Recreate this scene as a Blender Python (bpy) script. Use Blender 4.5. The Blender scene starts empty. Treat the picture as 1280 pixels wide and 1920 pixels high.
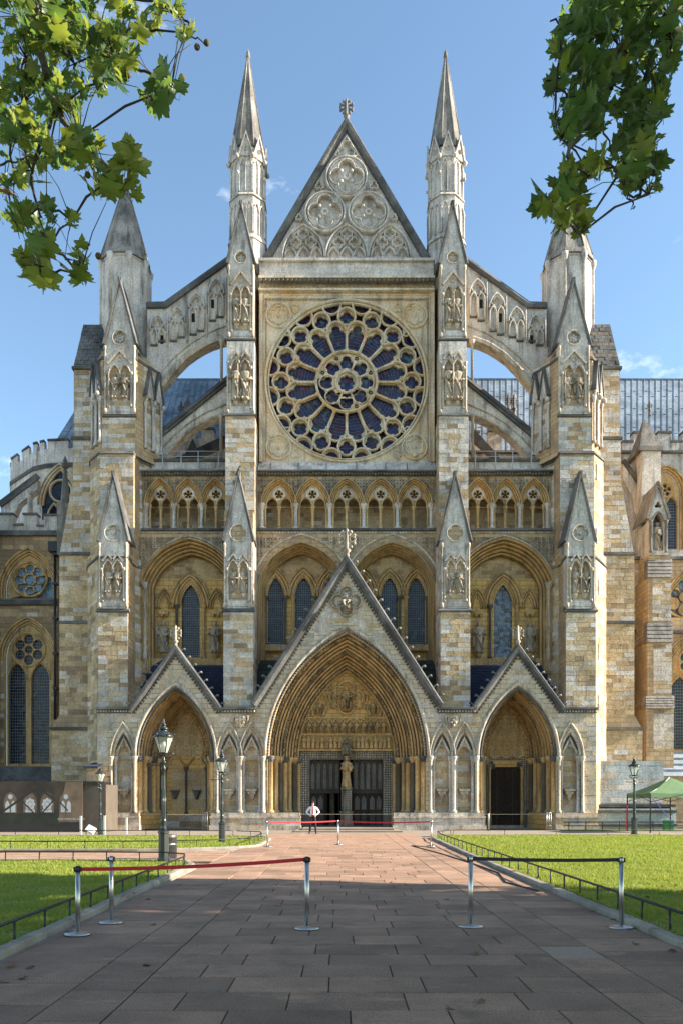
import bpy, math, random
from mathutils import Vector, Matrix
from mathutils.geometry import tessellate_polygon
random.seed(7)
R = math.radians
pi = math.pi
SC = bpy.context.scene
COL = SC.collection

# ------------------------------------------------------------------ camera, sky, sun, exposure
F, VX, HY, CH = 1450.0, 636.0, 1502.0, 1.775      # focal length in photo pixels, vanishing point, eye height
cam_d = bpy.data.cameras.new('camera')
cam = bpy.data.objects.new('camera', cam_d)
COL.objects.link(cam)
cam.location = (0, 0, CH)
cam.rotation_euler = (R(90), 0, 0)
cam_d.sensor_fit = 'VERTICAL'
cam_d.sensor_height = 36
cam_d.lens = F / 1920 * 36
cam_d.shift_y = (HY - 960) / 1920
cam_d.shift_x = (640 - VX) / 1920
cam_d.clip_end = 5000
SC.camera = cam

SUN_EL, SUN_BACK = 25.0, -2.5                     # sun on the right, almost in the plane of the facade
EXPOSURE = 1.6
world = bpy.data.worlds.new('World')
SC.world = world
world.use_nodes = True
nt = world.node_tree
nt.nodes.clear()
wo = nt.nodes.new('ShaderNodeOutputWorld')
bg = nt.nodes.new('ShaderNodeBackground')
sky = nt.nodes.new('ShaderNodeTexSky')
sky.sky_type = 'NISHITA'
sky.sun_disc = False
sky.sun_elevation = R(SUN_EL)
sky.sun_rotation = R(90 - SUN_BACK)
sky.air_density = 1.0
sky.dust_density = 0.3
sky.ozone_density = 1.0
bg.inputs['Strength'].default_value = 0.115
# thin broken cloud all over the dome
tc = nt.nodes.new('ShaderNodeTexCoord')
mp = nt.nodes.new('ShaderNodeMapping')
mp.inputs['Scale'].default_value = (1.0, 1.0, 2.4)
mp.inputs['Location'].default_value = (2.64, 0.29, 0.41)
nz = nt.nodes.new('ShaderNodeTexNoise')
nz.inputs['Scale'].default_value = 5.0
nz.inputs['Detail'].default_value = 9
nz.inputs['Roughness'].default_value = 0.6
cr = nt.nodes.new('ShaderNodeValToRGB')
cr.color_ramp.elements[0].position = 0.605
cr.color_ramp.elements[1].position = 0.78
mxs = nt.nodes.new('ShaderNodeMix')
mxs.data_type = 'RGBA'
L = nt.links.new
L(tc.outputs['Generated'], mp.inputs['Vector'])
L(mp.outputs['Vector'], nz.inputs['Vector'])
L(nz.outputs['Fac'], cr.inputs['Fac'])
L(cr.outputs['Color'], mxs.inputs[0])
tint = nt.nodes.new('ShaderNodeMix'); tint.data_type = 'RGBA'; tint.blend_type = 'MULTIPLY'; tint.inputs[0].default_value = 1
tint.inputs[7].default_value = (0.84, 0.91, 0.90, 1)
L(sky.outputs['Color'], tint.inputs[6]); L(tint.outputs[2], mxs.inputs[6])
mxs.inputs[7].default_value = (5.2, 5.3, 5.6, 1)
L(mxs.outputs[2], bg.inputs['Color'])
L(bg.outputs['Background'], wo.inputs['Surface'])

sun_d = bpy.data.lights.new('sun', 'SUN')
sun_d.energy = 5.0
sun_d.angle = R(0.55)
sun_d.color = (1.0, 0.89, 0.74)
sun = bpy.data.objects.new('sun', sun_d)
COL.objects.link(sun)
sdir = Vector((math.cos(R(SUN_EL)) * math.cos(R(SUN_BACK)), math.cos(R(SUN_EL)) * math.sin(R(SUN_BACK)), math.sin(R(SUN_EL))))
sun.rotation_euler = sdir.to_track_quat('Z', 'Y').to_euler()
sun.location = (60, 20, 60)
vs = SC.view_settings
vs.view_transform = 'Standard'
vs.look = 'None'
vs.gamma = 1
vs.use_curve_mapping = False
vs.exposure = EXPOSURE

# ------------------------------------------------------------------ measuring: photo pixels at a distance D in metres
def X(p, D): return (p - VX) * D / F
def Z(p, D): return CH + (HY - p) * D / F
def W(pts, D): return [(X(a, D), Z(b, D)) for a, b in pts]
def mir(pts): return [(1300 - a, b) for a, b in reversed(pts)]

# ------------------------------------------------------------------ mesh builder
class MB:
    def __init__(s): s.v, s.f, s.m, s.s = [], [], [], []
    def add(s, vs, fs, m=0, sm=False):
        b = len(s.v)
        s.v.extend(vs)
        for f in fs:
            s.f.append([b + i for i in f]); s.m.append(m); s.s.append(sm)
    def box(s, x0, x1, y0, y1, z0, z1, m=0):
        s.add([(x0,y0,z0),(x1,y0,z0),(x1,y1,z0),(x0,y1,z0),(x0,y0,z1),(x1,y0,z1),(x1,y1,z1),(x0,y1,z1)],
              [(0,1,5,4),(1,2,6,5),(2,3,7,6),(3,0,4,7),(4,5,6,7),(3,2,1,0)], m)
    def prism(s, poly, y0, y1, m=0, back=True):           # polygon in x,z pushed along y
        n = len(poly)
        v = [(x, y0, z) for x, z in poly] + [(x, y1, z) for x, z in poly]
        f = [tuple(range(n))] + [(i, (i+1) % n, n + (i+1) % n, n + i) for i in range(n)]
        if back: f.append(tuple(range(2*n-1, n-1, -1)))
        s.add(v, f, m)
    def plan(s, poly, z0, z1, m=0, top=None):             # polygon in x,y pushed up; top may be another polygon
        n = len(poly)
        t = top or poly
        v = [(x, y, z0) for x, y in poly] + [(x, y, z1) for x, y in t]
        s.add(v, [tuple(range(n-1, -1, -1)), tuple(range(n, 2*n))] + [(i, (i+1) % n, n + (i+1) % n, n + i) for i in range(n)], m)
    def plate(s, outer, holes, y0, y1, m=0, mh=None):     # face with openings, and their reveals
        loops = [outer] + holes
        tri = tessellate_polygon([[Vector((x, z, 0)) for x, z in l] for l in loops])
        flat = [p for l in loops for p in l]
        s.add([(x, y0, z) for x, z in flat], [tuple(t) for t in tri], m)
        for k, l in enumerate(loops):
            n = len(l)
            s.add([(x, y0, z) for x, z in l] + [(x, y1, z) for x, z in l],
                  [(i, (i+1) % n, n + (i+1) % n, n + i) for i in range(n)], m if (mh is None or k == 0) else mh)
    def sweep(s, path, prof, y0, closed=False, m=0, sm=False, cap=True):
        n, k = len(path), len(prof)
        v = []
        for i, (x, z) in enumerate(path):
            a = path[i-1] if (i > 0 or closed) else path[i]
            b = path[(i+1) % n] if (i < n-1 or closed) else path[i]
            d1 = Vector((x - a[0], z - a[1])); d2 = Vector((b[0] - x, b[1] - z))
            if d1.length < 1e-9: d1 = d2
            if d2.length < 1e-9: d2 = d1
            d1.normalize(); d2.normalize()
            n1 = Vector((-d1.y, d1.x)); n2 = Vector((-d2.y, d2.x))
            nn = n1 + n2
            if nn.length < 1e-6: nn = n1.copy()
            nn.normalize()
            c = max(0.45, nn.dot(n1))
            for o, d in prof:
                v.append((x + nn.x * o / c, y0 + d, z + nn.y * o / c))
        f = []
        for i in range(n if closed else n-1):
            j = (i+1) % n
            for q in range(k-1):
                f.append((i*k+q, j*k+q, j*k+q+1, i*k+q+1))
        if cap and not closed and k > 2:
            f.append(tuple(range(k))); f.append(tuple((n-1)*k + q for q in range(k-1, -1, -1)))
        s.add(v, f, m, sm)
    def loft(s, rings, m=0, sm=False, closed=False, cap=False):
        k = len(rings[0]); v = [p for r in rings for p in r]; f = []
        for i in range(len(rings)-1):
            for q in range(k if closed else k-1):
                r = (q+1) % k
                f.append((i*k+q, i*k+r, (i+1)*k+r, (i+1)*k+q))
        if cap:
            f.append(tuple(range(k-1, -1, -1))); f.append(tuple((len(rings)-1)*k + q for q in range(k)))
        s.add(v, f, m, sm)
    def lathe(s, cx, cy, prof, n=10, m=0, sx=1, sy=1, sm=True, ph=0.0, fold=0, fa=0.0):
        rings = []
        for r, z in prof:
            rings.append([(cx + sx*r*math.cos(ph+2*pi*i/n)*(1+fa*math.cos(fold*2*pi*i/n)), cy + sy*r*math.sin(ph+2*pi*i/n)*(1+fa*math.cos(fold*2*pi*i/n)), z) for i in range(n)])
        s.loft(rings, m, sm, True, True)
    def tube(s, pts, rad, n=6, m=0, sm=True, cap=True):
        rings = []
        up = Vector((0.13, 0.29, 0.95))
        for i, p in enumerate(pts):
            p = Vector(p)
            a = Vector(pts[max(0, i-1)]); b = Vector(pts[min(len(pts)-1, i+1)])
            d = (b - a).normalized()
            e = d.cross(up)
            if e.length < 1e-3: e = d.cross(Vector((1, 0, 0)))
            e.normalize(); g = d.cross(e)
            r = rad[i] if isinstance(rad, (list, tuple)) else rad
            rings.append([tuple(p + e*r*math.cos(2*pi*j/n) + g*r*math.sin(2*pi*j/n)) for j in range(n)])
        s.loft(rings, m, sm, True, cap)
    def ball(s, c, r, m=0, n=6, sx=1, sy=1, sz=1, sm=True):
        pr = [(r*math.sin(pi*i/(n-1)) if 0 < i < n-1 else r*0.02, c[2] - sz*r*math.cos(pi*i/(n-1))) for i in range(n)]
        s.lathe(c[0], c[1], pr, max(5, n+1), m, sx, sy, sm)
    def xf(s, start, M):
        for i in range(start, len(s.v)):
            s.v[i] = tuple(M @ Vector(s.v[i]))
    def data(s, name, mats, org=(0, 0, 0)):
        me = bpy.data.meshes.new(name)
        ox, oy, oz = org
        me.from_pydata([(a-ox, b-oy, c-oz) for a, b, c in s.v], [], s.f)
        for m in (mats if isinstance(mats, (list, tuple)) else [mats]): me.materials.append(m)
        if s.f:
            me.polygons.foreach_set('material_index', s.m)
            me.polygons.foreach_set('use_smooth', s.s)
        me.update()
        return me

ORG = {}
def worg(o): return ORG.get(o.name, Vector((0, 0, 0))) if o else Vector((0, 0, 0))
def link(o, parent, loc):
    COL.objects.link(o)
    loc = Vector(loc)
    if parent: o.parent = parent
    o.location = loc - worg(parent)
    ORG[o.name] = loc
    return o
def build(name, mb, mats, parent=None, kind=None, label=None, cat=None, group=None, org=None):
    if not mb.v: return None
    if org is None:
        xs = [p[0] for p in mb.v]; ys = [p[1] for p in mb.v]; zs = [p[2] for p in mb.v]
        org = ((min(xs)+max(xs))/2, (min(ys)+max(ys))/2, min(zs))
    o = bpy.data.objects.new(name, mb.data(name, mats, org))
    link(o, parent, org)
    return tag(o, label, cat, group, kind)
def tag(o, label=None, cat=None, group=None, kind=None):
    if label: o['label'] = label
    if cat: o['category'] = cat
    if group: o['group'] = group
    if kind: o['kind'] = kind
    return o
def empty(name, loc, label=None, cat=None, group=None, kind=None):
    o = bpy.data.objects.new(name, None)
    o.empty_display_size = 0.3
    link(o, None, loc)
    return tag(o, label, cat, group, kind)
def inst(name, me, loc, parent=None, rot=(0, 0, 0), scale=(1, 1, 1)):
    o = bpy.data.objects.new(name, me)
    link(o, parent, loc)
    o.rotation_euler = rot
    o.scale = scale
    return o
def copy_tree(o, parent=None):
    c = o.copy()
    COL.objects.link(c)
    if parent: c.parent = parent
    for ch in o.children: copy_tree(ch, c)
    return c

# ------------------------------------------------------------------ curves used all over the building
def arch(xl, xr, zs, za, n=10):
    a = (xr - xl) / 2; h = za - zs; xc = (xl + xr) / 2
    out = []
    if h >= a:
        r = (a*a + h*h) / (2*a)
        th = math.asin(min(1, h / r)) if r - a >= 0 else pi/2
        out = [(xl + r - r*math.cos(th*i/n), zs + r*math.sin(th*i/n)) for i in range(n+1)]
    else:
        c = math.hypot(a, h); sag = 0.15 * c
        nx, nz = -h / c, a / c
        for i in range(n+1):
            t = i / n
            k = 4 * t * (1-t) * sag
            out.append((xl + a*t + nx*k, zs + h*t + nz*k))
    return out + [(2*xc - x, z) for x, z in reversed(out[:-1])]
def opening(xl, xr, zs, za, zb, n=8):                     # an arched hole closed at the sill
    return [(xl, zb)] + arch(xl, xr, zs, za, n) + [(xr, zb)]
def circle(cx, cz, r, n=32, a0=0.0):
    return [(cx + r*math.cos(a0 + 2*pi*i/n), cz + r*math.sin(a0 + 2*pi*i/n)) for i in range(n)]
def foil_r(t, n, c, q, ph):
    best = 0
    for k in range(n):
        d = t - ph - 2*pi*k/n
        s = q*q - (c*math.sin(d))**2
        if s >= 0: best = max(best, c*math.cos(d) + math.sqrt(s))
    return max(best, c*0.35)
def foil(cx, cz, n, c, q, ph=pi/2, seg=48):
    return [(cx + foil_r(2*pi*i/seg, n, c, q, ph)*math.cos(2*pi*i/seg), cz + foil_r(2*pi*i/seg, n, c, q, ph)*math.sin(2*pi*i/seg)) for i in range(seg)]
def foil_plate(mb, cx, cz, Ro, n, c, q, ph, y0, y1, m=0, seg=48):
    mb.plate(circle(cx, cz, Ro, seg), [foil(cx, cz, n, c, q, ph, seg)], y0, y1, m)
def roll(w, h, n=5): return [(-w/2*math.cos(pi*i/n), -h*math.sin(pi*i/n)) for i in range(n+1)]
def block(w, h): return [(-w/2, 0), (-w/2, -h), (w/2, -h), (w/2, 0)]
def ring(mb, cx, cz, r, w, h, y, m=0, n=36): mb.sweep(circle(cx, cz, r, n), roll(w, h), y, True, m, True)

# ------------------------------------------------------------------ materials
MATS = {}
def nmat(name):
    m = bpy.data.materials.new(name)
    m.use_nodes = True
    t = m.node_tree
    b = t.nodes['Principled BSDF']
    MATS[name] = m
    return m, t, b
def pos_noise(t, scale, detail=4, sv=None, rough=0.55):
    g = t.nodes.new('ShaderNodeNewGeometry')
    src = g.outputs['Position']
    if sv:
        mp = t.nodes.new('ShaderNodeMapping'); mp.inputs['Scale'].default_value = sv
        t.links.new(src, mp.inputs['Vector']); src = mp.outputs['Vector']
    n = t.nodes.new('ShaderNodeTexNoise')
    n.inputs['Scale'].default_value = scale; n.inputs['Detail'].default_value = detail; n.inputs['Roughness'].default_value = rough
    t.links.new(src, n.inputs['Vector'])
    return n.outputs['Fac']
def ramp(t, src, p0, p1, c0=(0,0,0,1), c1=(1,1,1,1)):
    r = t.nodes.new('ShaderNodeValToRGB')
    r.color_ramp.elements[0].position = p0; r.color_ramp.elements[1].position = p1
    r.color_ramp.elements[0].color = c0; r.color_ramp.elements[1].color = c1
    t.links.new(src, r.inputs['Fac'])
    return r.outputs['Color']
def mix(t, fac, a, b, mode='MIX'):
    n = t.nodes.new('ShaderNodeMix'); n.data_type = 'RGBA'; n.blend_type = mode
    for sock, val in ((n.inputs[0], fac), (n.inputs[6], a), (n.inputs[7], b)):
        if hasattr(val, 'links') or hasattr(val, 'is_linked'): t.links.new(val, sock)
        elif isinstance(val, (int, float)): sock.default_value = val
        else: sock.default_value = (*val[:3], 1)
    return n.outputs[2]
def bump(t, b, src, strength=0.4, dist=0.02):
    n = t.nodes.new('ShaderNodeBump'); n.inputs['Strength'].default_value = strength; n.inputs['Distance'].default_value = dist
    t.links.new(src, n.inputs['Height']); t.links.new(n.outputs['Normal'], b.inputs['Normal'])
def stone(name, c, grime=(0.05, 0.045, 0.04), ga=0.6, g0=0.50, g1=0.72, var=0.42, bs=0.9, second=None, s0=0.42, s1=0.62):
    warm = lambda q: (min(.85, q[0]*1.03), q[1]*1.01, q[2]*.98) if q and q[0] > q[2]*1.4 and q[0] > .3 else q
    c, second = warm(c), warm(second)
    m, t, b = nmat(name)
    col = mix(t, ramp(t, pos_noise(t, 0.7, 5), 0.35, 0.7), c, tuple(x*(1-var) for x in c))
    if second: col = mix(t, ramp(t, pos_noise(t, 0.45, 6, rough=0.65), s0, s1), col, second)
    fine = pos_noise(t, 9, 6, rough=0.7)
    col = mix(t, 0.55, col, ramp(t, fine, 0.3, 0.7, (0.3,0.3,0.3,1), (1.6,1.6,1.6,1)), 'MULTIPLY')
    st = ramp(t, pos_noise(t, 1.0, 6, (2.6, 2.6, 0.35), 0.68), g0, g1, (0,0,0,1), (ga,ga,ga,1))
    col = mix(t, st, col, grime)
    t.links.new(col, b.inputs['Base Color'])
    b.inputs['Roughness'].default_value = 0.92
    bump(t, b, fine, bs, 0.04)
    return m
def masonry(name, c1, c2, mortar, bw=0.72, rh=0.3, ga=0.4, third=None):
    warm = lambda q: (min(.85, q[0]*1.03), q[1]*1.01, q[2]*.98)
    c1, c2 = warm(c1), warm(c2)
    m, t, b = nmat(name)
    g = t.nodes.new('ShaderNodeNewGeometry')
    sp = t.nodes.new('ShaderNodeSeparateXYZ'); t.links.new(g.outputs['Position'], sp.inputs[0])
    ad = t.nodes.new('ShaderNodeMath'); ad.operation = 'ADD'
    t.links.new(sp.outputs['X'], ad.inputs[0]); t.links.new(sp.outputs['Y'], ad.inputs[1])
    cb = t.nodes.new('ShaderNodeCombineXYZ'); t.links.new(ad.outputs[0], cb.inputs['X']); t.links.new(sp.outputs['Z'], cb.inputs['Y'])
    br = t.nodes.new('ShaderNodeTexBrick')
    br.inputs['Scale'].default_value = 1.0; br.inputs['Brick Width'].default_value = bw; br.inputs['Row Height'].default_value = rh
    br.inputs['Mortar Size'].default_value = 0.014; br.inputs['Mortar Smooth'].default_value = 0.2; br.inputs['Bias'].default_value = -0.1
    br.inputs['Color1'].default_value = (*c1, 1); br.inputs['Color2'].default_value = (*c2, 1); br.inputs['Mortar'].default_value = (*mortar, 1)
    t.links.new(cb.outputs[0], br.inputs['Vector'])
    col = br.outputs['Color']
    if third: col = mix(t, ramp(t, pos_noise(t, 0.5, 6, rough=0.7), 0.45, 0.62), col, third)
    fine = pos_noise(t, 8, 6, rough=0.7)
    col = mix(t, 0.6, col, ramp(t, fine, 0.25, 0.75, (0.5,0.5,0.5,1), (1.3,1.3,1.3,1)), 'MULTIPLY')
    st = ramp(t, pos_noise(t, 1.0, 6, (2.2, 2.2, 0.4), 0.68), 0.5, 0.8, (0,0,0,1), (ga,ga,ga,1))
    col = mix(t, st, col, (0.07, 0.06, 0.05))
    t.links.new(col, b.inputs['Base Color'])
    b.inputs['Roughness'].default_value = 0.92
    h = mix(t, 0.25, ramp(t, br.outputs['Fac'], 0, 1, (1,1,1,1), (0,0,0,1)), fine)
    bump(t, b, h, 0.6, 0.03)
    return m
def plain(name, c, rough=0.6, metal=0.0, spec=None, nvar=0.0, ns=6, bs=0.0):
    m, t, b = nmat(name)
    b.inputs['Base Color'].default_value = (*c, 1)
    b.inputs['Roughness'].default_value = rough
    b.inputs['Metallic'].default_value = metal
    if nvar:
        f = pos_noise(t, ns, 5, rough=0.65)
        t.links.new(mix(t, ramp(t, f, 0.3, 0.7), tuple(x*(1-nvar) for x in c), tuple(min(1, x*(1+nvar)) for x in c)), b.inputs['Base Color'])
        if bs: bump(t, b, f, bs, 0.02)
    return m

TAN = [stone('tan_stone', (0.55, 0.41, 0.245), ga=.35), stone('ochre_stone', (0.60, 0.45, 0.265), ga=.35), stone('brown_stone', (0.39, 0.285, 0.175), ga=.4), stone('buff_stone', (0.67, 0.55, 0.395), ga=.35)]
PAL = [stone('pale_stone', (0.70, 0.62, 0.525), ga=0.4), stone('white_stone', (0.76, 0.70, 0.625), ga=0.3), stone('grey_stone', (0.58, 0.52, 0.45), ga=0.55)]
STN = TAN + PAL
M_WALL = masonry('tan_masonry', (0.58, 0.43, 0.26), (0.43, 0.31, 0.18), (0.15, 0.11, 0.07), third=(0.33, 0.24, 0.15))
M_GOLD = masonry('golden_masonry', (0.70, 0.47, 0.18), (0.60, 0.39, 0.15), (0.24, 0.15, 0.065), ga=0.3)
M_CREAM = masonry('cream_masonry', (0.67, 0.57, 0.43), (0.58, 0.47, 0.32), (0.22, 0.16, 0.1), ga=.5)
M_ASH = stone('carved_limestone', (0.69, 0.61, 0.51), ga=0.75, g0=0.47, g1=0.68, second=(0.52, 0.42, 0.30))
M_PALE = stone('pale_limestone', (0.73, 0.67, 0.60), ga=0.75, g0=0.49, g1=0.70, second=(0.50, 0.455, 0.40), s0=.5, s1=.66)
M_MOLD = stone('golden_moulding', (0.67, 0.47, 0.23), ga=0.7, g0=0.47, g1=0.7, second=(0.54, 0.35, 0.15))
M_ROSE = stone('rose_tracery_stone', (0.80, 0.71, 0.55), ga=0.6, second=(0.64, 0.48, 0.29))
M_DARK = stone('blackened_stone', (0.085, 0.085, 0.085), ga=0.4, second=(0.17, 0.165, 0.155))
M_SPIRE = stone('weathered_spire_stone', (0.36, 0.33, 0.29), ga=0.75, g0=0.44, g1=0.66, second=(0.16, 0.15, 0.14))
M_STAT = stone('statue_stone', (0.52, 0.44, 0.34), ga=0.7, g0=0.47, g1=0.68)
M_DIAP = stone('diaper_stone', (0.58, 0.49, 0.37), ga=0.75, g0=0.45, g1=0.66, second=(0.36, 0.27, 0.16))
M_LEAD = stone('lead_roof', (0.17, 0.225, 0.285), ga=0.5, second=(0.25, 0.31, 0.37), bs=0.3)
M_SLATE = stone('blue_slate', (0.028, 0.038, 0.075), ga=0.2, bs=0.3)
M_GSLATE = stone('mossy_slate', (0.05, 0.058, 0.05), ga=0.4, bs=0.4)
M_PURB = stone('dark_shaft_marble', (0.13, 0.12, 0.10), ga=0.3)
M_TRELLIS = stone('dark_carved_stone', (0.20, 0.17, 0.13), ga=0.6)
M_SOOT = stone('sooty_stone', (0.05, 0.05, 0.048), ga=.3, second=(0.13, .13, .12))
M_BLUEW = stone('bluish_ashlar', (0.50, 0.54, 0.55), ga=0.4, g0=0.5, g1=0.75)
M_BLACK = plain('black_iron', (0.012, 0.012, 0.013), 0.45)
M_VOID = plain('dark_interior', (0.008, 0.007, 0.006), 0.9)
M_WOOD = stone('dark_oak', (0.045, 0.028, 0.018), ga=0.3, bs=0.3)
M_WOODG = stone('greyed_oak', (0.075, 0.066, 0.055), ga=0.6, g0=0.45, g1=0.7, bs=0.3)
M_LEADCAME = plain('window_lead', (0.19, 0.205, 0.22), 0.6, 0.0)
def glass_mat(name, c, rough=0.12, var=0.6, cell=5.0, cols=None):
    m, t, b = nmat(name)
    g = t.nodes.new('ShaderNodeNewGeometry')
    v = t.nodes.new('ShaderNodeTexVoronoi'); v.inputs['Scale'].default_value = cell
    t.links.new(g.outputs['Position'], v.inputs['Vector'])
    sp = t.nodes.new('ShaderNodeSeparateColor'); t.links.new(v.outputs['Color'], sp.inputs[0])
    if cols:
        r = t.nodes.new('ShaderNodeValToRGB'); r.color_ramp.interpolation = 'CONSTANT'
        els = r.color_ramp.elements
        while len(els) < len(cols): els.new(0.5)
        for i, cc in enumerate(cols): els[i].position = i / len(cols); els[i].color = (*cc, 1)
        t.links.new(sp.outputs[0], r.inputs['Fac']); col = r.outputs['Color']
    else:
        col = ramp(t, sp.outputs[0], 0.1, 0.9, (*[x*(1-var) for x in c], 1), (*[x*(1+var) for x in c], 1))
    t.links.new(col, b.inputs['Base Color'])
    b.inputs['Roughness'].default_value = rough
    rr = ramp(t, sp.outputs[1], 0, 1, (0.08,0.08,0.08,1), (0.35,0.35,0.35,1)); t.links.new(rr, b.inputs['Roughness'])
    vm = t.nodes.new('ShaderNodeVectorMath'); vm.operation = 'SUBTRACT'; vm.inputs[1].default_value = (0.5, 0.5, 0.5)
    t.links.new(v.outputs['Color'], vm.inputs[0])
    sc = t.nodes.new('ShaderNodeVectorMath'); sc.operation = 'SCALE'; sc.inputs['Scale'].default_value = 0.10
    t.links.new(vm.outputs[0], sc.inputs[0])
    b.inputs['Specular IOR Level'].default_value = 0.32
    ad = t.nodes.new('ShaderNodeVectorMath'); ad.operation = 'ADD'
    t.links.new(g.outputs['Normal'], ad.inputs[0]); t.links.new(sc.outputs[0], ad.inputs[1])
    t.links.new(ad.outputs[0], b.inputs['Normal'])
    return m
M_STAIN = glass_mat('stained_glass', (0.02, 0.02, 0.05), cell=4.5, cols=[(0.015,0.016,0.06),(0.03,0.036,0.13),(0.06,0.016,0.04),(0.02,0.045,0.075),(0.04,0.028,0.09),(0.09,0.03,0.045),(0.012,0.012,0.04),(0.07,0.12,0.14),(0.025,0.03,0.11)])
M_GLASS = glass_mat('leaded_glass', (0.012, 0.016, 0.026), cell=4.0)
M_GLASSB = glass_mat('sky_painted_glass', (0.16, 0.20, 0.25), cell=4.5, var=.8)  # lighter copy of the leaded glass, sky reflection put into its base colour
# ------------------------------------------------------------------ squared stones laid on a wall face
STONES = {}                                               # thing name -> list of stone records
def clip_poly(sub, clip):
    out = sub
    n = len(clip)
    for i in range(n):
        ax, az = clip[i]; bx, bz = clip[(i+1) % n]
        inp, out = out, []
        if not inp: return []
        for j in range(len(inp)):
            p, q = inp[j], inp[(j+1) % len(inp)]
            sp = (bx-ax)*(p[1]-az) - (bz-az)*(p[0]-ax); sq = (bx-ax)*(q[1]-az) - (bz-az)*(q[0]-ax)
            if sp >= 0: out.append(p)
            if (sp >= 0) != (sq >= 0):
                k = sp / (sp - sq); out.append((p[0] + (q[0]-p[0])*k, p[1] + (q[1]-p[1])*k))
    return out
def inside(p, poly):
    r = False; j = len(poly) - 1
    for i in range(len(poly)):
        a, b = poly[i], poly[j]
        if (a[1] > p[1]) != (b[1] > p[1]) and p[0] < (b[0]-a[0])*(p[1]-a[1])/(b[1]-a[1]) + a[0]: r = not r
        j = i
    return r
def area2(p): return abs(sum(p[i][0]*p[(i+1) % len(p)][1] - p[(i+1) % len(p)][0]*p[i][1] for i in range(len(p)))) / 2
def ashlar(thing, parent, poly, O, U, N, holes=(), convex=True, ch=0.3, ln=(0.45, 1.0), pale=0.15, quoin=0.7, tan=(0,1,1,2,3), pals=(4,5,6,4), joint=0.011, th=0.02):
    O, U, N = Vector(O), Vector(U), Vector(N)
    if convex:
        a = sum(poly[i][0]*poly[(i+1) % len(poly)][1] - poly[(i+1) % len(poly)][0]*poly[i][1] for i in range(len(poly)))
        if a < 0: poly = list(reversed(poly))
    zs = [p[1] for p in poly]
    z = min(zs)
    k = 0
    while z < max(zs) - 0.04:
        h = ch * random.choice((0.85, 1, 1, 1.12))
        h = min(h, max(zs) - z)
        zm = z + h/2                                       # the wall's run at this course
        xs = []
        for i in range(len(poly)):
            a, b = poly[i], poly[(i+1) % len(poly)]
            if (a[1] > zm) != (b[1] > zm): xs.append(a[0] + (b[0]-a[0])*(zm-a[1])/(b[1]-a[1]))
        xs.sort()
        for s in range(0, len(xs)-1, 2):
            u, ue = xs[s], xs[s+1]
            u0 = u
            while u < ue - 0.03:
                l = random.uniform(*ln) * (0.75 if (u == u0 and k % 2) else 1)
                if ue - u - l < 0.25: l = ue - u
                edge = u == u0 or u + l >= ue - 0.01
                pr = quoin if edge else pale
                mi = random.choice(pals) if random.random() < pr else random.choice(tan)
                j = joint / 2
                q = [(u+j, z+j), (u+l-j, z+j), (u+l-j, z+h-j), (u+j, z+h-j)]
                if edge and convex: q = clip_poly([(q[0][0]-(.3 if u == u0 else 0), q[0][1]), (q[1][0]+(.3 if u+l >= ue-.01 else 0), q[1][1]), (q[2][0]+(.3 if u+l >= ue-.01 else 0), q[2][1]), (q[3][0]-(.3 if u == u0 else 0), q[3][1])], poly)
                bad = len(q) < 3
                if not bad and holes:
                    pts = q + [((q[0][0]+q[2][0])/2, (q[0][1]+q[2][1])/2), ((q[0][0]+q[1][0])/2, q[0][1]), ((q[0][0]+q[1][0])/2, q[2][1])]
                    bad = any(inside(p, hl) for hl in holes for p in pts)
                if not bad and not convex:
                    bad = not all(inside(((p[0]*.98+.02*(q[0][0]+q[2][0])/2), (p[1]*.98+.02*(q[0][1]+q[2][1])/2)), poly) for p in q)
                if not bad:
                    t = th * random.uniform(0.35, 1.0)
                    fr = [O + U*a + Vector((0,0,b)) + N*t for a, b in q]
                    bk = [O + U*a + Vector((0,0,b)) - N*0.005 for a, b in q]
                    d = max(1, fr[0].y)
                    STONES.setdefault(thing, []).append((area2(q)*(F/d)**2*abs(N.y), fr, bk, mi, parent))
                u += l
        z += h; k += 1
def lay_stones(thing_name, thing, rest_parent, most=300):
    rec = sorted(STONES.get(thing_name, []), key=lambda r: -r[0])
    rest = MB()
    for i, (a, fr, bk, mi, par) in enumerate(rec):
        n = len(fr)
        vs_ = [tuple(p) for p in fr + bk]
        fs = [tuple(range(n))] + [(q, n+q, n+(q+1) % n, (q+1) % n) for q in range(n)]
        if i < most:
            b = MB(); b.add(vs_, fs, 0)
            build('stone', b, STN[mi], par)
        else: rest.add(vs_, fs, mi)
    build('stone_courses', rest, STN, rest_parent, 'stuff')

# ------------------------------------------------------------------ the transept
XC = X(650, 47.7)
T = empty('abbey_transept', (XC, 50, 0), 'tall gothic church transept front with a great rose window and three porches', 'church')
sides = ((0, lambda p: p), (1, lambda p: 1300 - p))
def mp_(pts, s): return pts if s == 0 else mir(pts)
D0 = 47.7                                                 # front of the porches
DS = 50.4                                                 # face of the wall between the piers
def frontpoly(thing, parent, px, D, **k): ashlar(thing, parent, W(px, D), (0, D, 0), (1, 0, 0), (0, -1, 0), **k)

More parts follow.
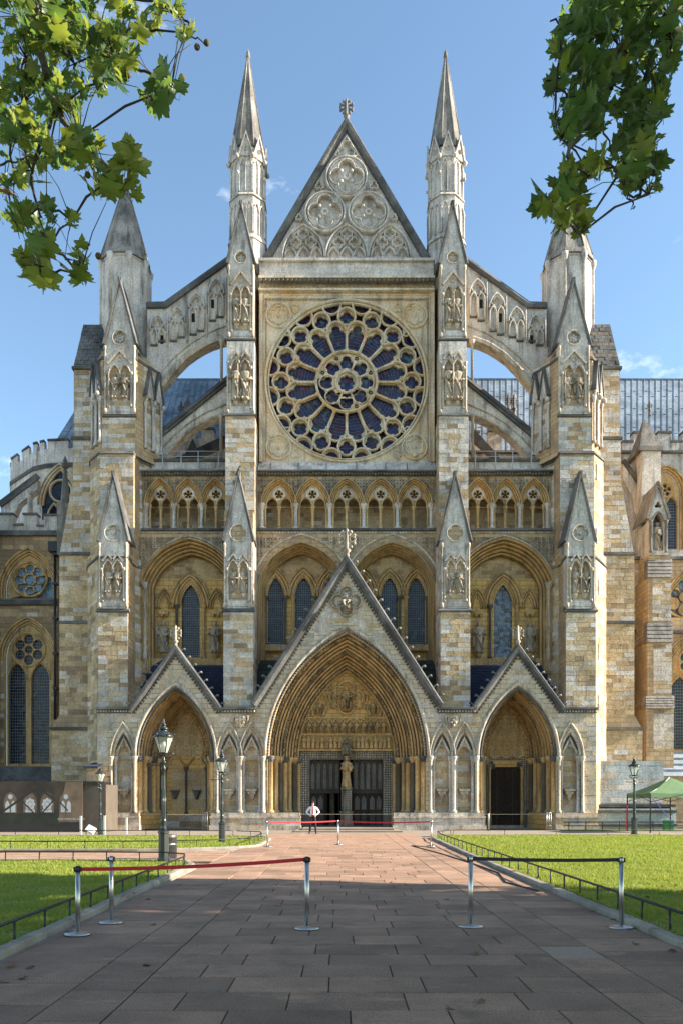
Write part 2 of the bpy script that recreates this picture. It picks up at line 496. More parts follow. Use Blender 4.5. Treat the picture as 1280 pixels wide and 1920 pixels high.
def crocket_mesh():
    b = MB()
    b.tube([(0,0,0),(0.06,0,0.10),(0.15,0,0.19),(0.25,0,0.20),(0.28,0,0.12),(0.21,0,0.09)], [0.06,0.055,0.05,0.05,0.05,0.03], 5)
    b.ball((0.2,0,0.14), 0.06, n=4)
    return b.data('crocket', M_SPIRE)
CROCKET = crocket_mesh()
def coping(name, pts, D, w, y0, y1, mat, parent, crockets=0, csize=1.0, beads=False):
    """a raking gable coping along px points (left foot, apex, right foot)"""
    wp = W(pts, D)
    b = MB()
    b.sweep(wp, [(-w*.55, 0), (-w*.5, y0*.6), (-w*.1, y0), (w*.3, y0), (w*.5, y0*.6), (w*.5, y1)], D, False, 0)
    o = build(name, b, mat, parent)
    if beads:
        bb = MB()
        for k in range(2):
            a, c = Vector((*wp[k], 0)), Vector((*wp[k+1], 0))
            n = int((c-a).length / 0.22); d = (c-a).normalized(); nn = Vector((-d.y, d.x, 0))
            for i in range(n):
                p = a + (c-a)*((i+.5)/n) - nn*(w*.75)
                bb.ball((p.x, D-0.05, p.y), 0.075, n=4)
        build('carved_leaf_band', bb, M_DARK, o, 'stuff')
    if crockets:
        for k in range(2):
            a, c = wp[k], wp[k+1]
            sg = -1 if k == 0 else 1
            for i in range(crockets):
                t = (i + .6) / (crockets + .2)
                x, z = a[0] + (c[0]-a[0])*t, a[1] + (c[1]-a[1])*t
                inst('crocket', CROCKET, (x + sg*w*.4, D + y0*.3, z + w*.25), o, (0, 0, 0), (sg*csize, csize, csize))
    return o
def finial(name, px, top, bot, D, mat, parent, wide=1.0):
    """leafy cross finial"""
    x, z1, z0 = X(px, D), Z(top, D), Z(bot, D)
    h = z1 - z0
    b = MB()
    b.lathe(x, D, [(.10*h, z0), (.12*h, z0+.08*h), (.07*h, z0+.14*h), (.06*h, z0+.3*h), (.12*h, z0+.36*h), (.06*h, z0+.42*h), (.045*h, z0+.95*h), (.01, z1)], 8)
    zc = z0 + .68*h; r = .165*h*wide
    for k in range(4):
        a = k*pi/2
        cx, cz = x + r*.75*math.cos(a), zc + r*.75*math.sin(a)
        b.sweep(circle(cx, cz, r*.42, 8), roll(r*.3, r*.2, 3), D, True); b.sweep(circle(cx, cz, r*.42, 8), roll(r*.3, -r*.2, 3), D, True)
        for e in (-.5, .5):
            b.ball((x + r*1.2*math.cos(a+e), D, zc + r*1.2*math.sin(a+e)), r*.27, n=4)
    b.ball((x, D, zc), r*.3, n=4)
    return build(name, b, mat, parent)

# ---------- porch front wall with three openings and six blind niches
def gable_top(): return [(183,1335),(243,1335),(330,1214),(414,1335),(476,1335),(650,1050),(824,1335),(886,1335),(970,1214),(1057,1335),(1117,1335)]
NICHES = [232, 430, 472, 828, 870, 1068]
porch_out = W([(183,1527)] + gable_top() + [(1117,1527)], D0)
big_hole = opening(X(500,D0), X(798,D0), Z(1418,D0), Z(1184,D0), Z(1526.5,D0), 18)
sideA = opening(X(258,D0), X(402,D0), Z(1418,D0), Z(1290,D0), Z(1526.5,D0), 14)
sideB = opening(X(898,D0), X(1042,D0), Z(1418,D0), Z(1290,D0), Z(1526.5,D0), 14)
def niche_hole(c): return opening(X(c-17,D0), X(c+17,D0), Z(1420,D0), Z(1374,D0), Z(1523,D0), 7)
b = MB()
b.plate(porch_out, [big_hole, sideA, sideB] + [niche_hole(c) for c in NICHES], D0, D0+0.55)
porch = build('porch_wall', b, M_CREAM, T)
grow = lambda h, k: [(x + (x - sum(p[0] for p in h)/len(h))*k, z + (z - sum(p[1] for p in h)/len(h))*k*.6) for x, z in h]
bands = [opening(X(492,D0), X(806,D0), Z(1418,D0), Z(1172,D0), Z(1528,D0), 18), opening(X(252,D0), X(408,D0), Z(1418,D0), Z(1280,D0), Z(1528,D0), 14), opening(X(892,D0), X(1048,D0), Z(1418,D0), Z(1280,D0), Z(1528,D0), 14)] + [opening(X(c-22,D0), X(c+22,D0), Z(1420,D0), Z(1356,D0), Z(1528,D0), 7) for c in NICHES]
ashlar('T', porch, porch_out, (0, D0, 0), (1,0,0), (0,-1,0), bands, False, 0.3, (0.4, 0.85), 0.5, 0.5, tan=(3,3,1,3,6), pals=(4,4,3))
# plinth: stepped base either side of the doors
b = MB()
for (a, c) in ((183, 262), (398, 562), (738, 905), (1040, 1117)):
    x0, x1 = X(a,D0), X(c,D0)
    b.box(x0-.05, x1+.05, D0-.34, D0+.5, 0, Z(1534,D0)); b.box(x0-.1, x1+.1, D0-.52, D0+.45, -.05, .28)
    b.box(x0-.08, x1+.08, D0-.42, D0+.48, Z(1534,D0)+.002, Z(1530.5,D0)); b.box(x0-.03, x1+.03, D0-.26, D0+.49, Z(1530.5,D0)+.002, Z(1524,D0))
plinth = build('plinth', b, M_ASH, T)
for (a, c) in ((183, 262), (398, 562), (738, 905), (1040, 1117)):
    frontpoly('T', plinth, [(a,1551),(c,1551),(c,1535),(a,1535)], D0-.34, ch=.3, ln=(.7,1.5), pale=.6, quoin=.5, tan=(2,0,6), pals=(6,4,6))
# cornice at the springing of the gables with a row of carved leaves
for s, m in sides:
    for (a, c) in ((183, 247), (410, 480)):
        b = MB(); x0, x1 = sorted((X(m(a),D0), X(m(c),D0)))
        b.box(x0-.05, x1+.05, D0-.28, D0+.5, Z(1331,D0), Z(1327,D0), 0); b.box(x0-.02, x1+.02, D0-.14, D0+.5, Z(1337,D0), Z(1331,D0)-.002, 0)
        o = build('porch_cornice', b, M_DARK, T)
        bb = MB(); n = int((x1-x0)/.17)
        for i in range(n): bb.ball((x0+(i+.5)*(x1-x0)/n, D0-.17, Z(1334,D0)), .075, n=4)
        build('carved_leaf_band', bb, M_ASH, o, 'stuff')

# ---------- deep moulded porch arches
M_FOLI = stone('sooty_carving', (.36,.26,.13), ga=.8, g0=.4, g1=.6)
def porch_arch(cx, a0, h0, a1, h1, d1, zs, n, prof_n, name, leaf=(), dark_every=2, shafts=6, mat=M_MOLD):
    rings = []
    N = prof_n * 8
    for i in range(N+1):
        t = i / N
        w_ = (t*prof_n) % 1
        e = (0.5/prof_n)*math.sin(pi*min(1, w_/.72))**.6 if w_ < .72 else -(0.75/prof_n)*math.sin(pi*(w_-.72)/.28)
        p, q = t + e*.3, t - e
        a = a0 + (a1-a0)*min(1, p); h = h0 + (h1-h0)*min(1, p)
        pts = arch(cx-a, cx+a, zs, zs+h, n)
        rings.append([(x, D0 - .02 + (d1-D0)*q, z) for x, z in pts])
    b = MB(); b.loft(rings, 0, False)
    o = build(name, b, mat, T)
    for tl, r, cnt in leaf:                                # undercut foliage running round the arch
        a = a0 + (a1-a0)*tl; h = h0 + (h1-h0)*tl; D = D0 + (d1-D0)*(tl-.04)
        pts = arch(cx-a, cx+a, zs, zs+h, cnt//2)
        bb = MB()
        for i, (x, z) in enumerate(pts):
            for q in range(2):
                bb.ball((x+random.uniform(-.5,.5)*r, D+random.uniform(-.08,.08), z+random.uniform(-.5,.5)*r), r*random.uniform(.5,.85), n=4, sx=random.uniform(.6,1.2), sm=False)
        build('carved_foliage', bb, M_FOLI, o, 'stuff')
    # jambs: a splayed wall, shafts, capitals and bases
    zb = Z(1524, D0)
    for sg in (-1, 1):
        b = MB()
        b.add([(cx+sg*a0, D0+.02, 0), (cx+sg*a1, d1+.02, 0), (cx+sg*a1, d1+.02, zs+.05), (cx+sg*a0, D0+.02, zs+.05)], [(0,1,2,3)])
        b.add([(cx+sg*(a0-.02), D0-.2, 0), (cx+sg*(a1-.12), d1-.25, 0), (cx+sg*(a1-.12), d1-.25, zb), (cx+sg*(a0-.02), D0-.2, zb), (cx+sg*(a0+.3), D0+.3, zb), (cx+sg*(a1+.3), d1+.3, zb)], [(0,1,2,3),(3,2,5,4)])
        j = build('porch_jamb', b, M_GOLD, T)
        for k in range(shafts):
            t = (k+.5)/shafts
            x = cx + sg*(a0 + (a1-a0)*t - .06); y = D0 + (d1-D0)*t - .08
            r = .17 if k % 2 else .14
            c = MB(); c.lathe(x, y, [(r*1.5, zb), (r*1.5, zb+.1), (r*1.15, zb+.16), (r, zb+.22), (r, zs-.34), (r*1.2, zs-.32)], 9)
            build('shaft', c, (M_MOLD, M_MOLD, M_PURB, M_MOLD, M_MOLD, M_PURB, M_MOLD)[k % 7], j)
            c = MB(); c.lathe(x, y, [(r*1.05, zs-.36), (r*1.5, zs-.14), (r*1.75, zs-.05), (r*1.8, zs+.03)], 8)
            for q in range(5): c.ball((x+r*1.35*math.cos(q*1.26), y+r*1.35*math.sin(q*1.26), zs-.16), .07, n=4, sm=False)
            build('capital', c, M_DARK if k % 3 == 0 else M_MOLD, j)
    return o
ZS = Z(1418, D0)
DT = 50.5
A0, H0 = X(798,D0)-XC, Z(1184,D0)-ZS
A1, H1 = (X(736,DT)-X(562,DT))/2, Z(1262,DT)-ZS
porch_arch(XC, A0, H0, A1, H1, DT, ZS, 18, 11, 'great_porch_arch', ((.1,.1,150),(.135,.1,150),(.45,.12,130),(.475,.12,130),(.86,.1,130),(.885,.1,130)), shafts=7)
XL = X(330, D0); XR = X(970, D0)
SA0, SH0, SD = X(402,D0)-XL, Z(1290,D0)-ZS, 51.0
SA1, SH1 = 1.52, 3.5
for x, nm in ((XL, 'side_porch_arch'), (XR, 'side_porch_arch')):
    porch_arch(x, SA0, SH0, SA1, SH1, SD, ZS, 14, 9, nm, ((.13,.08,80),(.5,.11,70),(.54,.11,70),(.85,.1,70)), shafts=6)
# outer hoods with dark undercut dots
for c, hw, ap, n in ((650,153,1175,18), (330,76,1282,14), (970,76,1282,14)):
    pts = arch(X(c-hw,D0), X(c+hw,D0), ZS, Z(ap,D0), n)
    b = MB(); b.sweep(pts, roll(.26,.2,5), D0, False, 0, True)
    o = build('hood_mould', b, M_ASH, T)
    bb = MB(); q = arch(X(c-hw+6,D0), X(c+hw-6,D0), ZS, Z(ap+9,D0), n*3)
    for x, z in q: bb.ball((x, D0-.06, z), .085, n=4, sm=False)
    build('carved_leaf_band', bb, M_DARK, o, 'stuff')
# gable copings, crockets and cross finials
coping('porch_gable', [(476,1322),(650,1052),(824,1322)], D0, .46, -.32, .55, M_DARK, T, 15, 1.0, True)
finial('cross_finial', 650, 990, 1056, D0, M_STAT, T, 1.2)
for c in (330, 970):
    coping('porch_gable', [(c-86,1334),(c,1216),(c+86,1334)], D0, .38, -.26, .5, M_DARK, T, 8, .85, True)
    finial('cross_finial', c, 1172, 1220, D0, M_STAT, T, 1.1)
# blind niches: hood, inner order, gablet, trefoil head, shafts, bracket
for c in NICHES:
    b = MB()
    b.add([(X(c-20,D0), D0+.4, 0.3), (X(c+20,D0), D0+.4, 0.3), (X(c+20,D0), D0+.4, Z(1366,D0)), (X(c-20,D0), D0+.4, Z(1366,D0))], [(0,1,2,3)], 1)
    b.sweep(arch(X(c-24,D0), X(c+24,D0), Z(1420,D0), Z(1355,D0), 9), roll(.16,.16,4), D0, False, 0, True)
    b.sweep(arch(X(c-19,D0), X(c+19,D0), Z(1420,D0), Z(1369,D0), 9), roll(.16,.1,4), D0, False, 0, True)
    # inner trefoil head plate with gablet
    zz = [Z(1420,D0), Z(1374,D0)]
    outer = opening(X(c-17.5,D0), X(c+17.5,D0), Z(1420,D0), Z(1373,D0), Z(1424,D0), 7)
    hole = [(X(c-11,D0), Z(1423.5,D0))] + arch(X(c-11,D0), X(c+11,D0), Z(1414,D0), Z(1399,D0), 6) + [(X(c+11,D0), Z(1423.5,D0))]
    b.plate(outer, [hole], D0+.2, D0+.4, 0)
    b.sweep(W([(c-14,1412),(c,1384),(c+14,1412)], D0), block(.11,.14), D0+.2, False, 0)
    for i in range(5):
        for e in (-1, 1): b.ball((X(c+e*(4+i*2.6),D0), D0+.14, Z(1381+i*5.2,D0)), .1, 2, n=4, sm=False)
    o = build('blind_niche', b, [M_ASH, M_CREAM, M_DARK], T)
    frontpoly('T', o, [(c-16,1522),(c+16,1522),(c+16,1404),(c-16,1404)], D0+.4, ch=.36, ln=(.6,1.1), pale=.3, quoin=.2, tan=(3,1,3,0))
    for e in (-1, 1):
        for k, (dx, yy, r) in enumerate(((22, -.1, .1), (15.5, .12, .09))):
            s = MB(); x = X(c+e*dx, D0)
            s.lathe(x, D0+yy, [(r*1.7, Z(1524,D0)), (r*1.6, Z(1520,D0)), (r, Z(1518,D0)), (r, Z(1428,D0)), (r*1.8, Z(1421,D0)), (r*2, Z(1418,D0))], 8)
            build('shaft', s, M_ASH if k == 0 else M_PALE, o)
        dd = MB()
        for i in range(26): dd.ball((X(c+e*18.6,D0), D0-.02, Z(1517-i*3.4,D0)), .055, n=4, sm=False)
        build('carved_dogtooth', dd, M_DARK, o, 'stuff')
    k = MB(); x = X(c, D0); zb_ = Z(1483, D0)
    k.box(x-.33, x+.33, D0-.04, D0+.4, zb_-.0, zb_+.12); k.box(x-.24, x+.24, D0+.08, D0+.4, zb_-.2, zb_-.002)
    k.lathe(x, D0+.25, [(.04, zb_-.55), (.13, zb_-.45), (.15, zb_-.3), (.2, zb_-.172)], 8)
    k.ball((x, D0+.12, zb_-.36), .1, n=4); k.ball((x-.1, D0+.14, zb_-.27), .06, n=4); k.ball((x+.1, D0+.14, zb_-.27), .06, n=4)
    build('bracket', k, M_ASH, o)
# shields of arms between the niches
for px, cross in ((452, True), (848, False)):
    b = MB(); D = D0
    sh = [(px-10,1341),(px+10,1341),(px+10,1353),(px+6,1361),(px,1366),(px-6,1361),(px-10,1353)]
    b.prism(W(sh, D), D-.16, D+.01, 0)
    if cross:
        b.box(X(px-1.6,D), X(px+1.6,D), D-.22, D-.158, Z(1363,D), Z(1342,D)); b.box(X(px-9,D), X(px+9,D), D-.218, D-.157, Z(1351.5,D), Z(1348,D))
        for e in (-1, 1):
            for zz in (1345, 1355): b.ball((X(px+e*5.5,D), D-.17, Z(zz,D)), .07, n=4)
    else:
        for e, zz in ((-5,1346),(5,1346),(0,1350),(-4,1355),(4,1355),(0,1360)): b.ball((X(px+e,D), D-.17, Z(zz,D)), .09, n=4, sx=1.3)
    for e in (-1, 1): b.ball((X(px+e*13,D), D-.06, Z(1344,D)), .12, n=5); b.tube([(X(px+e*10,D), D-.1, Z(1341,D)), (X(px+e*14,D), D-.12, Z(1347,D)), (X(px+e*11,D), D-.1, Z(1357,D))], .05, 5)
    build('shield_of_arms', b, M_ASH, T)

# ---------- tympanum with its carvings, lintel, doors
D = DT
zl = Z(1406, D); TX = XC
b = MB()
tym = [p for p in arch(TX-A1-.1, TX+A1+.1, ZS, ZS+H1+.12, 24) if p[1] > zl+.02]
tym = [(tym[0][0]-.02, zl)] + tym + [(tym[-1][0]+.02, zl)]
b.prism(tym, D+.02, D+.3, 0)
tymp = build('tympanum', b, M_GOLD, T)
def px2(p): return (p - 648) * D / F + TX                  # measured round the inner centre line
b = MB()
for z in (1406, 1376.5, 1345.5):
    hw = (A1+.02) if z > 1370 else A1*.86
    b.box(TX-hw, TX+hw, D-.14, D+.04, Z(z+2,D), Z(z-1,D))
build('string_course', b, M_MOLD, tymp)
def relief(mb, x, y, z, h, lean=0.0, seated=False, m=0, wing=0):
    r = h*.17
    if seated: pr = [(r*1.1,0),(r*1.25,.18*h),(r*1.2,.42*h),(r*.85,.5*h),(r*.95,.68*h),(r*.85,.78*h),(r*.3,.82*h)]
    else: pr = [(r*1.0,0),(r*.9,.15*h),(r*.78,.4*h),(r*.75,.55*h),(r*.95,.74*h),(r*.8,.8*h),(r*.3,.83*h)]
    s = len(mb.v)
    mb.lathe(0, 0, pr, 8, m, 1, .75, True, random.random()*6, 4, .12)
    mb.ball((0, -.02*h, .91*h), .085*h, m, 5)
    e = random.choice((-1, 1))
    mb.tube([(-r*.9,0,.74*h), (-r*1.15,-.08*h,.58*h), (e*r*.2,-.17*h,.62*h)], [.05*h,.045*h,.035*h], 5, m)
    mb.tube([(r*.9,0,.74*h), (r*1.15,-.08*h,.56*h), (r*.2,-.17*h,.52*h)], [.05*h,.045*h,.035*h], 5, m)
    if seated: mb.tube([(-r*.6,0,.42*h),(-r*.6,-.2*h,.42*h),(-r*.5,-.2*h,.05*h)], .09*h, 5, m); mb.tube([(r*.6,0,.42*h),(r*.6,-.2*h,.42*h),(r*.5,-.2*h,.05*h)], .09*h, 5, m)
    if wing: mb.tube([(-wing*r*.6,.02,.78*h),(-wing*r*2.0,.03,.75*h),(-wing*r*2.4,.03,.3*h)], [.05*h,.1*h,.02*h], 5, m)
    mb.xf(s, Matrix.Translation((x, y, z)) @ Matrix.Rotation(lean, 4, 'Y'))
for i in range(12):
    b = MB(); x = px2(578 + i*12.7)
    relief(b, x, D-.12, Z(1376,D)+.04, 23*D/F, random.uniform(-.05,.05), True)
    build('seated_relief_figure', b, M_MOLD, tymp)
b = MB()
for i in range(13):
    x = px2(571.6 + i*12.7); b.lathe(x, D-.05, [(.035, Z(1376,D)), (.035, Z(1358,D)), (.07, Z(1355,D))], 6)
    if i < 12: b.sweep([(x, Z(1356,D)), (x+6.35*D/F, Z(1347.5,D)), (x+12.7*D/F, Z(1356,D))], block(.07,.14), D+.02)
build('relief_canopy', b, M_MOLD, tymp)
for i in range(20):
    if i in (9, 10): continue
    b = MB(); x = px2(569 + i*8.35)
    relief(b, x, D-.1, Z(1404,D)+.02, random.uniform(21.5, 24)*D/F, random.uniform(-.06,.06))
    build('standing_relief_figure', b, M_MOLD, tymp)
b = MB()
cz = Z(1308, D); r = 15*D/F
sq = r*1.05
b.plate(foil(TX, cz, 4, r*1.15, r*1.02, pi/2, 60), [foil(TX, cz, 4, r*1.02, r*.9, pi/2, 60)], D-.2, D+.05)
b.sweep([(TX-sq*1.25, cz-sq*1.25), (TX-sq*1.25, cz+sq*1.25), (TX+sq*1.25, cz+sq*1.25), (TX+sq*1.25, cz-sq*1.25)], block(.09,.16), D+.03, True)
build('medallion_frame', b, M_MOLD, tymp)
b = MB(); relief(b, TX, D-.16, Z(1333,D), 46*D/F, 0, True); build('enthroned_relief_figure', b, M_MOLD, tymp)
for e in (-1, 1):
    b = MB(); relief(b, TX+e*.86, D-.08, Z(1328,D), 34*D/F, -e*.08, False, 0, e); build('angel_relief_figure', b, M_MOLD, tymp)
    for k, (dx, zz, hh, ln) in enumerate(((44, 1342, 22, .9), (52, 1340, 25, .3), (62, 1343, 19, -.3), (36, 1317, 16, -.6), (28, 1294, 14, -.8), (70, 1344, 13, .2))):
        b = MB(); relief(b, px2(648+e*dx), D-.08, Z(zz,D), hh*D/F, e*ln*-.45, k == 1, 0, e if k % 2 else 0); build('angel_relief_figure', b, M_MOLD, tymp)
# chequered stone frame round the doors
DD = DT + .12
b = MB()
zt, zd, xd = zl, Z(1424, DT), X(716.5,DT)-X(648,DT)
for e in (-1, 1):
    b.add([(TX+e*(A1+.15), DD, 0), (TX+e*xd, DD, 0), (TX+e*xd, DD, zt), (TX+e*(A1+.15), DD, zt)], [(0,1,2,3)])
    b.add([(TX+e*xd, DD, 0), (TX+e*xd, DD+.6, 0), (TX+e*xd, DD+.6, zd), (TX+e*xd, DD, zd)], [(0,1,2,3)])
b.box(TX-xd, TX+xd, DD, DD+.6, zd, zt+.01)
frame = build('door_surround', b, M_TRELLIS, T)
b = MB()
g = .155
nx = int((A1)/g)
for i in range(-nx, nx+1):
    for j in range(int(zt/g)+1):
        x, z = TX + i*g, .95 + j*g
        if z > zt - .05: continue
        if abs(i*g) < xd+.05 and z < zd+.05: continue
        if abs(i*g) < .55 and z < zt: continue
        b.add([(x-.06,DD-.012,z),(x,DD-.012,z-.06),(x+.06,DD-.012,z),(x,DD-.012,z+.06),(x,DD-.055,z)], [(0,1,4),(1,2,4),(2,3,4),(3,0,4)])
build('carved_trellis', b, M_ASH, frame, 'stuff')
# doors
DK = DD + .35
zm = Z(1484, DK); zb0 = .02
M_PANEL = stone('worn_grey_oak', (.17, .155, .13), ga=.7, g0=.45, g1=.7)
def pointed_panel(b, x, w, z0, z1, y, m):
    b.prism([(x-w/2, z0), (x+w/2, z0), (x+w/2, z1-w*.7), (x, z1), (x-w/2, z1-w*.7)], y-.035, y+.01, m)
for e in (-1, 1):
    x0, x1 = sorted((TX+e*.42, TX+e*(xd+.02)))
    b = MB(); b.box(x0, x1, DK, DK+.12, zm+.02, zd+.02)
    b.box(x0, x1, DK-.1, DK+.1, zm-.12, zm+.018)
    o = build('door_overpanel', b, M_WOODG, T)
    for k in range(5):
        c = MB(); w = (x1-x0)/5; pointed_panel(c, x0+w*(k+.5), w*.6, zm+.15, zd-.18, DK-.03, 0); build('panel', c, M_PANEL, o)
    bb = MB()
    for k in range(6):
        for j in range(14): bb.ball((x0+w*k+ (.05 if k == 0 else -.05 if k == 5 else 0), DK-.02, zm+.2+j*.14), .04, n=4, sm=False)
    build('stud_row', bb, M_DARK, o, 'stuff')
    wleaf = (x1-x0)/2
    for k in range(2):
        xa = x0 + wleaf*k
        if e == -1 and k == 1: 
            # opened inwards
            b = MB(); b.box(x1-.1, x1-.02, DK+.1, DK+1.1, zb0, zm-.13)
            build('open_door', b, M_WOOD, T); continue
        b = MB(); b.box(xa+.01, xa+wleaf-.01, DK, DK+.1, zb0, zm-.122)
        o = build('door', b, M_WOOD, T)
        zmid = zb0 + (zm-zb0)*.48
        for q in range(2):
            for (za, zb_) in ((zb0+.18, zmid-.1), (zmid+.05, zm-.28)):
                c = MB(); pointed_panel(c, xa+wleaf*(.28+.44*q), wleaf*.32, za, zb_, DK, 0); build('panel', c, M_PANEL if za > 1 else M_WOODG, o)
        c = MB(); c.ball((xa+(.9 if k == 0 else .1)*wleaf, DK-.05, 1.05), .05, n=5); build('door_knob', c, M_BLACK, o)
# dark lobby behind the open leaf, with a pale pillar and a votive stand in it
b = MB(); b.box(TX-3.2, TX+3.2, DK+.13, DK+7, -.02, 5, 0)
b.f.pop(0); b.m.pop(0); b.s.pop(0)
b.add([(TX-3.2,DK+.16,0),(TX-1.25,DK+.16,0),(TX-1.25,DK+.16,5),(TX-3.2,DK+.16,5)],[(0,1,2,3)]); b.add([(TX-.3,DK+.16,0),(TX+3.2,DK+.16,0),(TX+3.2,DK+.16,5),(TX-.3,DK+.16,5)],[(0,1,2,3)])
lobby = build('lobby', b, M_VOID, T)
b = MB(); b.lathe(TX-.95, DK+2.6, [(.3,0),(.3,.2),(.2,.25),(.2,2.6),(.35,2.8)], 10); build('lobby_pillar', b, M_PALE, lobby)
# trumeau
M_TRUM = stone('dusky_carved_stone', (.36,.30,.21), ga=.8, g0=.42, g1=.64)
b = MB(); yT = DD-.1
b.box(TX-.44, TX+.44, yT-.5, yT+.5, 0, .42); b.box(TX-.37, TX+.37, yT-.42, yT+.5, .422, 1.0)
b.box(TX-.43, TX+.43, yT-.46, yT+.5, 1.002, 1.12)
b.plan([(TX-.33,yT-.3),(TX+.33,yT-.3),(TX+.33,yT+.45),(TX-.33,yT+.45)], 1.122, Z(1480,DT))
b.box(TX-.36, TX+.36, yT-.5, yT+.4, Z(1481,DT), Z(1476,DT))
b.box(TX-.2, TX+.2, yT, yT+.45, Z(1476,DT), zd+.1)
b.plan([(TX-.28,yT-.45),(TX+.28,yT-.45),(TX+.28,yT+.05),(TX-.28,yT+.05)], Z(1414,DT), Z(1398,DT))
b.plan([(TX-.18,yT-.35),(TX+.18,yT-.35),(TX+.18,yT),(TX-.18,yT)], Z(1398,DT)+.002, Z(1374,DT), 0, [(TX-.02,yT-.2),(TX+.02,yT-.2),(TX+.02,yT-.16),(TX-.02,yT-.16)])
for k in range(4):
    for zz in (1392, 1406): b.ball((TX-.25+k*.167, yT-.5, Z(zz,DT)), .1, n=4, sm=False)
for k in range(3): b.sweep([(TX-.28+k*.187, Z(1416,DT)), (TX-.187+k*.187, Z(1406,DT)), (TX-.093+k*.187, Z(1416,DT))], block(.05,.12), yT-.46)
trum = build('trumeau_pillar', b, M_TRUM, T)
b = MB()
for e in (-1, 1):
    for k in range(3): b.lathe(TX+e*.24*(k-1), yT-.33, [(.05,1.13),(.05,Z(1484,DT)),(.09,Z(1481,DT))], 7)
for k in range(8):
    for j in range(9): b.ball((TX-.3+k*.086, yT-.32, 1.3+j*.14), .045, n=4, sm=False)
build('carved_trellis', b, M_ASH, trum, 'stuff')

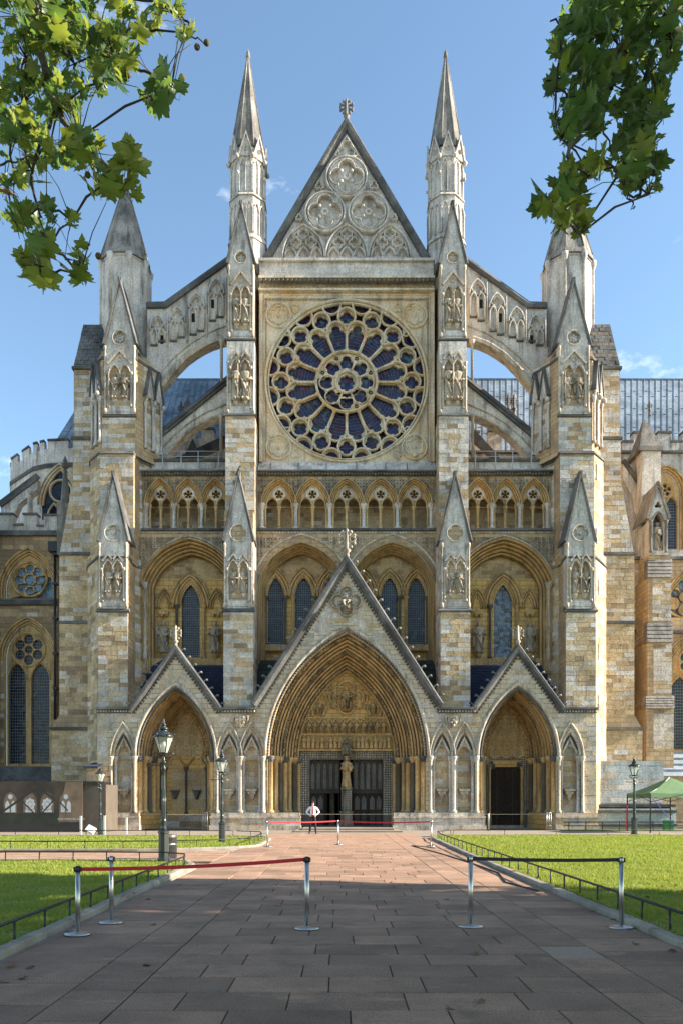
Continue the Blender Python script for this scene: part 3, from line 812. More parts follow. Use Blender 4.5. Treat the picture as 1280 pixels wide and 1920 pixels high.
# ---------- side porches: back wall with roundels, blind arches or a door
def side_porch(cx, has_door):
    D = SD; aa = SA1 + .12
    b = MB()
    poly = [(cx-aa, .9)] + arch(cx-aa, cx+aa, ZS, ZS+SH1+.12, 12) + [(cx+aa, .9)]
    zlow = Z(1420, D)
    if has_door:
        dx = (X(976,D)-X(916,D))/2 - .05
        dc = X(946.5, D)
        hole = [(dc-dx, .91), (dc-dx, Z(1438,D)), (dc+dx, Z(1438,D)), (dc+dx, .91)]
        b.plate(poly, [hole], D, D+.19, 0)
    else: b.prism(poly, D, D+.3, 0)
    if not has_door: b.box(cx-aa, cx+aa, D-.12, D+.25, 0, .88)
    else:
        b.box(cx-aa, dc-dx-.43, D-.02, D+.25, 0, .895); b.box(dc+dx+.43, cx+aa, D-.02, D+.25, 0, .895)
    w = build('porch_back_wall', b, M_GOLD, T)
    # roundels of six-petal tracery
    pit = 21.8*D/F; r = 9.6*D/F
    inner = arch(cx-aa+.12, cx+aa-.12, ZS, ZS+SH1-.05, 12)
    test = [(cx-aa+.12, zlow-.2)] + inner + [(cx+aa-.12, zlow-.2)]
    for j in range(7):
        for i in range(-4, 5):
            x = cx + (i + (.5 if j % 2 else 0))*pit; z = zlow + .32 + j*pit*.88
            if not inside((x, z), test): continue
            c = MB()
            c.sweep(circle(x, z, r, 18), roll(.1,.16,3), D, True, 0, True)
            if all(inside((x+r*.8*math.cos(q), z+r*.8*math.sin(q)), test) for q in (0,1,2,3,4,5)): pass
            for k in range(5):
                a = pi/2 + k*2*pi/5; c.sweep(circle(x+r*.5*math.cos(a), z+r*.5*math.sin(a), r*.3, 8), roll(.06,.12,2), D, True, 0, True)
            c.ball((x, D-.02, z), r*.2, n=4)
            build('roundel', c, M_ROSE, w)
    bb = MB()
    for a_ in (0.16, .34):
        for x, z in arch(cx-aa+a_, cx+aa-a_, ZS, ZS+SH1-a_, 22):
            bb.ball((x+random.uniform(-.04,.04), D-.1, z+random.uniform(-.04,.04)), .09, n=4, sm=False)
    build('carved_foliage', bb, M_MOLD, w, 'stuff')
    if not has_door:
        for sgn in (-1, 1):
            c = MB(); x = cx + sgn*.70
            hw = .62
            outer = [(x-hw-.07, Z(1455,D))] + arch(x-hw-.07, x+hw+.07, Z(1440,D), Z(1417,D), 8) + [(x+hw+.07, Z(1455,D))]
            pts = [(x-hw, Z(1440,D)), (x-hw*.95, Z(1434,D)), (x-hw*.7, Z(1430,D)), (x-hw*.62, Z(1428,D)), (x-hw*.5, Z(1423,D)), (x, Z(1417,D)), (x+hw*.5, Z(1423,D)), (x+hw*.62, Z(1428,D)), (x+hw*.7, Z(1430,D)), (x+hw*.95, Z(1434,D)), (x+hw, Z(1440,D))]
            c.sweep(pts, roll(.16,.16,4), D, False, 0, True)
            build('blind_arch', c, M_MOLD, w)
        for dx in (-1.36, 0, 1.36):
            c = MB(); c.lathe(cx+dx, D-.08, [(.12,.92),(.12,1.02),(.07,1.1),(.07, Z(1449,D)), (.12, Z(1444,D)), (.18, Z(1439,D))], 8); build('shaft', c, M_PURB, w)
        for dx in (-.70, .72):
            k = MB(); x = cx+dx; zb_ = Z(1484, D)
            k.box(x-.28, x+.28, D-.36, D+.0, zb_, zb_+.09); k.box(x-.2, x+.2, D-.26, D-.0, zb_-.17, zb_-.002)
            k.lathe(x, D-.13, [(.05, zb_-.52), (.13, zb_-.42), (.15, zb_-.3), (.2, zb_-.172)], 8); k.ball((x, D-.25, zb_-.35), .09, n=4)
            build('bracket', k, M_DARK, w)
        frontpoly('T', w, [(322,1519),(390,1519),(390,1442),(322,1442)], D, ch=.42, ln=(.7,1.2), pale=0, quoin=0, tan=(1,1,3), th=.012)
        frontpoly('T', w, [(262,1551),(392,1551),(392,1530),(262,1530)], D-.12, ch=.4, ln=(.8,1.3), pale=.2, quoin=.2, tan=(2,2,0,6))
    else:
        c = MB(); c.box(dc-dx-.42, dc-dx, D-.05, D+.05, 0, Z(1425,D)); c.box(dc+dx, dc+dx+.42, D-.052, D+.05, 0, Z(1425,D)); c.box(dc-dx-.42, dc+dx+.42, D-.05, D+.05, Z(1425,D)+.002, Z(1419,D))
        fr = build('door_surround', c, M_TRELLIS, T)
        t = MB()
        for i in range(-14, 15):
            for j in range(31):
                x, z = dc + i*.13, .95+j*.13
                if z > Z(1420,D) or abs(x-dc) > dx+.4 or (abs(x-dc) < dx+.04 and z < Z(1427,D)): continue
                t.add([(x-.05,D-.055,z),(x,D-.055,z-.05),(x+.05,D-.055,z),(x,D-.055,z+.05),(x,D-.1,z)], [(0,1,4),(1,2,4),(2,3,4),(3,0,4)])
        build('carved_trellis', t, M_ASH, fr, 'stuff')
        for e in (-1, 1):
            s = MB(); s.lathe(dc+e*(dx+.06), D-.1, [(.12,.2),(.12,.8),(.08,.9),(.08,Z(1446,D)),(.16,Z(1438,D))], 8); build('shaft', s, M_MOLD, fr)
            k = MB(); 
            for q in range(9): k.ball((dc+e*(dx-.02-random.random()*.25), D-.08+random.random()*.1, Z(1440,D)+random.random()*.4), .11, n=4, sm=False)
            build('carved_foliage', k, M_DARK, fr, 'stuff')
        c = MB(); c.box(dc-1.15, dc+1.15, D-.3, D+.2, 0, .18); build('door_step', c, M_ASH, T)
        for e in (-1, 1):
            x0, x1 = sorted((dc+e*.012, dc+e*(dx+.02)))
            c = MB(); c.box(x0, x1, D+.2, D+.3, .18, Z(1436,D)); o = build('door', c, M_WOOD, T)
            q = MB(); ww = x1-x0
            for j in range(9):
                z = .55 + j*.43
                for sg in (-1, 1):
                    xm = (x0+x1)/2
                    q.tube([(xm, D+.18, z), (xm+sg*ww*.2, D+.18, z+.14), (xm+sg*ww*.38, D+.18, z+.06), (xm+sg*ww*.3, D+.18, z-.08), (xm+sg*ww*.18, D+.18, z)], .018, 4)
                    q.tube([(xm, D+.18, z+.2), (xm+sg*ww*.15, D+.18, z+.28), (xm+sg*ww*.25, D+.18, z+.24)], .014, 4)
            q.box((x0+x1)/2-.015, (x0+x1)/2+.015, D+.17, D+.2, .3, Z(1442,D))
            build('ironwork', q, plain('worn_iron', (.05,.055,.065), .4, .6) if 'worn_iron' not in MATS else MATS['worn_iron'], o)
            k = MB(); k.ball((dc+e*.1, D+.17, 1.2), .045, n=5); build('door_knob', k, M_BLACK, o)
        b2 = MB(); b2.box(dc-1.2, dc+1.2, D+.31, D+.4, 0, Z(1430,D)); build('door_backing', b2, M_VOID, T)
        frontpoly('T', w, [(988,1551),(1030,1551),(1030,1530),(988,1530)], D-.02, ch=.4, ln=(.8,1.3), pale=.2, tan=(2,2,0))
side_porch(XL, False)
side_porch(XR, True)
# ------------------------------------------------------------------ slate roofs of the porches
def slates(name, quad, mat, courses, cols, thing, irregular=0.02, keep=None, base=None):
    """overlapping slate courses over a sloping quad (bl, br, tr, tl)"""
    bl, br, tr, tl = [Vector(p) for p in quad]
    nrm = (br-bl).cross(tl-bl).normalized()
    if nrm.y > 0: nrm = -nrm
    o = MB(); bp = base or [tuple(p) for p in (bl, br, tr, tl)]; o.add(bp, [tuple(range(len(bp)))])
    roof = build(name, o, mat, thing)
    st = MB()
    for j in range(courses):
        a, c = j/courses, (j+1.12)/courses
        l0, r0 = bl+(tl-bl)*a, br+(tr-br)*a
        l1, r1 = bl+(tl-bl)*min(1,c), br+(tr-br)*min(1,c)
        for i in range(cols):
            u0 = (i + (.5 if j % 2 else 0))/cols; u1 = min(1, u0 + .96/cols)
            if u0 >= 1: continue
            mid_ = l0+(r0-l0)*((u0+u1)/2)
            if keep and not keep(mid_.x, mid_.z + .12): continue
            t = .035 + random.uniform(0, irregular)
            q = [l0+(r0-l0)*u0+nrm*t, l0+(r0-l0)*u1+nrm*t, l1+(r1-l1)*u1+nrm*.008, l1+(r1-l1)*u0+nrm*.008]
            k = [l0+(r0-l0)*u0, l0+(r0-l0)*u1]
            st.add([tuple(p) for p in q+k], [(0,1,2,3),(0,4,5,1)])
    build('slates', st, mat, roof, 'stuff')
    return roof
for s, m in sides:
    for nm_, q, gx, gy, fx, mat, nc, nw_, irr, poly in (('porch_roof', [(244,1336),(424,1336),(424,1248),(244,1248)], 330, 1222, 90, M_SLATE, 16, 18, .02, [(244,1336),(330,1222),(416,1336),(424,1336),(424,1248),(286,1248)]),
                                   ('porch_roof', [(478,1336),(600,1336),(600,1238),(478,1238)], 650, 1060, 172, M_GSLATE, 11, 9, .05, [(476,1336),(539,1240),(489,1238),(482,1260)])):
        Dn, Df = 49.95, 50.32
        Dz = lambda py: Dn + (Df-Dn)*(1336-py)/98
        pts = [(X(m(p),Dz(z)), Dz(z), Z(z,Dz(z))) for p, z in q]
        if s: pts = [pts[1], pts[0], pts[3], pts[2]]
        gcx, gz, gw = X(m(gx),50.1), Z(gy,50.1), fx*50.1/F
        slope_ = (gz - Z(1336,50.1)) / gw
        wl = X(m(286 if gx == 330 else 480), 50.3); zl_ = Z(1336,50.1)
        def keep(x, z):
            if z < gz - abs(x-gcx)*slope_: return False
            t = (z-zl_)/(Z(1248,50.3)-zl_)
            edge = X(m(244 + 42*t if gx == 330 else 478 + 10*t), 50.1)
            return (x > edge) if s == 0 else (x < edge)
        bp = [(X(m(p),Dz(z)), Dz(z)+.01, Z(z,Dz(z))) for p, z in poly]
        slates(nm_, pts, mat, nc, nw_, T, irr, keep, bp)

# ------------------------------------------------------------------ piers with gabled niches
def niche_tier(px0, px1, gt, gb, nt_, nb, D, parent, rosette, mat=M_PALE, twin=True, depth=.62, zig=True):
    """pale panel with a steep gable, a rosette and a double niche.  gt gable tip, gb gable foot, nt_ niche head, nb sill"""
    x0, x1 = X(px0,D), X(px1,D); xc = (x0+x1)/2; w = x1-x0
    zt, zb_, zn, zs_ = Z(gt,D), Z(gb,D), Z(nt_,D), Z(nb,D)
    poly = [(x0, zs_), (x1, zs_), (x1, zb_), (xc, zt), (x0, zb_)]
    hw = w*.335
    hole = [(xc-hw, zs_+.5)]
    for c in (-1, 1): hole += arch(xc+c*hw/2-hw/2, xc+c*hw/2+hw/2, zn-.55, zn, 5)[(0 if c < 0 else 1):]
    hole += [(xc+hw, zs_+.5)]
    b = MB()
    zr = zb_ + (zt-zb_)*(.12 if rosette == 4 else .10); rr = w*(.27 if rosette == 4 else .215)
    b.plate(poly, [hole, foil(xc, zr, rosette, rr*.55, rr*.5, pi/2, 40)], D, D+depth, 0)
    b.add([(x0+.02, D+depth-.02, zs_), (x1-.02, D+depth-.02, zs_), (x1-.02, D+depth-.02, zn+.1), (x0+.02, D+depth-.02, zn+.1)], [(0,1,2,3)])
    b.add([(xc-rr, D+.16, zr-rr), (xc+rr, D+.16, zr-rr), (xc+rr, D+.16, zr+rr), (xc-rr, D+.16, zr+rr)], [(0,1,2,3)])
    if rosette == 5:
        for k in range(6):
            a = pi/2 + k*pi/3; b.ball((xc+rr*.42*math.cos(a), D+.13, zr+rr*.42*math.sin(a)), rr*.26, n=5)
        b.ball((xc, D+.1, zr), rr*.28, n=5)
    else: b.ball((xc, D+.05, zr), rr*.2, n=4); b.ball((xc, D+.12, zr), rr*.26, n=4)
    b.sweep(circle(xc, zr, rr*1.1, 26), roll(.09,.1,3), D, True, 0, True)
    o = build('niche_tabernacle', b, mat, parent)
    # coping of the steep gable, stone slab roof behind it
    c = MB()
    c.sweep([(x0-.06, zb_-.02), (xc, zt+.1), (x1+.06, zb_-.02)], [(-.09,0),(-.09,-.1),(.06,-.12),(.12,-.04),(.12,1.5)], D, False, 0)
    c.ball((xc, D+.1, zt+.22), .16, n=5); c.box(xc-.1, xc+.1, D-.06, D+.5, zt+.0, zt+.34)
    build('gable_coping', c, M_DARK, o)
    # arch heads, gablets, colonnettes
    c = MB()
    for e in (-1, 1):
        ca = xc+e*hw/2
        c.sweep(arch(ca-hw/2-.02, ca+hw/2+.02, zn-.55, zn+.06, 6), roll(.11,.12,4), D, False, 0, True)
        if zig: c.sweep([(ca-hw/2-.05, zn-.02), (ca, zn+.42), (ca+hw/2+.05, zn-.02)], block(.1,.12), D, False, 0)
        foil_plate(c, ca, zn-.2, hw*.34, 3, hw*.14, hw*.15, pi/2, D+.2, D+.35, 0, 24)
    c.ball((xc, D+.05, zn-.5), .13, n=5); c.ball((xc, D+.05, zn-.66), .09, n=4)
    if not zig:
        c.sweep([(xc-hw-.12, zn+.1), (xc, zn+.95), (xc+hw+.12, zn+.1)], block(.12,.14), D, False, 0)
        c.sweep(circle(xc, zn+.42, .15, 12), roll(.06,.08,3), D, True, 0, True)
    for e in (-1, 1):
        c.ball((xc+e*(hw+.1), D-.03, zn-.52), .14, n=5)
        c.lathe(xc+e*(hw+.08), D-.02, [(.1, zs_+.42), (.1, zs_+.55), (.065, zs_+.62), (.065, zn-.6), (.11, zn-.5)], 7)
        c.lathe(xc+e*(w/2-.05), D-.03, [(.1, zs_+.05), (.1, zs_+.3), (.06, zs_+.4), (.06, zb_-.45), (.1, zb_-.35), (.1, zb_-.15)], 7)
    c.add([(xc-hw-.1, D-.04, zs_+.12), (xc+hw+.1, D-.04, zs_+.12), (xc+hw, D+depth-.03, zs_+.5), (xc-hw, D+depth-.03, zs_+.5)], [(0,1,2,3)])
    build('niche_arches', c, M_ASH, o)
    st = []
    for e in (-1, 1):
        k = MB(); z0 = zs_ + .62
        k.lathe(xc+e*hw*.52, D+.17, [(.05, z0-.02), (.13, z0+.1), (.2, z0+.3), (.22, z0+.36)], 8, 0); k.ball((xc+e*hw*.52, D+.02, z0+.2), .09, n=4)
        build('pedestal', k, mat, o)
        st.append((xc+e*hw*.52, D+.17, z0+.36, zn-.72-z0-.36+.28))
    return o, st
def setoff(mb, px0, px1, y, D, dep, m=0, h=.2):
    x0, x1 = X(px0,D), X(px1,D)
    z = Z(y, D)
    mb.add([(x0-.1,D-.14,z-h*.5),(x1+.1,D-.14,z-h*.5),(x1+.1,D-.14,z-h*.1),(x0-.1,D-.14,z-h*.1),(x0,D+dep,z+h*1.6),(x1,D+dep,z+h*1.6),(x0-.02,D+.01,z-h*.9),(x1+.02,D+.01,z-h*.9),(x0-.1,D+dep,z-h*.5),(x1+.1,D+dep,z-h*.5)],
           [(0,1,2,3),(3,2,5,4),(6,7,1,0),(1,9,5,2),(0,3,4,8)], m)
STATUES = []
TURRET = {}
for s, m in sides:
    sd = 'right' if s else 'left'
    def P(a, c): return sorted((m(a), m(c)))
    # ---- inner pier
    b = MB()
    a, c = P(419.5, 475); b.box(X(a,48.05), X(c,48.05), 48.05, 51.6, Z(1345,48.05), Z(1146,48.05))
    x0, x1 = X(a,48.05), X(c,48.05)
    b.box(x0+.02, x1-.02, 48.2, 51.62, Z(1146,48.05), Z(958,48.2))
    a, c = P(423, 478); b.box(X(a,49.2), X(c,49.2), 49.2, 52.4, Z(990,49.2), Z(778,49.2))
    a, c = P(427, 477); b.box(X(a,49.5), X(c,49.5), 49.5, 52.42, Z(778,49.5), Z(640,49.5))
    a, c = P(431, 476); b.box(X(a,49.8), X(c,49.8), 49.8, 52.44, Z(640,49.8), Z(470,49.8))
    pier = build('pier', b, [M_WALL], T)
    a, c = P(419.5, 475); frontpoly('T', pier, [(a,1333),(c,1333),(c,1148),(a,1148)], 48.05, ch=.3, ln=(.4,.95), pale=.12, quoin=.55)
    a, c = P(423, 478); frontpoly('T', pier, [(a,990),(c,990),(c,782),(a,782)], 49.2, ch=.3, ln=(.4,.95), pale=.3, quoin=.65)
    # the return faces
    for (pa, Dp, y0, y1) in ((475, 48.05, 1333, 1000), (478, 49.2, 880, 782)):
        xx = X(m(pa), Dp); sg = -1 if s else 1
        ashlar('T', pier, [(Dp+.05, Z(y0,Dp)), (Dp+2.3, Z(y0,Dp)), (Dp+2.3, Z(y1,Dp)), (Dp+.05, Z(y1,Dp))], (xx, 0, 0), (0,1,0), (sg,0,0), pale=.6, quoin=.6, ch=.32)
    a, c = P(420.5, 474); o, st = niche_tier(a, c, 893, 1014, 1052, 1141, 48.15, pier, 4); STATUES += [(p, sd, 'inner', 'lower') for p in st]
    a, c = P(426, 477); 
    bq = MB(); setoff(bq, *P(419, 476), 1144, 48.1, .3); setoff(bq, *P(422, 479), 778, 49.3, .4); setoff(bq, *P(425, 478), 636, 49.55, .4); build('weathering', bq, M_DARK, pier)
    # middle tier: a flat panel with a double niche, no gable
    x0, x1 = X(a,49.42), X(c,49.42)
    def flat_tier(px0, px1, top, nh, bot, D, parent, depth=.58):
        x0, x1 = X(px0,D), X(px1,D); xc = (x0+x1)/2; w = x1-x0; hw = w*.33
        zt, zn, zs_ = Z(top,D), Z(nh,D), Z(bot,D)
        hole = [(xc-hw, zs_+.45)]
        for cc in (-1, 1): hole += arch(xc+cc*hw/2-hw/2, xc+cc*hw/2+hw/2, zn-.5, zn, 5)[(0 if cc < 0 else 1):]
        hole += [(xc+hw, zs_+.45)]
        b = MB(); b.plate([(x0,zs_),(x1,zs_),(x1,zt),(x0,zt)], [hole], D, D+depth)
        b.add([(x0+.02, D+depth-.02, zs_), (x1-.02, D+depth-.02, zs_), (x1-.02, D+depth-.02, zn+.1), (x0+.02, D+depth-.02, zn+.1)], [(0,1,2,3)])
        o = build('niche_tabernacle', b, M_PALE, parent)
        b = MB()
        for e in (-1, 1):
            ca = xc+e*hw/2
            b.sweep(arch(ca-hw/2-.02, ca+hw/2+.02, zn-.5, zn+.06, 6), roll(.11,.12,4), D, False, 0, True)
            b.sweep([(ca-hw/2-.05, zn+.05), (ca, zn+.5), (ca+hw/2+.05, zn+.05)], block(.1,.12), D, False, 0)
            foil_plate(b, ca, zn-.2, hw*.34, 3, hw*.14, hw*.15, pi/2, D+.2, D+.35, 0, 24)
            b.ball((xc+e*(hw+.1), D-.03, zn-.5), .14, n=5)
            b.lathe(xc+e*(hw+.08), D-.02, [(.1, zs_+.3), (.065, zs_+.45), (.065, zn-.6), (.11, zn-.5)], 7)
            b.lathe(xc+e*(w/2-.05), D-.03, [(.1, zs_+.05), (.06, zs_+.3), (.06, zn-.2), (.1, zn-.1)], 7)
        b.ball((xc, D+.05, zn-.48), .13, n=5)
        build('niche_arches', b, M_ASH, o)
        st = []
        for e in (-1, 1):
            k = MB(); z0 = zs_ + .5
            k.lathe(xc+e*hw*.52, D+.16, [(.05, z0-.02), (.13, z0+.08), (.2, z0+.26), (.22, z0+.32)], 8); build('pedestal', k, M_PALE, o)
            st.append((xc+e*hw*.52, D+.16, z0+.32, zn-.42-z0-.32+.1))
        return st
    st = flat_tier(a, c, 640, 676, 775, 49.42, pier); STATUES += [(p, sd, 'inner', 'middle') for p in st]
    a, c = P(428, 476); o, st = niche_tier(a, c, 386, 494, 538, 634, 49.72, pier, 5, zig=False); STATUES += [(p, sd, 'inner', 'top') for p in st]
    # ---- slender octagonal pinnacle behind it
    D = 52.0; cx = X(m(465.5), D); r = 33.5*D/F
    oc = lambda q, ph=pi/8: [(cx + q*math.cos(ph+i*pi/4), D + q*math.sin(ph+i*pi/4)) for i in range(8)]
    rr = r/math.cos(pi/8)
    b = MB()
    b.plan(oc(rr), Z(560,D), Z(470,D)); b.plan(oc(rr*1.08), Z(470,D)+.002, Z(460,D), 0, oc(rr*.98)); b.plan(oc(rr*.93), Z(460,D)+.004, Z(390,D))
    b.plan(oc(rr*1.02), Z(390,D)+.002, Z(384,D), 0, oc(rr*.93)); b.plan(oc(rr*.88), Z(384,D)+.003, Z(300,D))
    pin = build('pinnacle', b, M_PALE, T)
    b = MB()
    b.plan(oc(rr*.9), Z(296,D), Z(105,D), 0, oc(.06)); b.lathe(cx, D, [(.12, Z(110,D)), (.16, Z(106,D)), (.1, Z(103,D)), (.14, Z(101,D)), (.02, Z(93,D))], 8)
    for i in range(8):
        a0_ = pi/8+i*pi/4
        b.tube([(cx+rr*.9*math.cos(a0_), D+rr*.9*math.sin(a0_), Z(296,D)), (cx+.06*math.cos(a0_), D+.06*math.sin(a0_), Z(106,D))], [.07,.035], 4)
    build('spire', b, M_SPIRE, pin)
    b = MB()
    for i in range(8):                                     # gablets and paired lights on each face
        ph = i*pi/4
        M = Matrix.Translation((cx, D, 0)) @ Matrix.Rotation(ph + pi/2, 4, 'Z')
        f = r*.88; w = f*math.tan(pi/8)
        k0 = len(b.v)
        b.prism([(-w, Z(318,D)), (w, Z(318,D)), (0, Z(279,D))], -f-.1, -f+.5, 0)
        b.sweep([(-w-.02, Z(316,D)), (0, Z(276,D)), (w+.02, Z(316,D))], block(.09,.1), -f-.1)
        for e in (-1, 1): b.sweep(arch(e*w*.45-w*.4, e*w*.45+w*.4, Z(334,D), Z(322,D), 4), roll(.09,.1,3), -f-.02)
        b.sweep(circle(0, Z(305,D), .13, 9), roll(.06,.08,2), -f-.11, True)
        for q in (-w, -w*.08, w*.92): b.lathe(q, -f-.04, [(.075, Z(383,D)), (.055, Z(380,D)), (.055, Z(336,D)), (.09, Z(333,D))], 5)
        for e in (-1, 1): b.sweep(arch(e*w*.47-w*.42, e*w*.47+w*.42, Z(414,D), Z(402,D), 4), roll(.1,.1,3), -r*.93-.02)
        for q in (-w, 0, w): b.lathe(q, -r*.93-.04, [(.08, Z(459,D)), (.06, Z(455,D)), (.06, Z(416,D)), (.1, Z(413,D))], 5)
        b.ball((w, -f-.2, Z(320,D)), .17, n=5); b.ball((w, -f-.16, Z(349,D)), .12, n=4) if i % 2 else None
        b.xf(k0, M)
    build('pinnacle_arcade', b, M_PALE, pin)

    # ---- outer stair turret and its pier
    sg = -1 if s == 0 else 1
    def q(px, D): return (X(m(px), D), D)
    b = MB()
    base = [q(165,50.1), q(184.5,48.15), q(240,48.15), q(253,49.9), q(279,51.0), q(279,54.5), q(165,54.5)]
    b.plan(base, 0, Z(1042,48.1))
    base2 = [q(170,50.3), q(188,49.2), q(251,49.2), q(262,50.4), q(284,51.2), q(284,54.5), q(170,54.5)]
    b.plan(base2, Z(1046,48.1), Z(852,49.6), 0)
    b.plan([(x, y) for x, y in base], Z(1042,48.1)+.002, Z(1028,48.1), 0, base2)
    base3 = [q(176,50.6), q(191,49.7), q(255,49.7), q(270,50.4), q(302,51.6), q(302,54.4), q(176,54.4)]
    b.plan(base3, Z(852,49.6)+.002, Z(672,49.6))
    base4 = [q(192,51), q(255,51), q(282,52.2), q(282,54.2), q(192,54.2)]
    b.plan(base3, Z(672,49.6)+.002, Z(634,49.6), 0, base4)
    tur = build('stair_turret', b, M_WALL, T)
    bq = MB()
    for (bs_, zz, sc) in ((base, Z(1042,48.1), 1.004), (base2, Z(852,49.6), 1.004), (base3, Z(668,49.6), 1.003)):
        mx_ = sum(p[0] for p in bs_)/len(bs_); my_ = 51.8
        ex = [((x-mx_)*1.03+mx_, (y-my_)*1.05+my_) for x, y in bs_]
        bq.plan(ex, zz-.16, zz+.05, 0, [((x-mx_)*1.005+mx_, (y-my_)*1.01+my_) for x, y in bs_])
    setoff(bq, *P(184, 241), 1144, 48.16, .3); setoff(bq, *P(196, 254), 779, 49.72, .3)
    build('weathering', bq, M_DARK, tur)
    a, c = P(184.5, 240); frontpoly('T', tur, [(a,1333),(c,1333),(c,1148),(a,1148)], 48.15, ch=.3, ln=(.4,.95), pale=.12, quoin=.45)
    a, c = P(188, 251); frontpoly('T', tur, [(a,1040),(c,1040),(c,856),(a,856)], 49.2, ch=.3, ln=(.4,.95), pale=.35, quoin=.7)
    a, c = P(192, 254); frontpoly('T', tur, [(a,850),(c,850),(c,782),(a,782)], 49.7, ch=.3, ln=(.4,.95), pale=.4, quoin=.7)
    # canted faces
    def canted(pA, DA, pB, DB, y0, y1, **k):
        A, B = Vector((*q(pA,DA), 0)), Vector((*q(pB,DB), 0))
        if A.x > B.x: A, B = B, A
        U = (B-A); ln_ = U.length; U.normalize(); N = Vector((U.y, -U.x, 0))
        if N.y > 0: N = -N
        ashlar('T', tur, [(.02, Z(y0,DA)), (ln_-.02, Z(y0,DA)), (ln_-.02, Z(y1,DA)), (.02, Z(y1,DA))], A, U, N, **k)
    canted(165,50.1,184.5,48.15,1470,1046, pale=.06 if s == 0 else .4, quoin=.1); canted(170,50.3,188,49.2,1026,860, pale=.1 if s == 0 else .5, quoin=.1)
    canted(240,48.15,253,49.9,1330,1046, pale=.6, quoin=.6); canted(253,49.9,279,51.0,1330,1046, pale=.3, quoin=.4); canted(262,50.4,284,51.2,1020,860, pale=.5); canted(270,50.4,302,51.6,840,675, pale=.5)
    if s:                                                  # slit windows of the stair on the sunlit cant
        for yy in (880, 1000, 1105, 1225, 1320):
            A, B = Vector((*q(165,50.1), 0)), Vector((*q(184.5,48.15), 0))
            if yy < 1040: A, B = Vector((*q(170,50.3), 0)), Vector((*q(188,49.2), 0))
            U = (B-A).normalized(); N = Vector((U.y, -U.x, 0)); N = N if N.y < 0 else -N
            mid = A + (B-A)*.78
            w = MB(); z0_, z1_ = Z(yy+15,49), Z(yy-15,49)
            pts = [mid-U*.1+N*.025, mid+U*.1+N*.025]
            w.add([(p.x, p.y, zz) for zz in (z0_, z1_) for p in pts], [(0,1,3,2)])
            build('slit_window', w, M_VOID, tur)
    a, c = P(186, 239); o, st = niche_tier(a, c, 893, 1014, 1052, 1141, 48.05, tur, 4); STATUES += [(p, sd, 'outer', 'lower') for p in st]
    a, c = P(196.5, 254); o, st = niche_tier(a, c, 530, 645, 686, 776, 49.6, tur, 5, zig=False); STATUES += [(p, sd, 'outer', 'upper') for p in st]
    # gablets on the canted faces at the top
    for (pA, DA, pB, DB) in ((270,50.4,302,51.6), (176,50.6,191,49.7)):
        A, B = Vector((*q(pA,DA), 0)), Vector((*q(pB,DB), 0))
        if A.x > B.x: A, B = B, A
        U = (B-A); ln_ = U.length; U.normalize(); ang = math.atan2(U.y, U.x)
        n = 2
        w = ln_/n/2
        for i in range(n):
            b = MB()
            xc_ = (i+.5)*ln_/n
            b.prism([(xc_-w, Z(738,50)), (xc_+w, Z(738,50)), (xc_, Z(686,50))], -.22, .9, 0)
            b.sweep([(xc_-w, Z(737,50)), (xc_, Z(684,50)), (xc_+w, Z(737,50))], [(-.05,0),(-.05,-.1),(.09,-.1),(.09,1.0)], -.2, False, 1)
            b.sweep(arch(xc_-w*.75, xc_+w*.75, Z(752,50), Z(728,50), 6), roll(.13,.14,3), -.1, False, 0, True)
            for e in (-1, 1):
                b.lathe(xc_+e*w*.85, -.12, [(.12, Z(835,50)), (.12, Z(831,50)), (.075, Z(828,50)), (.075, Z(760,50)), (.13, Z(753,50)), (.14, Z(748,50))], 7)
            b.ball((xc_+w, -.28, Z(745,50)), .17, n=5)
            b.xf(0, Matrix.Translation(A) @ Matrix.Rotation(ang, 4, 'Z')); build('turret_gablet', b, [M_PALE, M_DARK], tur)
    # octagonal top and its spire
    D = 53.2; cx = X(m(236.5), D); r = 41.5*D/F; rr = r/math.cos(pi/8)
    oc = lambda q_, ph=pi/8: [(cx + q_*math.cos(ph+i*pi/4), D + q_*math.sin(ph+i*pi/4)) for i in range(8)]
    b = MB(); b.plan(oc(rr), Z(700,D), Z(499,D)); top = build('turret_top', b, M_PALE, T)
    b = MB(); b.plan(oc(rr*1.09), Z(503,D), Z(490,D), 0, oc(rr*.98)); b.plan(oc(rr*.98), Z(490,D)+.003, Z(345,D), 0, oc(.1))
    for i in range(8):
        a_ = pi/8+i*pi/4; b.tube([(cx+rr*.98*math.cos(a_), D+rr*.98*math.sin(a_), Z(490,D)), (cx+.1*math.cos(a_), D+.1*math.sin(a_), Z(346,D))], [.07,.04], 4)
    b.ball((cx, D, Z(342,D)), .22, n=6)
    build('spire', b, M_SPIRE, top)
    b = MB()
    for i in range(8):
        a_ = pi/8+i*pi/4; x, y = cx+rr*math.cos(a_), D+rr*math.sin(a_)
        b.lathe(x, y, [(.1, Z(660,D)), (.1, Z(519,D)), (.2, Z(512,D)), (.24, Z(503,D))], 7)
    for i in range(8):
        k0 = len(b.v)
        for t in range(9): b.ball(((t-4)*.15, -r-.03, Z(507,D)), .06, n=4, sm=False)
        b.xf(k0, Matrix.Translation((cx, D, 0)) @ Matrix.Rotation(i*pi/4, 4, 'Z'))
    build('angle_shafts', b, M_PALE, top)

    # ---- flanking buttress beyond the turret
    sgn = -1 if s == 0 else 1
    b = MB()
    def bx(pa, pc, y0, y1, D, dd=4.5): 
        a_, c_ = P(pa, pc); b.box(X(a_,D), X(c_,D), D, D+dd, Z(y0,D), Z(y1,D))
    bx(97, 168, 1480, 1366, 50.3); bx(112, 168, 1366, 1041, 50.6); bx(137, 186, 905, 824, 51.0); bx(139, 186, 824, 690, 51.2)
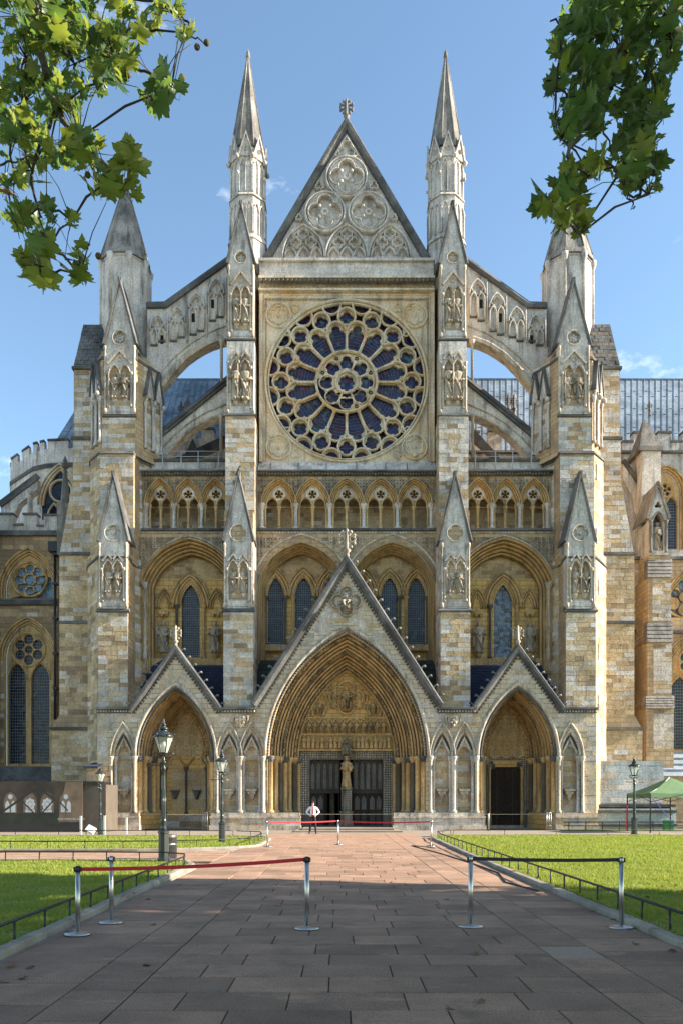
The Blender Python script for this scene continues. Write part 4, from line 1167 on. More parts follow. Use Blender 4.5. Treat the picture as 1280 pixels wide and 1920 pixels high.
    def slope(p0, p1, ptop, y0, y1, D, back=4.4):
        w = [(X(m(p0),D), Z(y0,D)), (X(m(p1),D), Z(y0,D)), (X(m(p1),D), Z(y1,D)), (X(m(ptop),D), Z(y1,D))]
        if s: w = list(reversed(w))
        b.prism(w, D, D+back)
    slope(112, 180, 137, 1041, 900, 50.8)
    slope(97, 168, 112, 1366.5, 1340, 50.45)
    fb = build('flank_buttress', b, M_WALL, T)
    b = MB()
    D = 51.3
    w = [(X(m(138),D), D, Z(691,D)), (X(m(190),D), D, Z(691,D)), (X(m(190),D), D+1.2, Z(588,D)), (X(m(146),D), D+1.2, Z(588,D)), (X(m(138),D), D+4, Z(691,D)), (X(m(146),D), D+4, Z(588,D)), (X(m(190),D), D+4, Z(588,D))]
    b.add(w, [(0,1,2,3),(0,3,5,4),(3,2,6,5)])
    cap = build('buttress_cap', b, M_DARK if s == 0 else M_TRELLIS, fb)
    # rough courses of the weathered cap
    A = Vector(w[0]); B = Vector(w[1]); Cc = Vector(w[2]); Dd = Vector(w[3])
    for j in range(12):
        bb = MB(); t0_, t1_ = j/12, (j+.93)/12
        for i in range(4):
            o_ = .5*(j % 2)/4
            u0, u1 = max(0, i/4 - o_), min(1, (i+.95)/4 - o_)
            nrm = Vector((0, -1, .3)).normalized()*random.uniform(.02,.06)
            p = [A.lerp(B,u0).lerp(Dd.lerp(Cc,u0),t0_), A.lerp(B,u1).lerp(Dd.lerp(Cc,u1),t0_), A.lerp(B,u1).lerp(Dd.lerp(Cc,u1),t1_), A.lerp(B,u0).lerp(Dd.lerp(Cc,u0),t1_)]
            bb.add([tuple(x_+nrm) for x_ in p]+[tuple(x_) for x_ in p], [(0,1,2,3),(0,4,5,1),(1,5,6,2),(2,6,7,3),(3,7,4,0)])
        build('stone_course', bb, M_DARK if (s == 0 or j % 3) else M_TRELLIS, cap)
    b = MB()
    for (pa, pc, y, D) in ((110,169,1038,50.55),(112,168,1167,50.6),(96,168,1366,50.25),(136,187,822,51.0),(137,188,690,51.15)):
        a_, c_ = P(pa, pc); b.box(X(a_,D)-.05, X(c_,D)+.05, D-.1, D+4, Z(y+2.5,D), Z(y-2.5,D))
    build('weathering', b, M_DARK, fb)
    a, c = P(112, 167)
    frontpoly('T', fb, [(a,1340),(c,1340),(c,1170),(a,1170)], 50.6, pale=.03, quoin=.12); frontpoly('T', fb, [(a,1164),(c,1164),(c,1042),(a,1042)], 50.6, pale=.04, quoin=.2)
    a, c = P(97, 167); frontpoly('T', fb, [(a,1470),(c,1470),(c,1370),(a,1370)], 50.3, pale=.02, quoin=.12)
    frontpoly('T', fb, [(m(x_), y_) for x_, y_ in ((113,1036),(176,1036),(176,905),(137,905))], 50.8, pale=.5, quoin=.6)
    a, c = P(138, 184); frontpoly('T', fb, [(a,900),(c,900),(c,826),(a,826)], 51.0, pale=.4, quoin=.5); a, c = P(140, 184); frontpoly('T', fb, [(a,818),(c,818),(c,694),(a,694)], 51.2, pale=.6, quoin=.6)

# ------------------------------------------------------------------ great arches of the lower wall
def moulded(name, xl, xr, zs, za, grow, Da, Db, n, k, mat, parent, low=None):
    """arch mouldings stepping in from the wall face (outside) to the opening"""
    rings = []
    N = k*8
    for i in range(N+1):
        t = i/N; w_ = (t*k) % 1
        e = (.5/k)*math.sin(pi*min(1, w_/.72))**.6 if w_ < .72 else -(.8/k)*math.sin(pi*(w_-.72)/.28)
        g = grow*(1-min(1, max(0, t+e*.25))); D = Da-.05 + (Db-Da)*(t-e)
        pts = arch(xl-g, xr+g, zs, za+g*1.05, n)
        if low is not None: pts = [(pts[0][0], low)] + pts + [(pts[-1][0], low)]
        rings.append([(x, D, z) for x, z in pts])
    b = MB(); b.loft(rings, 0, False)
    return build(name, b, mat, parent)
def lancet(parent, px0, px1, ytop, ybot, D, glass, spr=None, order=True):
    x0, x1 = X(px0,D), X(px1,D); zt, zb_ = Z(ytop,D), Z(ybot,D)
    zs = zt - (x1-x0)*.95
    b = MB(); b.prism(opening(x0-.02, x1+.02, zs, zt, zb_, 8), D+.22, D+.26, 0, False)
    o = build('lancet_window', b, glass, parent)
    l = MB()
    w = x1-x0
    n = max(5, int(w/.13)); 
    for i in range(1, n):
        x = x0 + w*i/n; u = abs((i/n)-.5)*2
        l.box(x-.012, x+.012, D+.195, D+.219, zb_, zs + (zt-zs)*math.sqrt(max(0, 1-u**1.6)))
    z = zb_ + .15
    while z < zt-.1:
        k = 1 if z < zs else math.sqrt(max(0, 1-((z-zs)/(zt-zs))**1.4))*.98
        hw = w/2*k
        t = .02 if int((z-zb_)/.16) % 5 == 0 else .01
        l.box((x0+x1)/2-hw, (x0+x1)/2+hw, D+.19, D+.218, z-t, z+t); z += .16
    build('leading', l, M_LEADCAME, o, 'stuff')
    return o
DR = 51.7                                                  # back wall of the bays
def diaper(parent, region, holes, D, pitch=.24, mat=M_DIAP):
    b = MB()
    xs = [p[0] for p in region]; zs = [p[1] for p in region]
    nx, nz_ = int((max(xs)-min(xs))/pitch), int((max(zs)-min(zs))/pitch)
    for i in range(nx):
        for j in range(nz_):
            x, z = min(xs)+(i+.5)*pitch, min(zs)+(j+.5)*pitch
            if not inside((x,z), region) or any(inside((x+e,z+f), h) for h in holes for e in (-.1,.1) for f in (-.1,.1)): continue
            g = pitch*.47; c = pitch*.2; d = random.uniform(.03,.05)
            b.add([(x-g,D-.012,z-g),(x+g,D-.012,z-g),(x+g,D-.012,z+g),(x-g,D-.012,z+g),(x-g*.82,D-d,z-g*.82),(x+g*.82,D-d,z-g*.82),(x+g*.82,D-d,z+g*.82),(x-g*.82,D-d,z+g*.82),(x,D+.04,z)],
                  [(0,1,5,4),(1,2,6,5),(2,3,7,6),(3,0,4,7),(4,5,8),(5,6,8),(6,7,8),(7,4,8)], 0 if random.random() < .62 else 1)
            b.ball((x, D-.0, z), .045, 2, n=4, sm=False)
    return build('diaper_carving', b, [mat, M_ASH, M_DARK], parent, 'stuff')
def bay_wall(px_wall, arches, name, grow=.8):
    D = DS
    a, c = px_wall
    outer = W([(a,1262),(c,1262),(c,996),(a,996)], D)
    holes = []
    for (l, r, spr, ap) in arches: holes.append(opening(X(l,D)-grow, X(r,D)+grow, Z(spr,D), Z(ap,D)+grow*1.05, Z(1258,D), 12))
    b = MB(); b.plate(outer, holes, D, D+.5)
    o = build(name, b, M_WALL, T)
    region = W([(a,1090),(c,1090),(c,1002),(a,1002)], D)
    big = [opening(X(l-22,D), X(r+22,D), Z(spr,D), Z(ap-26,D), Z(1258,D), 12) for (l, r, spr, ap) in arches]
    diaper(o, region, big, D)
    for (l, r, spr, ap) in arches:
        moulded('great_arch', X(l,D), X(r,D), Z(spr,D), Z(ap,D), grow+.03, D-.1, DR-.25, 12, 5, M_MOLD, o, Z(1257,D))
        b = MB(); b.sweep(arch(X(l-25,D), X(r+25,D), Z(spr-2,D), Z(ap-29,D), 12), roll(.16,.14,4), D, False, 0, True); build('hood_mould', b, M_ASH, o)
    return o
def back_wall(px, y0, y1, holes, name='bay_back_wall'):
    D = DR
    b = MB(); b.plate(W([(px[0],y1),(px[1],y1),(px[1],y0),(px[0],y0)], D), holes, D, D+.35)
    o = build(name, b, M_GOLD, T)
    ashlar('T', o, W([(px[0],1085),(px[1],1085),(px[1],1030),(px[0],1030)], D), (0,D,0), (1,0,0), (0,-1,0), pale=.02, quoin=0, tan=(0,1,1,2), ch=.27, ln=(.35,.8))
    return o
def order(parent, px0, px1, ysp, ytop, ybot, D, grow=.26):
    """roll mouldings and shafts round a light"""
    x0, x1 = X(px0,D), X(px1,D); zt = Z(ytop,D); zs = Z(ysp,D); zb_ = Z(ybot,D)
    b = MB()
    for g, h, w_ in ((.06,.06,.12),(grow*.72,.12,.13),(grow+.06,.26,.18),(grow+.27,.3,.2),(grow+.43,.36,.12)):
        b.sweep(arch(x0-g, x1+g, zs, zt+g*1.1, 9), roll(w_,h,4), D, False, 0, True)
    o = build('window_arch', b, M_MOLD, parent)
    for e, x in ((-1, x0), (1, x1)):
        s = MB(); xx = x+e*(grow+.02)
        s.lathe(xx, D-.14, [(.15,zb_),(.15,zb_+.12),(.085,zb_+.2),(.085,zs-.3),(.1,zs-.28),(.18,zs-.05),(.2,zs+.02)], 8); build('shaft', s, M_PURB if random.random() < .5 else M_MOLD, o)
    return o
# side bays
for s, m in sides:
    def P(a, c): return sorted((m(a), m(c)))
    l, r = P(284, 428)
    wall = bay_wall(P(252, 458), [(l, r, 1096, 1034)], 'bay_wall')
    l, r = P(341, 375)
    bw = back_wall(P(286, 430), 1020, 1256, [opening(X(l,DR), X(r,DR), Z(1124,DR), Z(1096,DR), Z(1233,DR), 8)])
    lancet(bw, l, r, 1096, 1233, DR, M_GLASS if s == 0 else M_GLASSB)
    order(bw, l, r, 1136, 1096, 1236, DR, .27)
    for (a, c, cx_) in ((294, 326, 309.5), (391, 423, 405)):
        a, c = P(a, c)
        b = MB(); D = DR
        b.sweep(arch(X(a,D), X(c,D), Z(1141,D), Z(1105,D), 8), roll(.14,.34,4), D, False, 0, True); b.sweep(arch(X(a+4,D), X(c-4,D), Z(1141,D), Z(1111,D), 8), roll(.16,.26,4), D, False, 0, True); b.sweep(arch(X(a+8,D), X(c-8,D), Z(1141,D), Z(1117,D), 8), roll(.12,.12,4), D, False, 0, True)
        x = X(m(cx_), D)
        b.box(x-.3, x+.3, D-.34, D+.0, Z(1154,D), Z(1147,D)); b.ball((x-.16,D-.2,Z(1155,D)), .14, n=4); b.ball((x+.16,D-.2,Z(1155,D)), .14, n=4)
        o = build('statue_niche', b, M_MOLD, bw)
        k = MB(); k.lathe(x, D-.22, [(.06, Z(1237,D)), (.18, Z(1231,D)), (.26, Z(1226,D))], 8); build('pedestal', k, M_MOLD, o)
        STATUES.append(((x, D-.22, Z(1226,D), 57*D/F), 'right' if s else 'left', 'bay', 'far' if abs(cx_-309.5) < 1 else 'near'))
    b = MB(); a, c = P(284, 428); b.box(X(a,DR), X(c,DR), DR-.45, DR+.02, Z(1249,DR), Z(1237,DR)); build('sill', b, M_MOLD, bw)
    b = MB(); D = DS; x = X(m(273.5), D); b.lathe(x, D-.16, [(.02, Z(1240,D)), (.12, Z(1236,D)), (.16, Z(1230,D)), (.1, Z(1226,D)), (.085, Z(1180,D)), (.11,Z(1178,D)), (.085,Z(1176,D)), (.085, Z(1106,D)), (.2, Z(1100,D)), (.26, Z(1094,D))], 9); build('hanging_shaft', b, M_ASH, wall)
    # triforium of the side bays, and the terrace over it
centre_wall = bay_wall((472, 828), [(496.5, 634, 1096, 1031), (666, 803.5, 1096, 1031)], 'bay_wall', .42)
lan = [(502.5, 532), (553.5, 585.5), (605, 634), (666, 695), (714, 745), (764, 796)]
bw = back_wall((486, 814), 1020, 1256, [opening(X(a,DR), X(c,DR), Z(1108,DR), Z(1082,DR), Z(1208,DR), 8) for a, c in lan])
for a, c in lan:
    lancet(bw, a, c, 1082, 1208, DR, M_GLASS); order(bw, a, c, 1120, 1082, 1211, DR, .1)
b = MB(); b.box(X(486,DR), X(814,DR), DR-.45, DR+.02, Z(1222,DR), Z(1211,DR)); build('sill', b, M_MOLD, bw)
b = MB(); b.lathe(XC, DS-.1, [(.2, Z(1090,DS)), (.2, Z(1100,DS)), (.12, Z(1105,DS)), (.12, Z(1240,DS))], 8); build('shaft', b, M_MOLD, centre_wall)

# ------------------------------------------------------------------ wall arcade under the rose and in the side bays
DA = 50.55
def arcade(px, bays, half, name):
    a, c = px
    D = DA
    holes = [opening(X(x-half-.9,D), X(x+half+.9,D), Z(947,D), Z(898.5,D), Z(991.5,D), 8) for x in bays]
    b = MB(); b.plate(W([(a,993),(c,993),(c,891),(a,891)], D), holes, D, D+.45)
    o = build(name, b, M_DIAP, T)
    diaper(o, W([(a+1,944),(c-1,944),(c-1,893),(a+1,893)], D), [opening(X(x-half-1,D), X(x+half+1,D), Z(947,D), Z(898,D), Z(991,D), 8) for x in bays], D, .2)
    bk = MB(); bk.add([(X(a,D), 52.0, Z(995,D)), (X(c,D), 52.0, Z(995,D)), (X(c,D), 52.0, Z(885,D)), (X(a,D), 52.0, Z(885,D))], [(0,1,2,3)])
    bk.add([(X(a,D), D+.45, Z(993,D)), (X(c,D), D+.45, Z(993,D)), (X(c,D), 52.0, Z(993,D)), (X(a,D), 52.0, Z(993,D))], [(0,1,2,3)])
    back = build('arcade_back_wall', bk, M_WALL, o)
    ashlar('T', back, [(X(a+2,52), Z(992,52)), (X(c-2,52), Z(992,52)), (X(c-2,52), Z(925,52)), (X(a+2,52), Z(925,52))], (0,52.0,0), (1,0,0), (0,-1,0), pale=.04, quoin=.1, ch=.27, ln=(.35,.8))
    for x in bays:
        moulded('arcade_arch', X(x-half+4.5,D), X(x+half-4.5,D), Z(947,D), Z(906,D), .3, D-.14, D+.22, 8, 3, M_MOLD, o)
        t = MB(); Dt = D+.2
        outer = opening(X(x-half+4,D), X(x+half-4,D), Z(947,D), Z(905,D), Z(949,D), 8)
        sub = half*.46
        hl = []
        for e in (-1, 1):
            cc = x + e*half*.44
            hl.append([(X(cc-sub*.84,D), Z(948.6,D))] + arch(X(cc-sub*.84,D), X(cc+sub*.84,D), Z(946,D), Z(932,D), 6) + [(X(cc+sub*.84,D), Z(948.6,D))])
        hl.append(foil(X(x,D), Z(925,D), 5, .205, .105, pi/2, 50))
        t.plate(outer, hl, Dt, Dt+.18, 0)
        ring(t, X(x,D), Z(925,D), .4, .1, .08, Dt, 1, 20)
        t.sweep(circle(X(x,D), Z(925,D), .34, 20), block(.12,.02), Dt, True, 1)
        for e in (-1, 1):
            cc = x + e*half*.44
            t.sweep(arch(X(cc-sub*.85,D), X(cc+sub*.85,D), Z(947,D), Z(929.5,D), 6), roll(.1,.1,3), Dt, False, 0, True)
        build('arcade_tracery', t, [M_MOLD, M_PALE], o)
        s = MB(); s.lathe(X(x,D), D+.25, [(.2,Z(992,D)),(.2,Z(990,D)),(.13,Z(987,D)),(.09,Z(985,D)),(.09,Z(955,D)),(.14,Z(951,D)),(.19,Z(947.5,D))], 8); build('shaft', s, M_MOLD, o)
    ed = sorted(set([round(x-(bays[1]-bays[0])/2, 1) for x in bays] + [round(bays[-1]+(bays[1]-bays[0])/2, 1)]))
    for i, x in enumerate(ed):
        for e, r, mt in ((0, .115, M_PALE), (-1, .075, M_MOLD), (1, .075, M_MOLD)):
            if (i == 0 and e < 0) or (i == len(ed)-1 and e > 0): continue
            s = MB(); xx = X(x+e*5.5,D); y = D+.05+abs(e)*.18
            s.lathe(xx, y, [(r*1.9,Z(992,D)),(r*1.9,Z(989,D)),(r*1.3,Z(986.5,D)),(r,Z(985,D)),(r,Z(955,D)),(r*1.3,Z(952,D)),(r*1.9,Z(946,D)),(r*1.9,Z(944,D))], 8); build('shaft', s, mt, o)
    # string below, cornice above
    b = MB(); b.box(X(a-1,D), X(c+1,D), D-.3, D+.5, Z(997,D), Z(993,D)-.002); b.box(X(a-1,D), X(c+1,D), D-.14, D+.5, Z(1002,D), Z(997,D)-.002)
    st_ = build('string_course', b, M_DARK, o)
    bb = MB(); n = int((X(c,D)-X(a,D))/.2)
    for i in range(n): bb.prism([(X(a,D)+i*.2, Z(1002,D)), (X(a,D)+i*.2+.2, Z(1002,D)), (X(a,D)+i*.2+.1, Z(997.5,D))], D-.2, D-.13, 0)
    build('carved_dogtooth', bb, M_ASH, st_, 'stuff')
    b = MB(); b.box(X(a-2,D), X(c+2,D), D-.38, D+.6, Z(888,D), Z(885,D)); b.box(X(a-1,D), X(c+1,D), D-.16, D+.6, Z(893,D), Z(888,D)-.002)
    cn = build('arcade_cornice', b, M_DARK, o)
    bb = MB(); n = int((X(c,D)-X(a,D))/.19)
    for i in range(n): bb.ball((X(a,D)+(i+.5)*.19, D-.22, Z(890.5,D)+random.uniform(-.03,.03)), .1, n=4, sm=False)
    build('carved_leaf_band', bb, M_TRELLIS, cn, 'stuff')
    return o
arcade((482, 818), [523, 586, 649.5, 713, 776], 29.5, 'wall_arcade')
for s, m in sides:
    bs_ = sorted(m(x) for x in (300.5, 352.5, 404.5)); a, c = sorted((m(268), m(426)))
    arcade((a, c), bs_, 25, 'wall_arcade')
    D = 51.2                                               # terrace wall over the side arcade, with its handrail
    a, c = sorted((m(272), m(424)))
    b = MB(); b.box(X(a,D), X(c,D), D, D+.5, Z(893,D), Z(866,D)); b.add([(X(a,D),DA-.2,Z(886,DA)),(X(c,D),DA-.2,Z(886,DA)),(X(c,D),D+.01,Z(878,D)),(X(a,D),D+.01,Z(878,D))],[(0,1,2,3)])
    tw = build('terrace_wall', b, M_PALE, T)
    b = MB(); b.box(X(a,D)-.02, X(c,D)+.02, D-.12, D+.6, Z(866,D)+.002, Z(861,D)); build('weathering', b, M_DARK, tw)
    b = MB(); D2 = DA-.05
    for px in (305, 340, 372, 410): b.tube([(X(m(px),D2), D2, Z(886,D2)), (X(m(px),D2), D2, Z(846,D2))], .035, 5)
    for yy in (846, 856): b.tube([(X(m(300),D2), D2, Z(yy,D2)), (X(m(418),D2), D2, Z(yy,D2))], .022, 5)
    build('handrail', b, plain('galvanised_pipe', (.45,.46,.47), .5, .5) if s == 0 else MATS['galvanised_pipe'], tw)

# ------------------------------------------------------------------ rose window
DW = 51.0
CX, CZ = X(649.5,DW), Z(715.5,DW)
u = DW/F
b = MB()
sq = W([(492,868),(807,868),(807,556),(492,556)], DW)
b.plate(sq, [circle(CX, CZ, 148.5*u, 72)], DW, DW+.7, 0)
rose = build('rose_window', b, M_ROSE, T)
b = MB()
ring(b, CX, CZ, 151.5*u, .2, .24, DW, 0, 72); ring(b, CX, CZ, 146.2*u, .13, .2, DW+.06, 0, 72)
ring(b, CX, CZ, 56.8*u, .17, .24, DW+.06, 0, 48); ring(b, CX, CZ, 20*u, .16, .18, DW+.1, 0, 28)
build('rose_ring', b, M_ROSE, rose)
# hub: eight foiled lights
b = MB()
hl = []
for k in range(8):
    a = pi/2 + k*pi/4; hl.append(foil(CX+37.5*u*math.cos(a), CZ+37.5*u*math.sin(a), 3, 6.8*u, 8.0*u, a, 30))
b.plate(circle(CX, CZ, 55*u, 48), [circle(CX, CZ, 17.5*u, 28)] + hl, DW+.13, DW+.4)
for k in range(8):
    a = pi/2 + (k+.5)*pi/4
    b.tube([(CX+23*u*math.cos(a), DW+.1, CZ+23*u*math.sin(a)), (CX+44*u*math.cos(a), DW+.1, CZ+44*u*math.sin(a))], .075, 6)
    b.sweep(circle(CX+48.5*u*math.cos(a), CZ+48.5*u*math.sin(a), 2.6*u, 8), block(.07,.03), DW+.13, True, 1)
    a = pi/2 + k*pi/4
    b.sweep([(CX+x_*1.0, CZ+z_) for x_, z_ in [((37.5*math.cos(a)+13.6*math.cos(a+t))*u, (37.5*math.sin(a)+13.6*math.sin(a+t))*u) for t in [(-1.9+3.8*i/12) for i in range(13)]]], roll(.09,.1,3), DW+.12, False, 0, True)
foil_plate(b, CX, CZ, 18*u, 8, 10.5*u, 5.0*u, pi/2, DW+.16, DW+.36, 0, 64)
build('rose_hub', b, [M_ROSE, M_VOID], rose)
# sixteen petals, sixteen small wheels and sixteen half wheels
for k in range(16):
    a = pi/2 + k*pi/8
    c = MB()
    c.tube([(CX+58*u*math.cos(a), DW+.06, CZ+58*u*math.sin(a)), (CX+61*u*math.cos(a), DW+.06, CZ+61*u*math.sin(a)), (CX+61.5*u*math.cos(a), DW+.06, CZ+61.5*u*math.sin(a)), (CX+90*u*math.cos(a), DW+.06, CZ+90*u*math.sin(a)), (CX+92*u*math.cos(a), DW+.06, CZ+92*u*math.sin(a)), (CX+95*u*math.cos(a), DW+.06, CZ+95*u*math.sin(a))], [.14,.14,.085,.085,.14,.14], 7)
    c.tube([(CX+57*u*math.cos(a), DW+.28, CZ+57*u*math.sin(a)), (CX+106*u*math.cos(a), DW+.28, CZ+106*u*math.sin(a))], .10, 6)
    build('rose_spoke', c, M_ROSE, rose)
    am = a + pi/16
    c = MB()
    hx, hz = CX+95.5*u*math.cos(am), CZ+95.5*u*math.sin(am); R0 = 18*u
    pth = [(hx+R0*math.cos(am+t), hz+R0*math.sin(am+t)) for t in [(-1.75+3.5*i/14) for i in range(15)]]
    c.sweep(pth, roll(.14,.22,4), DW+.06, False, 0, True)
    inn = [(hx+foil_r(am+t, 3, 7.8*u, 8.2*u, am)*math.cos(am+t), hz+foil_r(am+t, 3, 7.8*u, 8.2*u, am)*math.sin(am+t)) for t in [(-1.75+3.5*i/28) for i in range(29)]]
    out = [(hx+R0*math.cos(am+t), hz+R0*math.sin(am+t)) for t in [(-1.75+3.5*i/28) for i in range(29)]]
    n = 29
    c.add([(x,DW+.14,z) for x,z in out]+[(x,DW+.14,z) for x,z in inn]+[(x,DW+.4,z) for x,z in inn], [(i,i+1,n+i+1,n+i) for i in range(n-1)]+[(n+i,n+i+1,2*n+i+1,2*n+i) for i in range(n-1)])
    build('rose_petal_head', c, M_ROSE, rose)
    c = MB(); wx, wz = CX+122*u*math.cos(a), CZ+122*u*math.sin(a)
    ring(c, wx, wz, 16.2*u, .13, .2, DW+.06, 0, 26); foil_plate(c, wx, wz, 16*u, 4, 6.9*u, 6.7*u, a, DW+.16, DW+.42, 0, 40)
    build('rose_wheel', c, M_ROSE, rose)
    c = MB(); wx, wz = CX+145.5*u*math.cos(am), CZ+145.5*u*math.sin(am)
    pth = []
    for i in range(25):
        t = am + pi*.5 + pi*i/24
        p = (wx+17.2*u*math.cos(t), wz+17.2*u*math.sin(t))
        if math.hypot(p[0]-CX, p[1]-CZ) < 148*u: pth.append(p)
    c.sweep(pth, roll(.13,.2,4), DW+.06, False, 0, True)
    q = [((p[0]-wx)*.80+wx, (p[1]-wz)*.80+wz) for p in pth]
    c.add([(x,DW+.14,z) for x,z in pth]+[(x,DW+.14,z) for x,z in q]+[(x,DW+.38,z) for x,z in q], [(i,i+1,len(pth)+i+1,len(pth)+i) for i in range(len(pth)-1)]+[(len(pth)+i,len(pth)+i+1,2*len(pth)+i+1,2*len(pth)+i) for i in range(len(pth)-1)])
    build('rose_half_wheel', c, M_ROSE, rose)
# glass in sectors, with its leading
yg = DW+.36
def sector(r0, r1, a0, a1, n=4):
    return [(CX+r0*u*math.cos(a0+(a1-a0)*i/n), yg, CZ+r0*u*math.sin(a0+(a1-a0)*i/n)) for i in range(n+1)] + [(CX+r1*u*math.cos(a1-(a1-a0)*i/n), yg, CZ+r1*u*math.sin(a1-(a1-a0)*i/n)) for i in range(n+1)]
for (r0, r1, n, off) in ((20, 56, 8, .5), (56, 106, 16, 0), (106, 151, 16, .5)):
    for k in range(n):
        a0_, a1_ = pi/2+(k-off)*2*pi/n+.004, pi/2+(k+1-off)*2*pi/n-.004
        c = MB(); c.add(sector(r0, r1-.3, a0_, a1_), [tuple(range(10))]); build('pane', c, M_STAIN, rose)
c = MB(); c.add([(x, yg, z) for x, z in circle(CX, CZ, 19.7*u, 24)], [tuple(range(24))]); build('pane', c, M_STAIN, rose)
c = MB()
for rr_ in list(range(62, 106, 6)): c.sweep(circle(CX, CZ, rr_*u, 48), [(-.016,0),(.016,0)], yg-.03, True)
for rr_ in (30, 42, 122, 134): c.sweep(circle(CX, CZ, rr_*u, 48), [(-.016,0),(.016,0)], yg-.03, True)
for k in range(64):
    a = k*pi/32
    c.add([(CX+58*u*math.cos(a-.0015), yg-.025, CZ+58*u*math.sin(a-.0015)), (CX+112*u*math.cos(a-.0015), yg-.025, CZ+112*u*math.sin(a-.0015)), (CX+112*u*math.cos(a+.0015), yg-.025, CZ+112*u*math.sin(a+.0015)), (CX+58*u*math.cos(a+.0015), yg-.025, CZ+58*u*math.sin(a+.0015))], [(0,1,2,3)])
build('leading', c, plain('rose_lead', (.10,.10,.11), .6), rose, 'stuff')
# corner roundels
for px, py in ((522.5, 592), (776.5, 592), (522.5, 839), (776.5, 839)):
    c = MB(); x, z = X(px,DW), Z(py,DW)
    ring(c, x, z, 23*u, .16, .16, DW, 0, 28); ring(c, x, z, 19.5*u, .08, .08, DW, 0, 28)
    c.sweep(foil(x, z, 6, 10.5*u, 6.6*u, pi/2, 60), roll(.09,.12,3), DW, True, 0, True); c.ball((x, DW+.02, z), .15, n=5)
    build('corner_roundel', c, M_ROSE, rose)
    for ex, ey in ((32, -13), (15, 31)):
        c = MB(); sx = 1 if px < 650 else -1; sy = 1 if py < 700 else -1
        x, z = X(px+sx*ex,DW), Z(py+sy*ey,DW); c.sweep(foil(x, z, 3, 4*u, 4.4*u, random.random()*6, 30), roll(.07,.1,3), DW, True, 0, True)
        build('trefoil', c, M_ROSE, rose)
# square frame with dogtooth, frieze and parapet band, sill
b = MB()
for (pa, pc, y0, y1, d) in ((487,493.5,868,540,-.22),(806.5,813,868,540,-.22)):
    b.box(X(pa,DW), X(pc,DW), DW+d, DW+.6, Z(y0,DW), Z(y1,DW))
b.box(X(494.3,DW), X(805.7,DW), DW-.12, DW+.6, Z(561,DW), Z(554,DW)); b.box(X(494.3,DW), X(497,DW), DW-.1, DW+.3, Z(866,DW), Z(561.5,DW)); b.box(X(803,DW), X(805.7,DW), DW-.1, DW+.3, Z(866,DW), Z(561.5,DW))
fr = build('rose_frame', b, M_ROSE, T)
c = MB()
for i in range(75):
    for px in (499.5, 800.5): c.ball((X(px,DW), DW-.05, Z(863-i*4,DW)), .06, n=4, sm=False)
for i in range(74): c.ball((X(503+i*4,DW), DW-.14, Z(562.6,DW)), .06, n=4, sm=False)
for i in range(78): c.ball((X(495+i*4,DW), DW-.3, Z(551.5,DW)), .07, n=4, sm=False)
build('carved_dogtooth', c, M_ASH, fr, 'stuff')
b = MB(); DP = DW-.15
b.box(X(487,DP), X(812,DP), DP, DW+.65, Z(554,DP), Z(526,DP)); b.box(X(486,DP), X(813,DP), DP-.3, DW+.66, Z(549,DP), Z(545,DP)+.001); b.box(X(486,DP), X(813,DP), DP-.45, DW+.66, Z(529,DP), Z(525,DP))
fz = build('frieze', b, M_ROSE, T)
c = MB()
for i in range(40):
    x = X(490.5+i*8.15,DP); c.ball((x, DP-.32, Z(532.5,DP)), .19, n=4, sz=.7, sm=False)
    if i < 39: c.sweep([(x+q*8.15*u, Z(540 if q in (0,1) else 543.5,DP)) for q in (0,.25,.5,.75,1)], block(.08,.14), DP)
    c.lathe(x+.14, DP-.06, [(.02,Z(547,DP)),(.12,Z(543,DP)),(.07,Z(540,DP))], 5)
build('carved_leaf_band', c, M_TRELLIS, fz, 'stuff')
b = MB(); b.box(X(487,DP), X(812,DP), DP-.1, DW+.9, Z(525,DP)+.002, Z(494,DP)); b.box(X(485,DP), X(814,DP), DP-.3, DW+1.0, Z(494,DP)+.002, Z(489,DP))
pb = build('parapet_band', b, M_PALE, T)
frontpoly('T', pb, [(488,523),(811,523),(811,496),(488,496)], DP-.1, ch=.36, ln=(1.2,2.2), pale=1, quoin=1, pals=(4,5,5), th=.008)
b = MB(); b.add([(X(484,DA),DA-.3,Z(886,DA)),(X(816,DA),DA-.3,Z(886,DA)),(X(814,DW),DW-.05,Z(867,DW)),(X(486,DW),DW-.05,Z(867,DW))],[(0,1,2,3)]); b.box(X(486,DW), X(814,DW), DW-.06, DW+.5, Z(893,DW), Z(866.5,DW))
sl = build('rose_sill', b, M_PALE, T)
for i in range(10):
    c = MB(); x0 = 488+i*32.6; A = [(X(x0+.3,DA),DA-.27,Z(885,DA)+.03),(X(x0+32.2,DA),DA-.27,Z(885,DA)+.03),(X(x0+32.2,DW),DW-.09,Z(869,DW)),(X(x0+.3,DW),DW-.09,Z(869,DW))]
    c.add(A, [(0,1,2,3)]); build('stone', c, random.choice(PAL), sl)
b = MB()
for px in (508, 560, 612, 668, 722, 762): b.tube([(X(px,DW),DW-.15,Z(870,DW)),(X(px,DA),DA-.36,Z(884,DA))], .025, 4)
build('conductor_strip', b, M_DARK, sl)

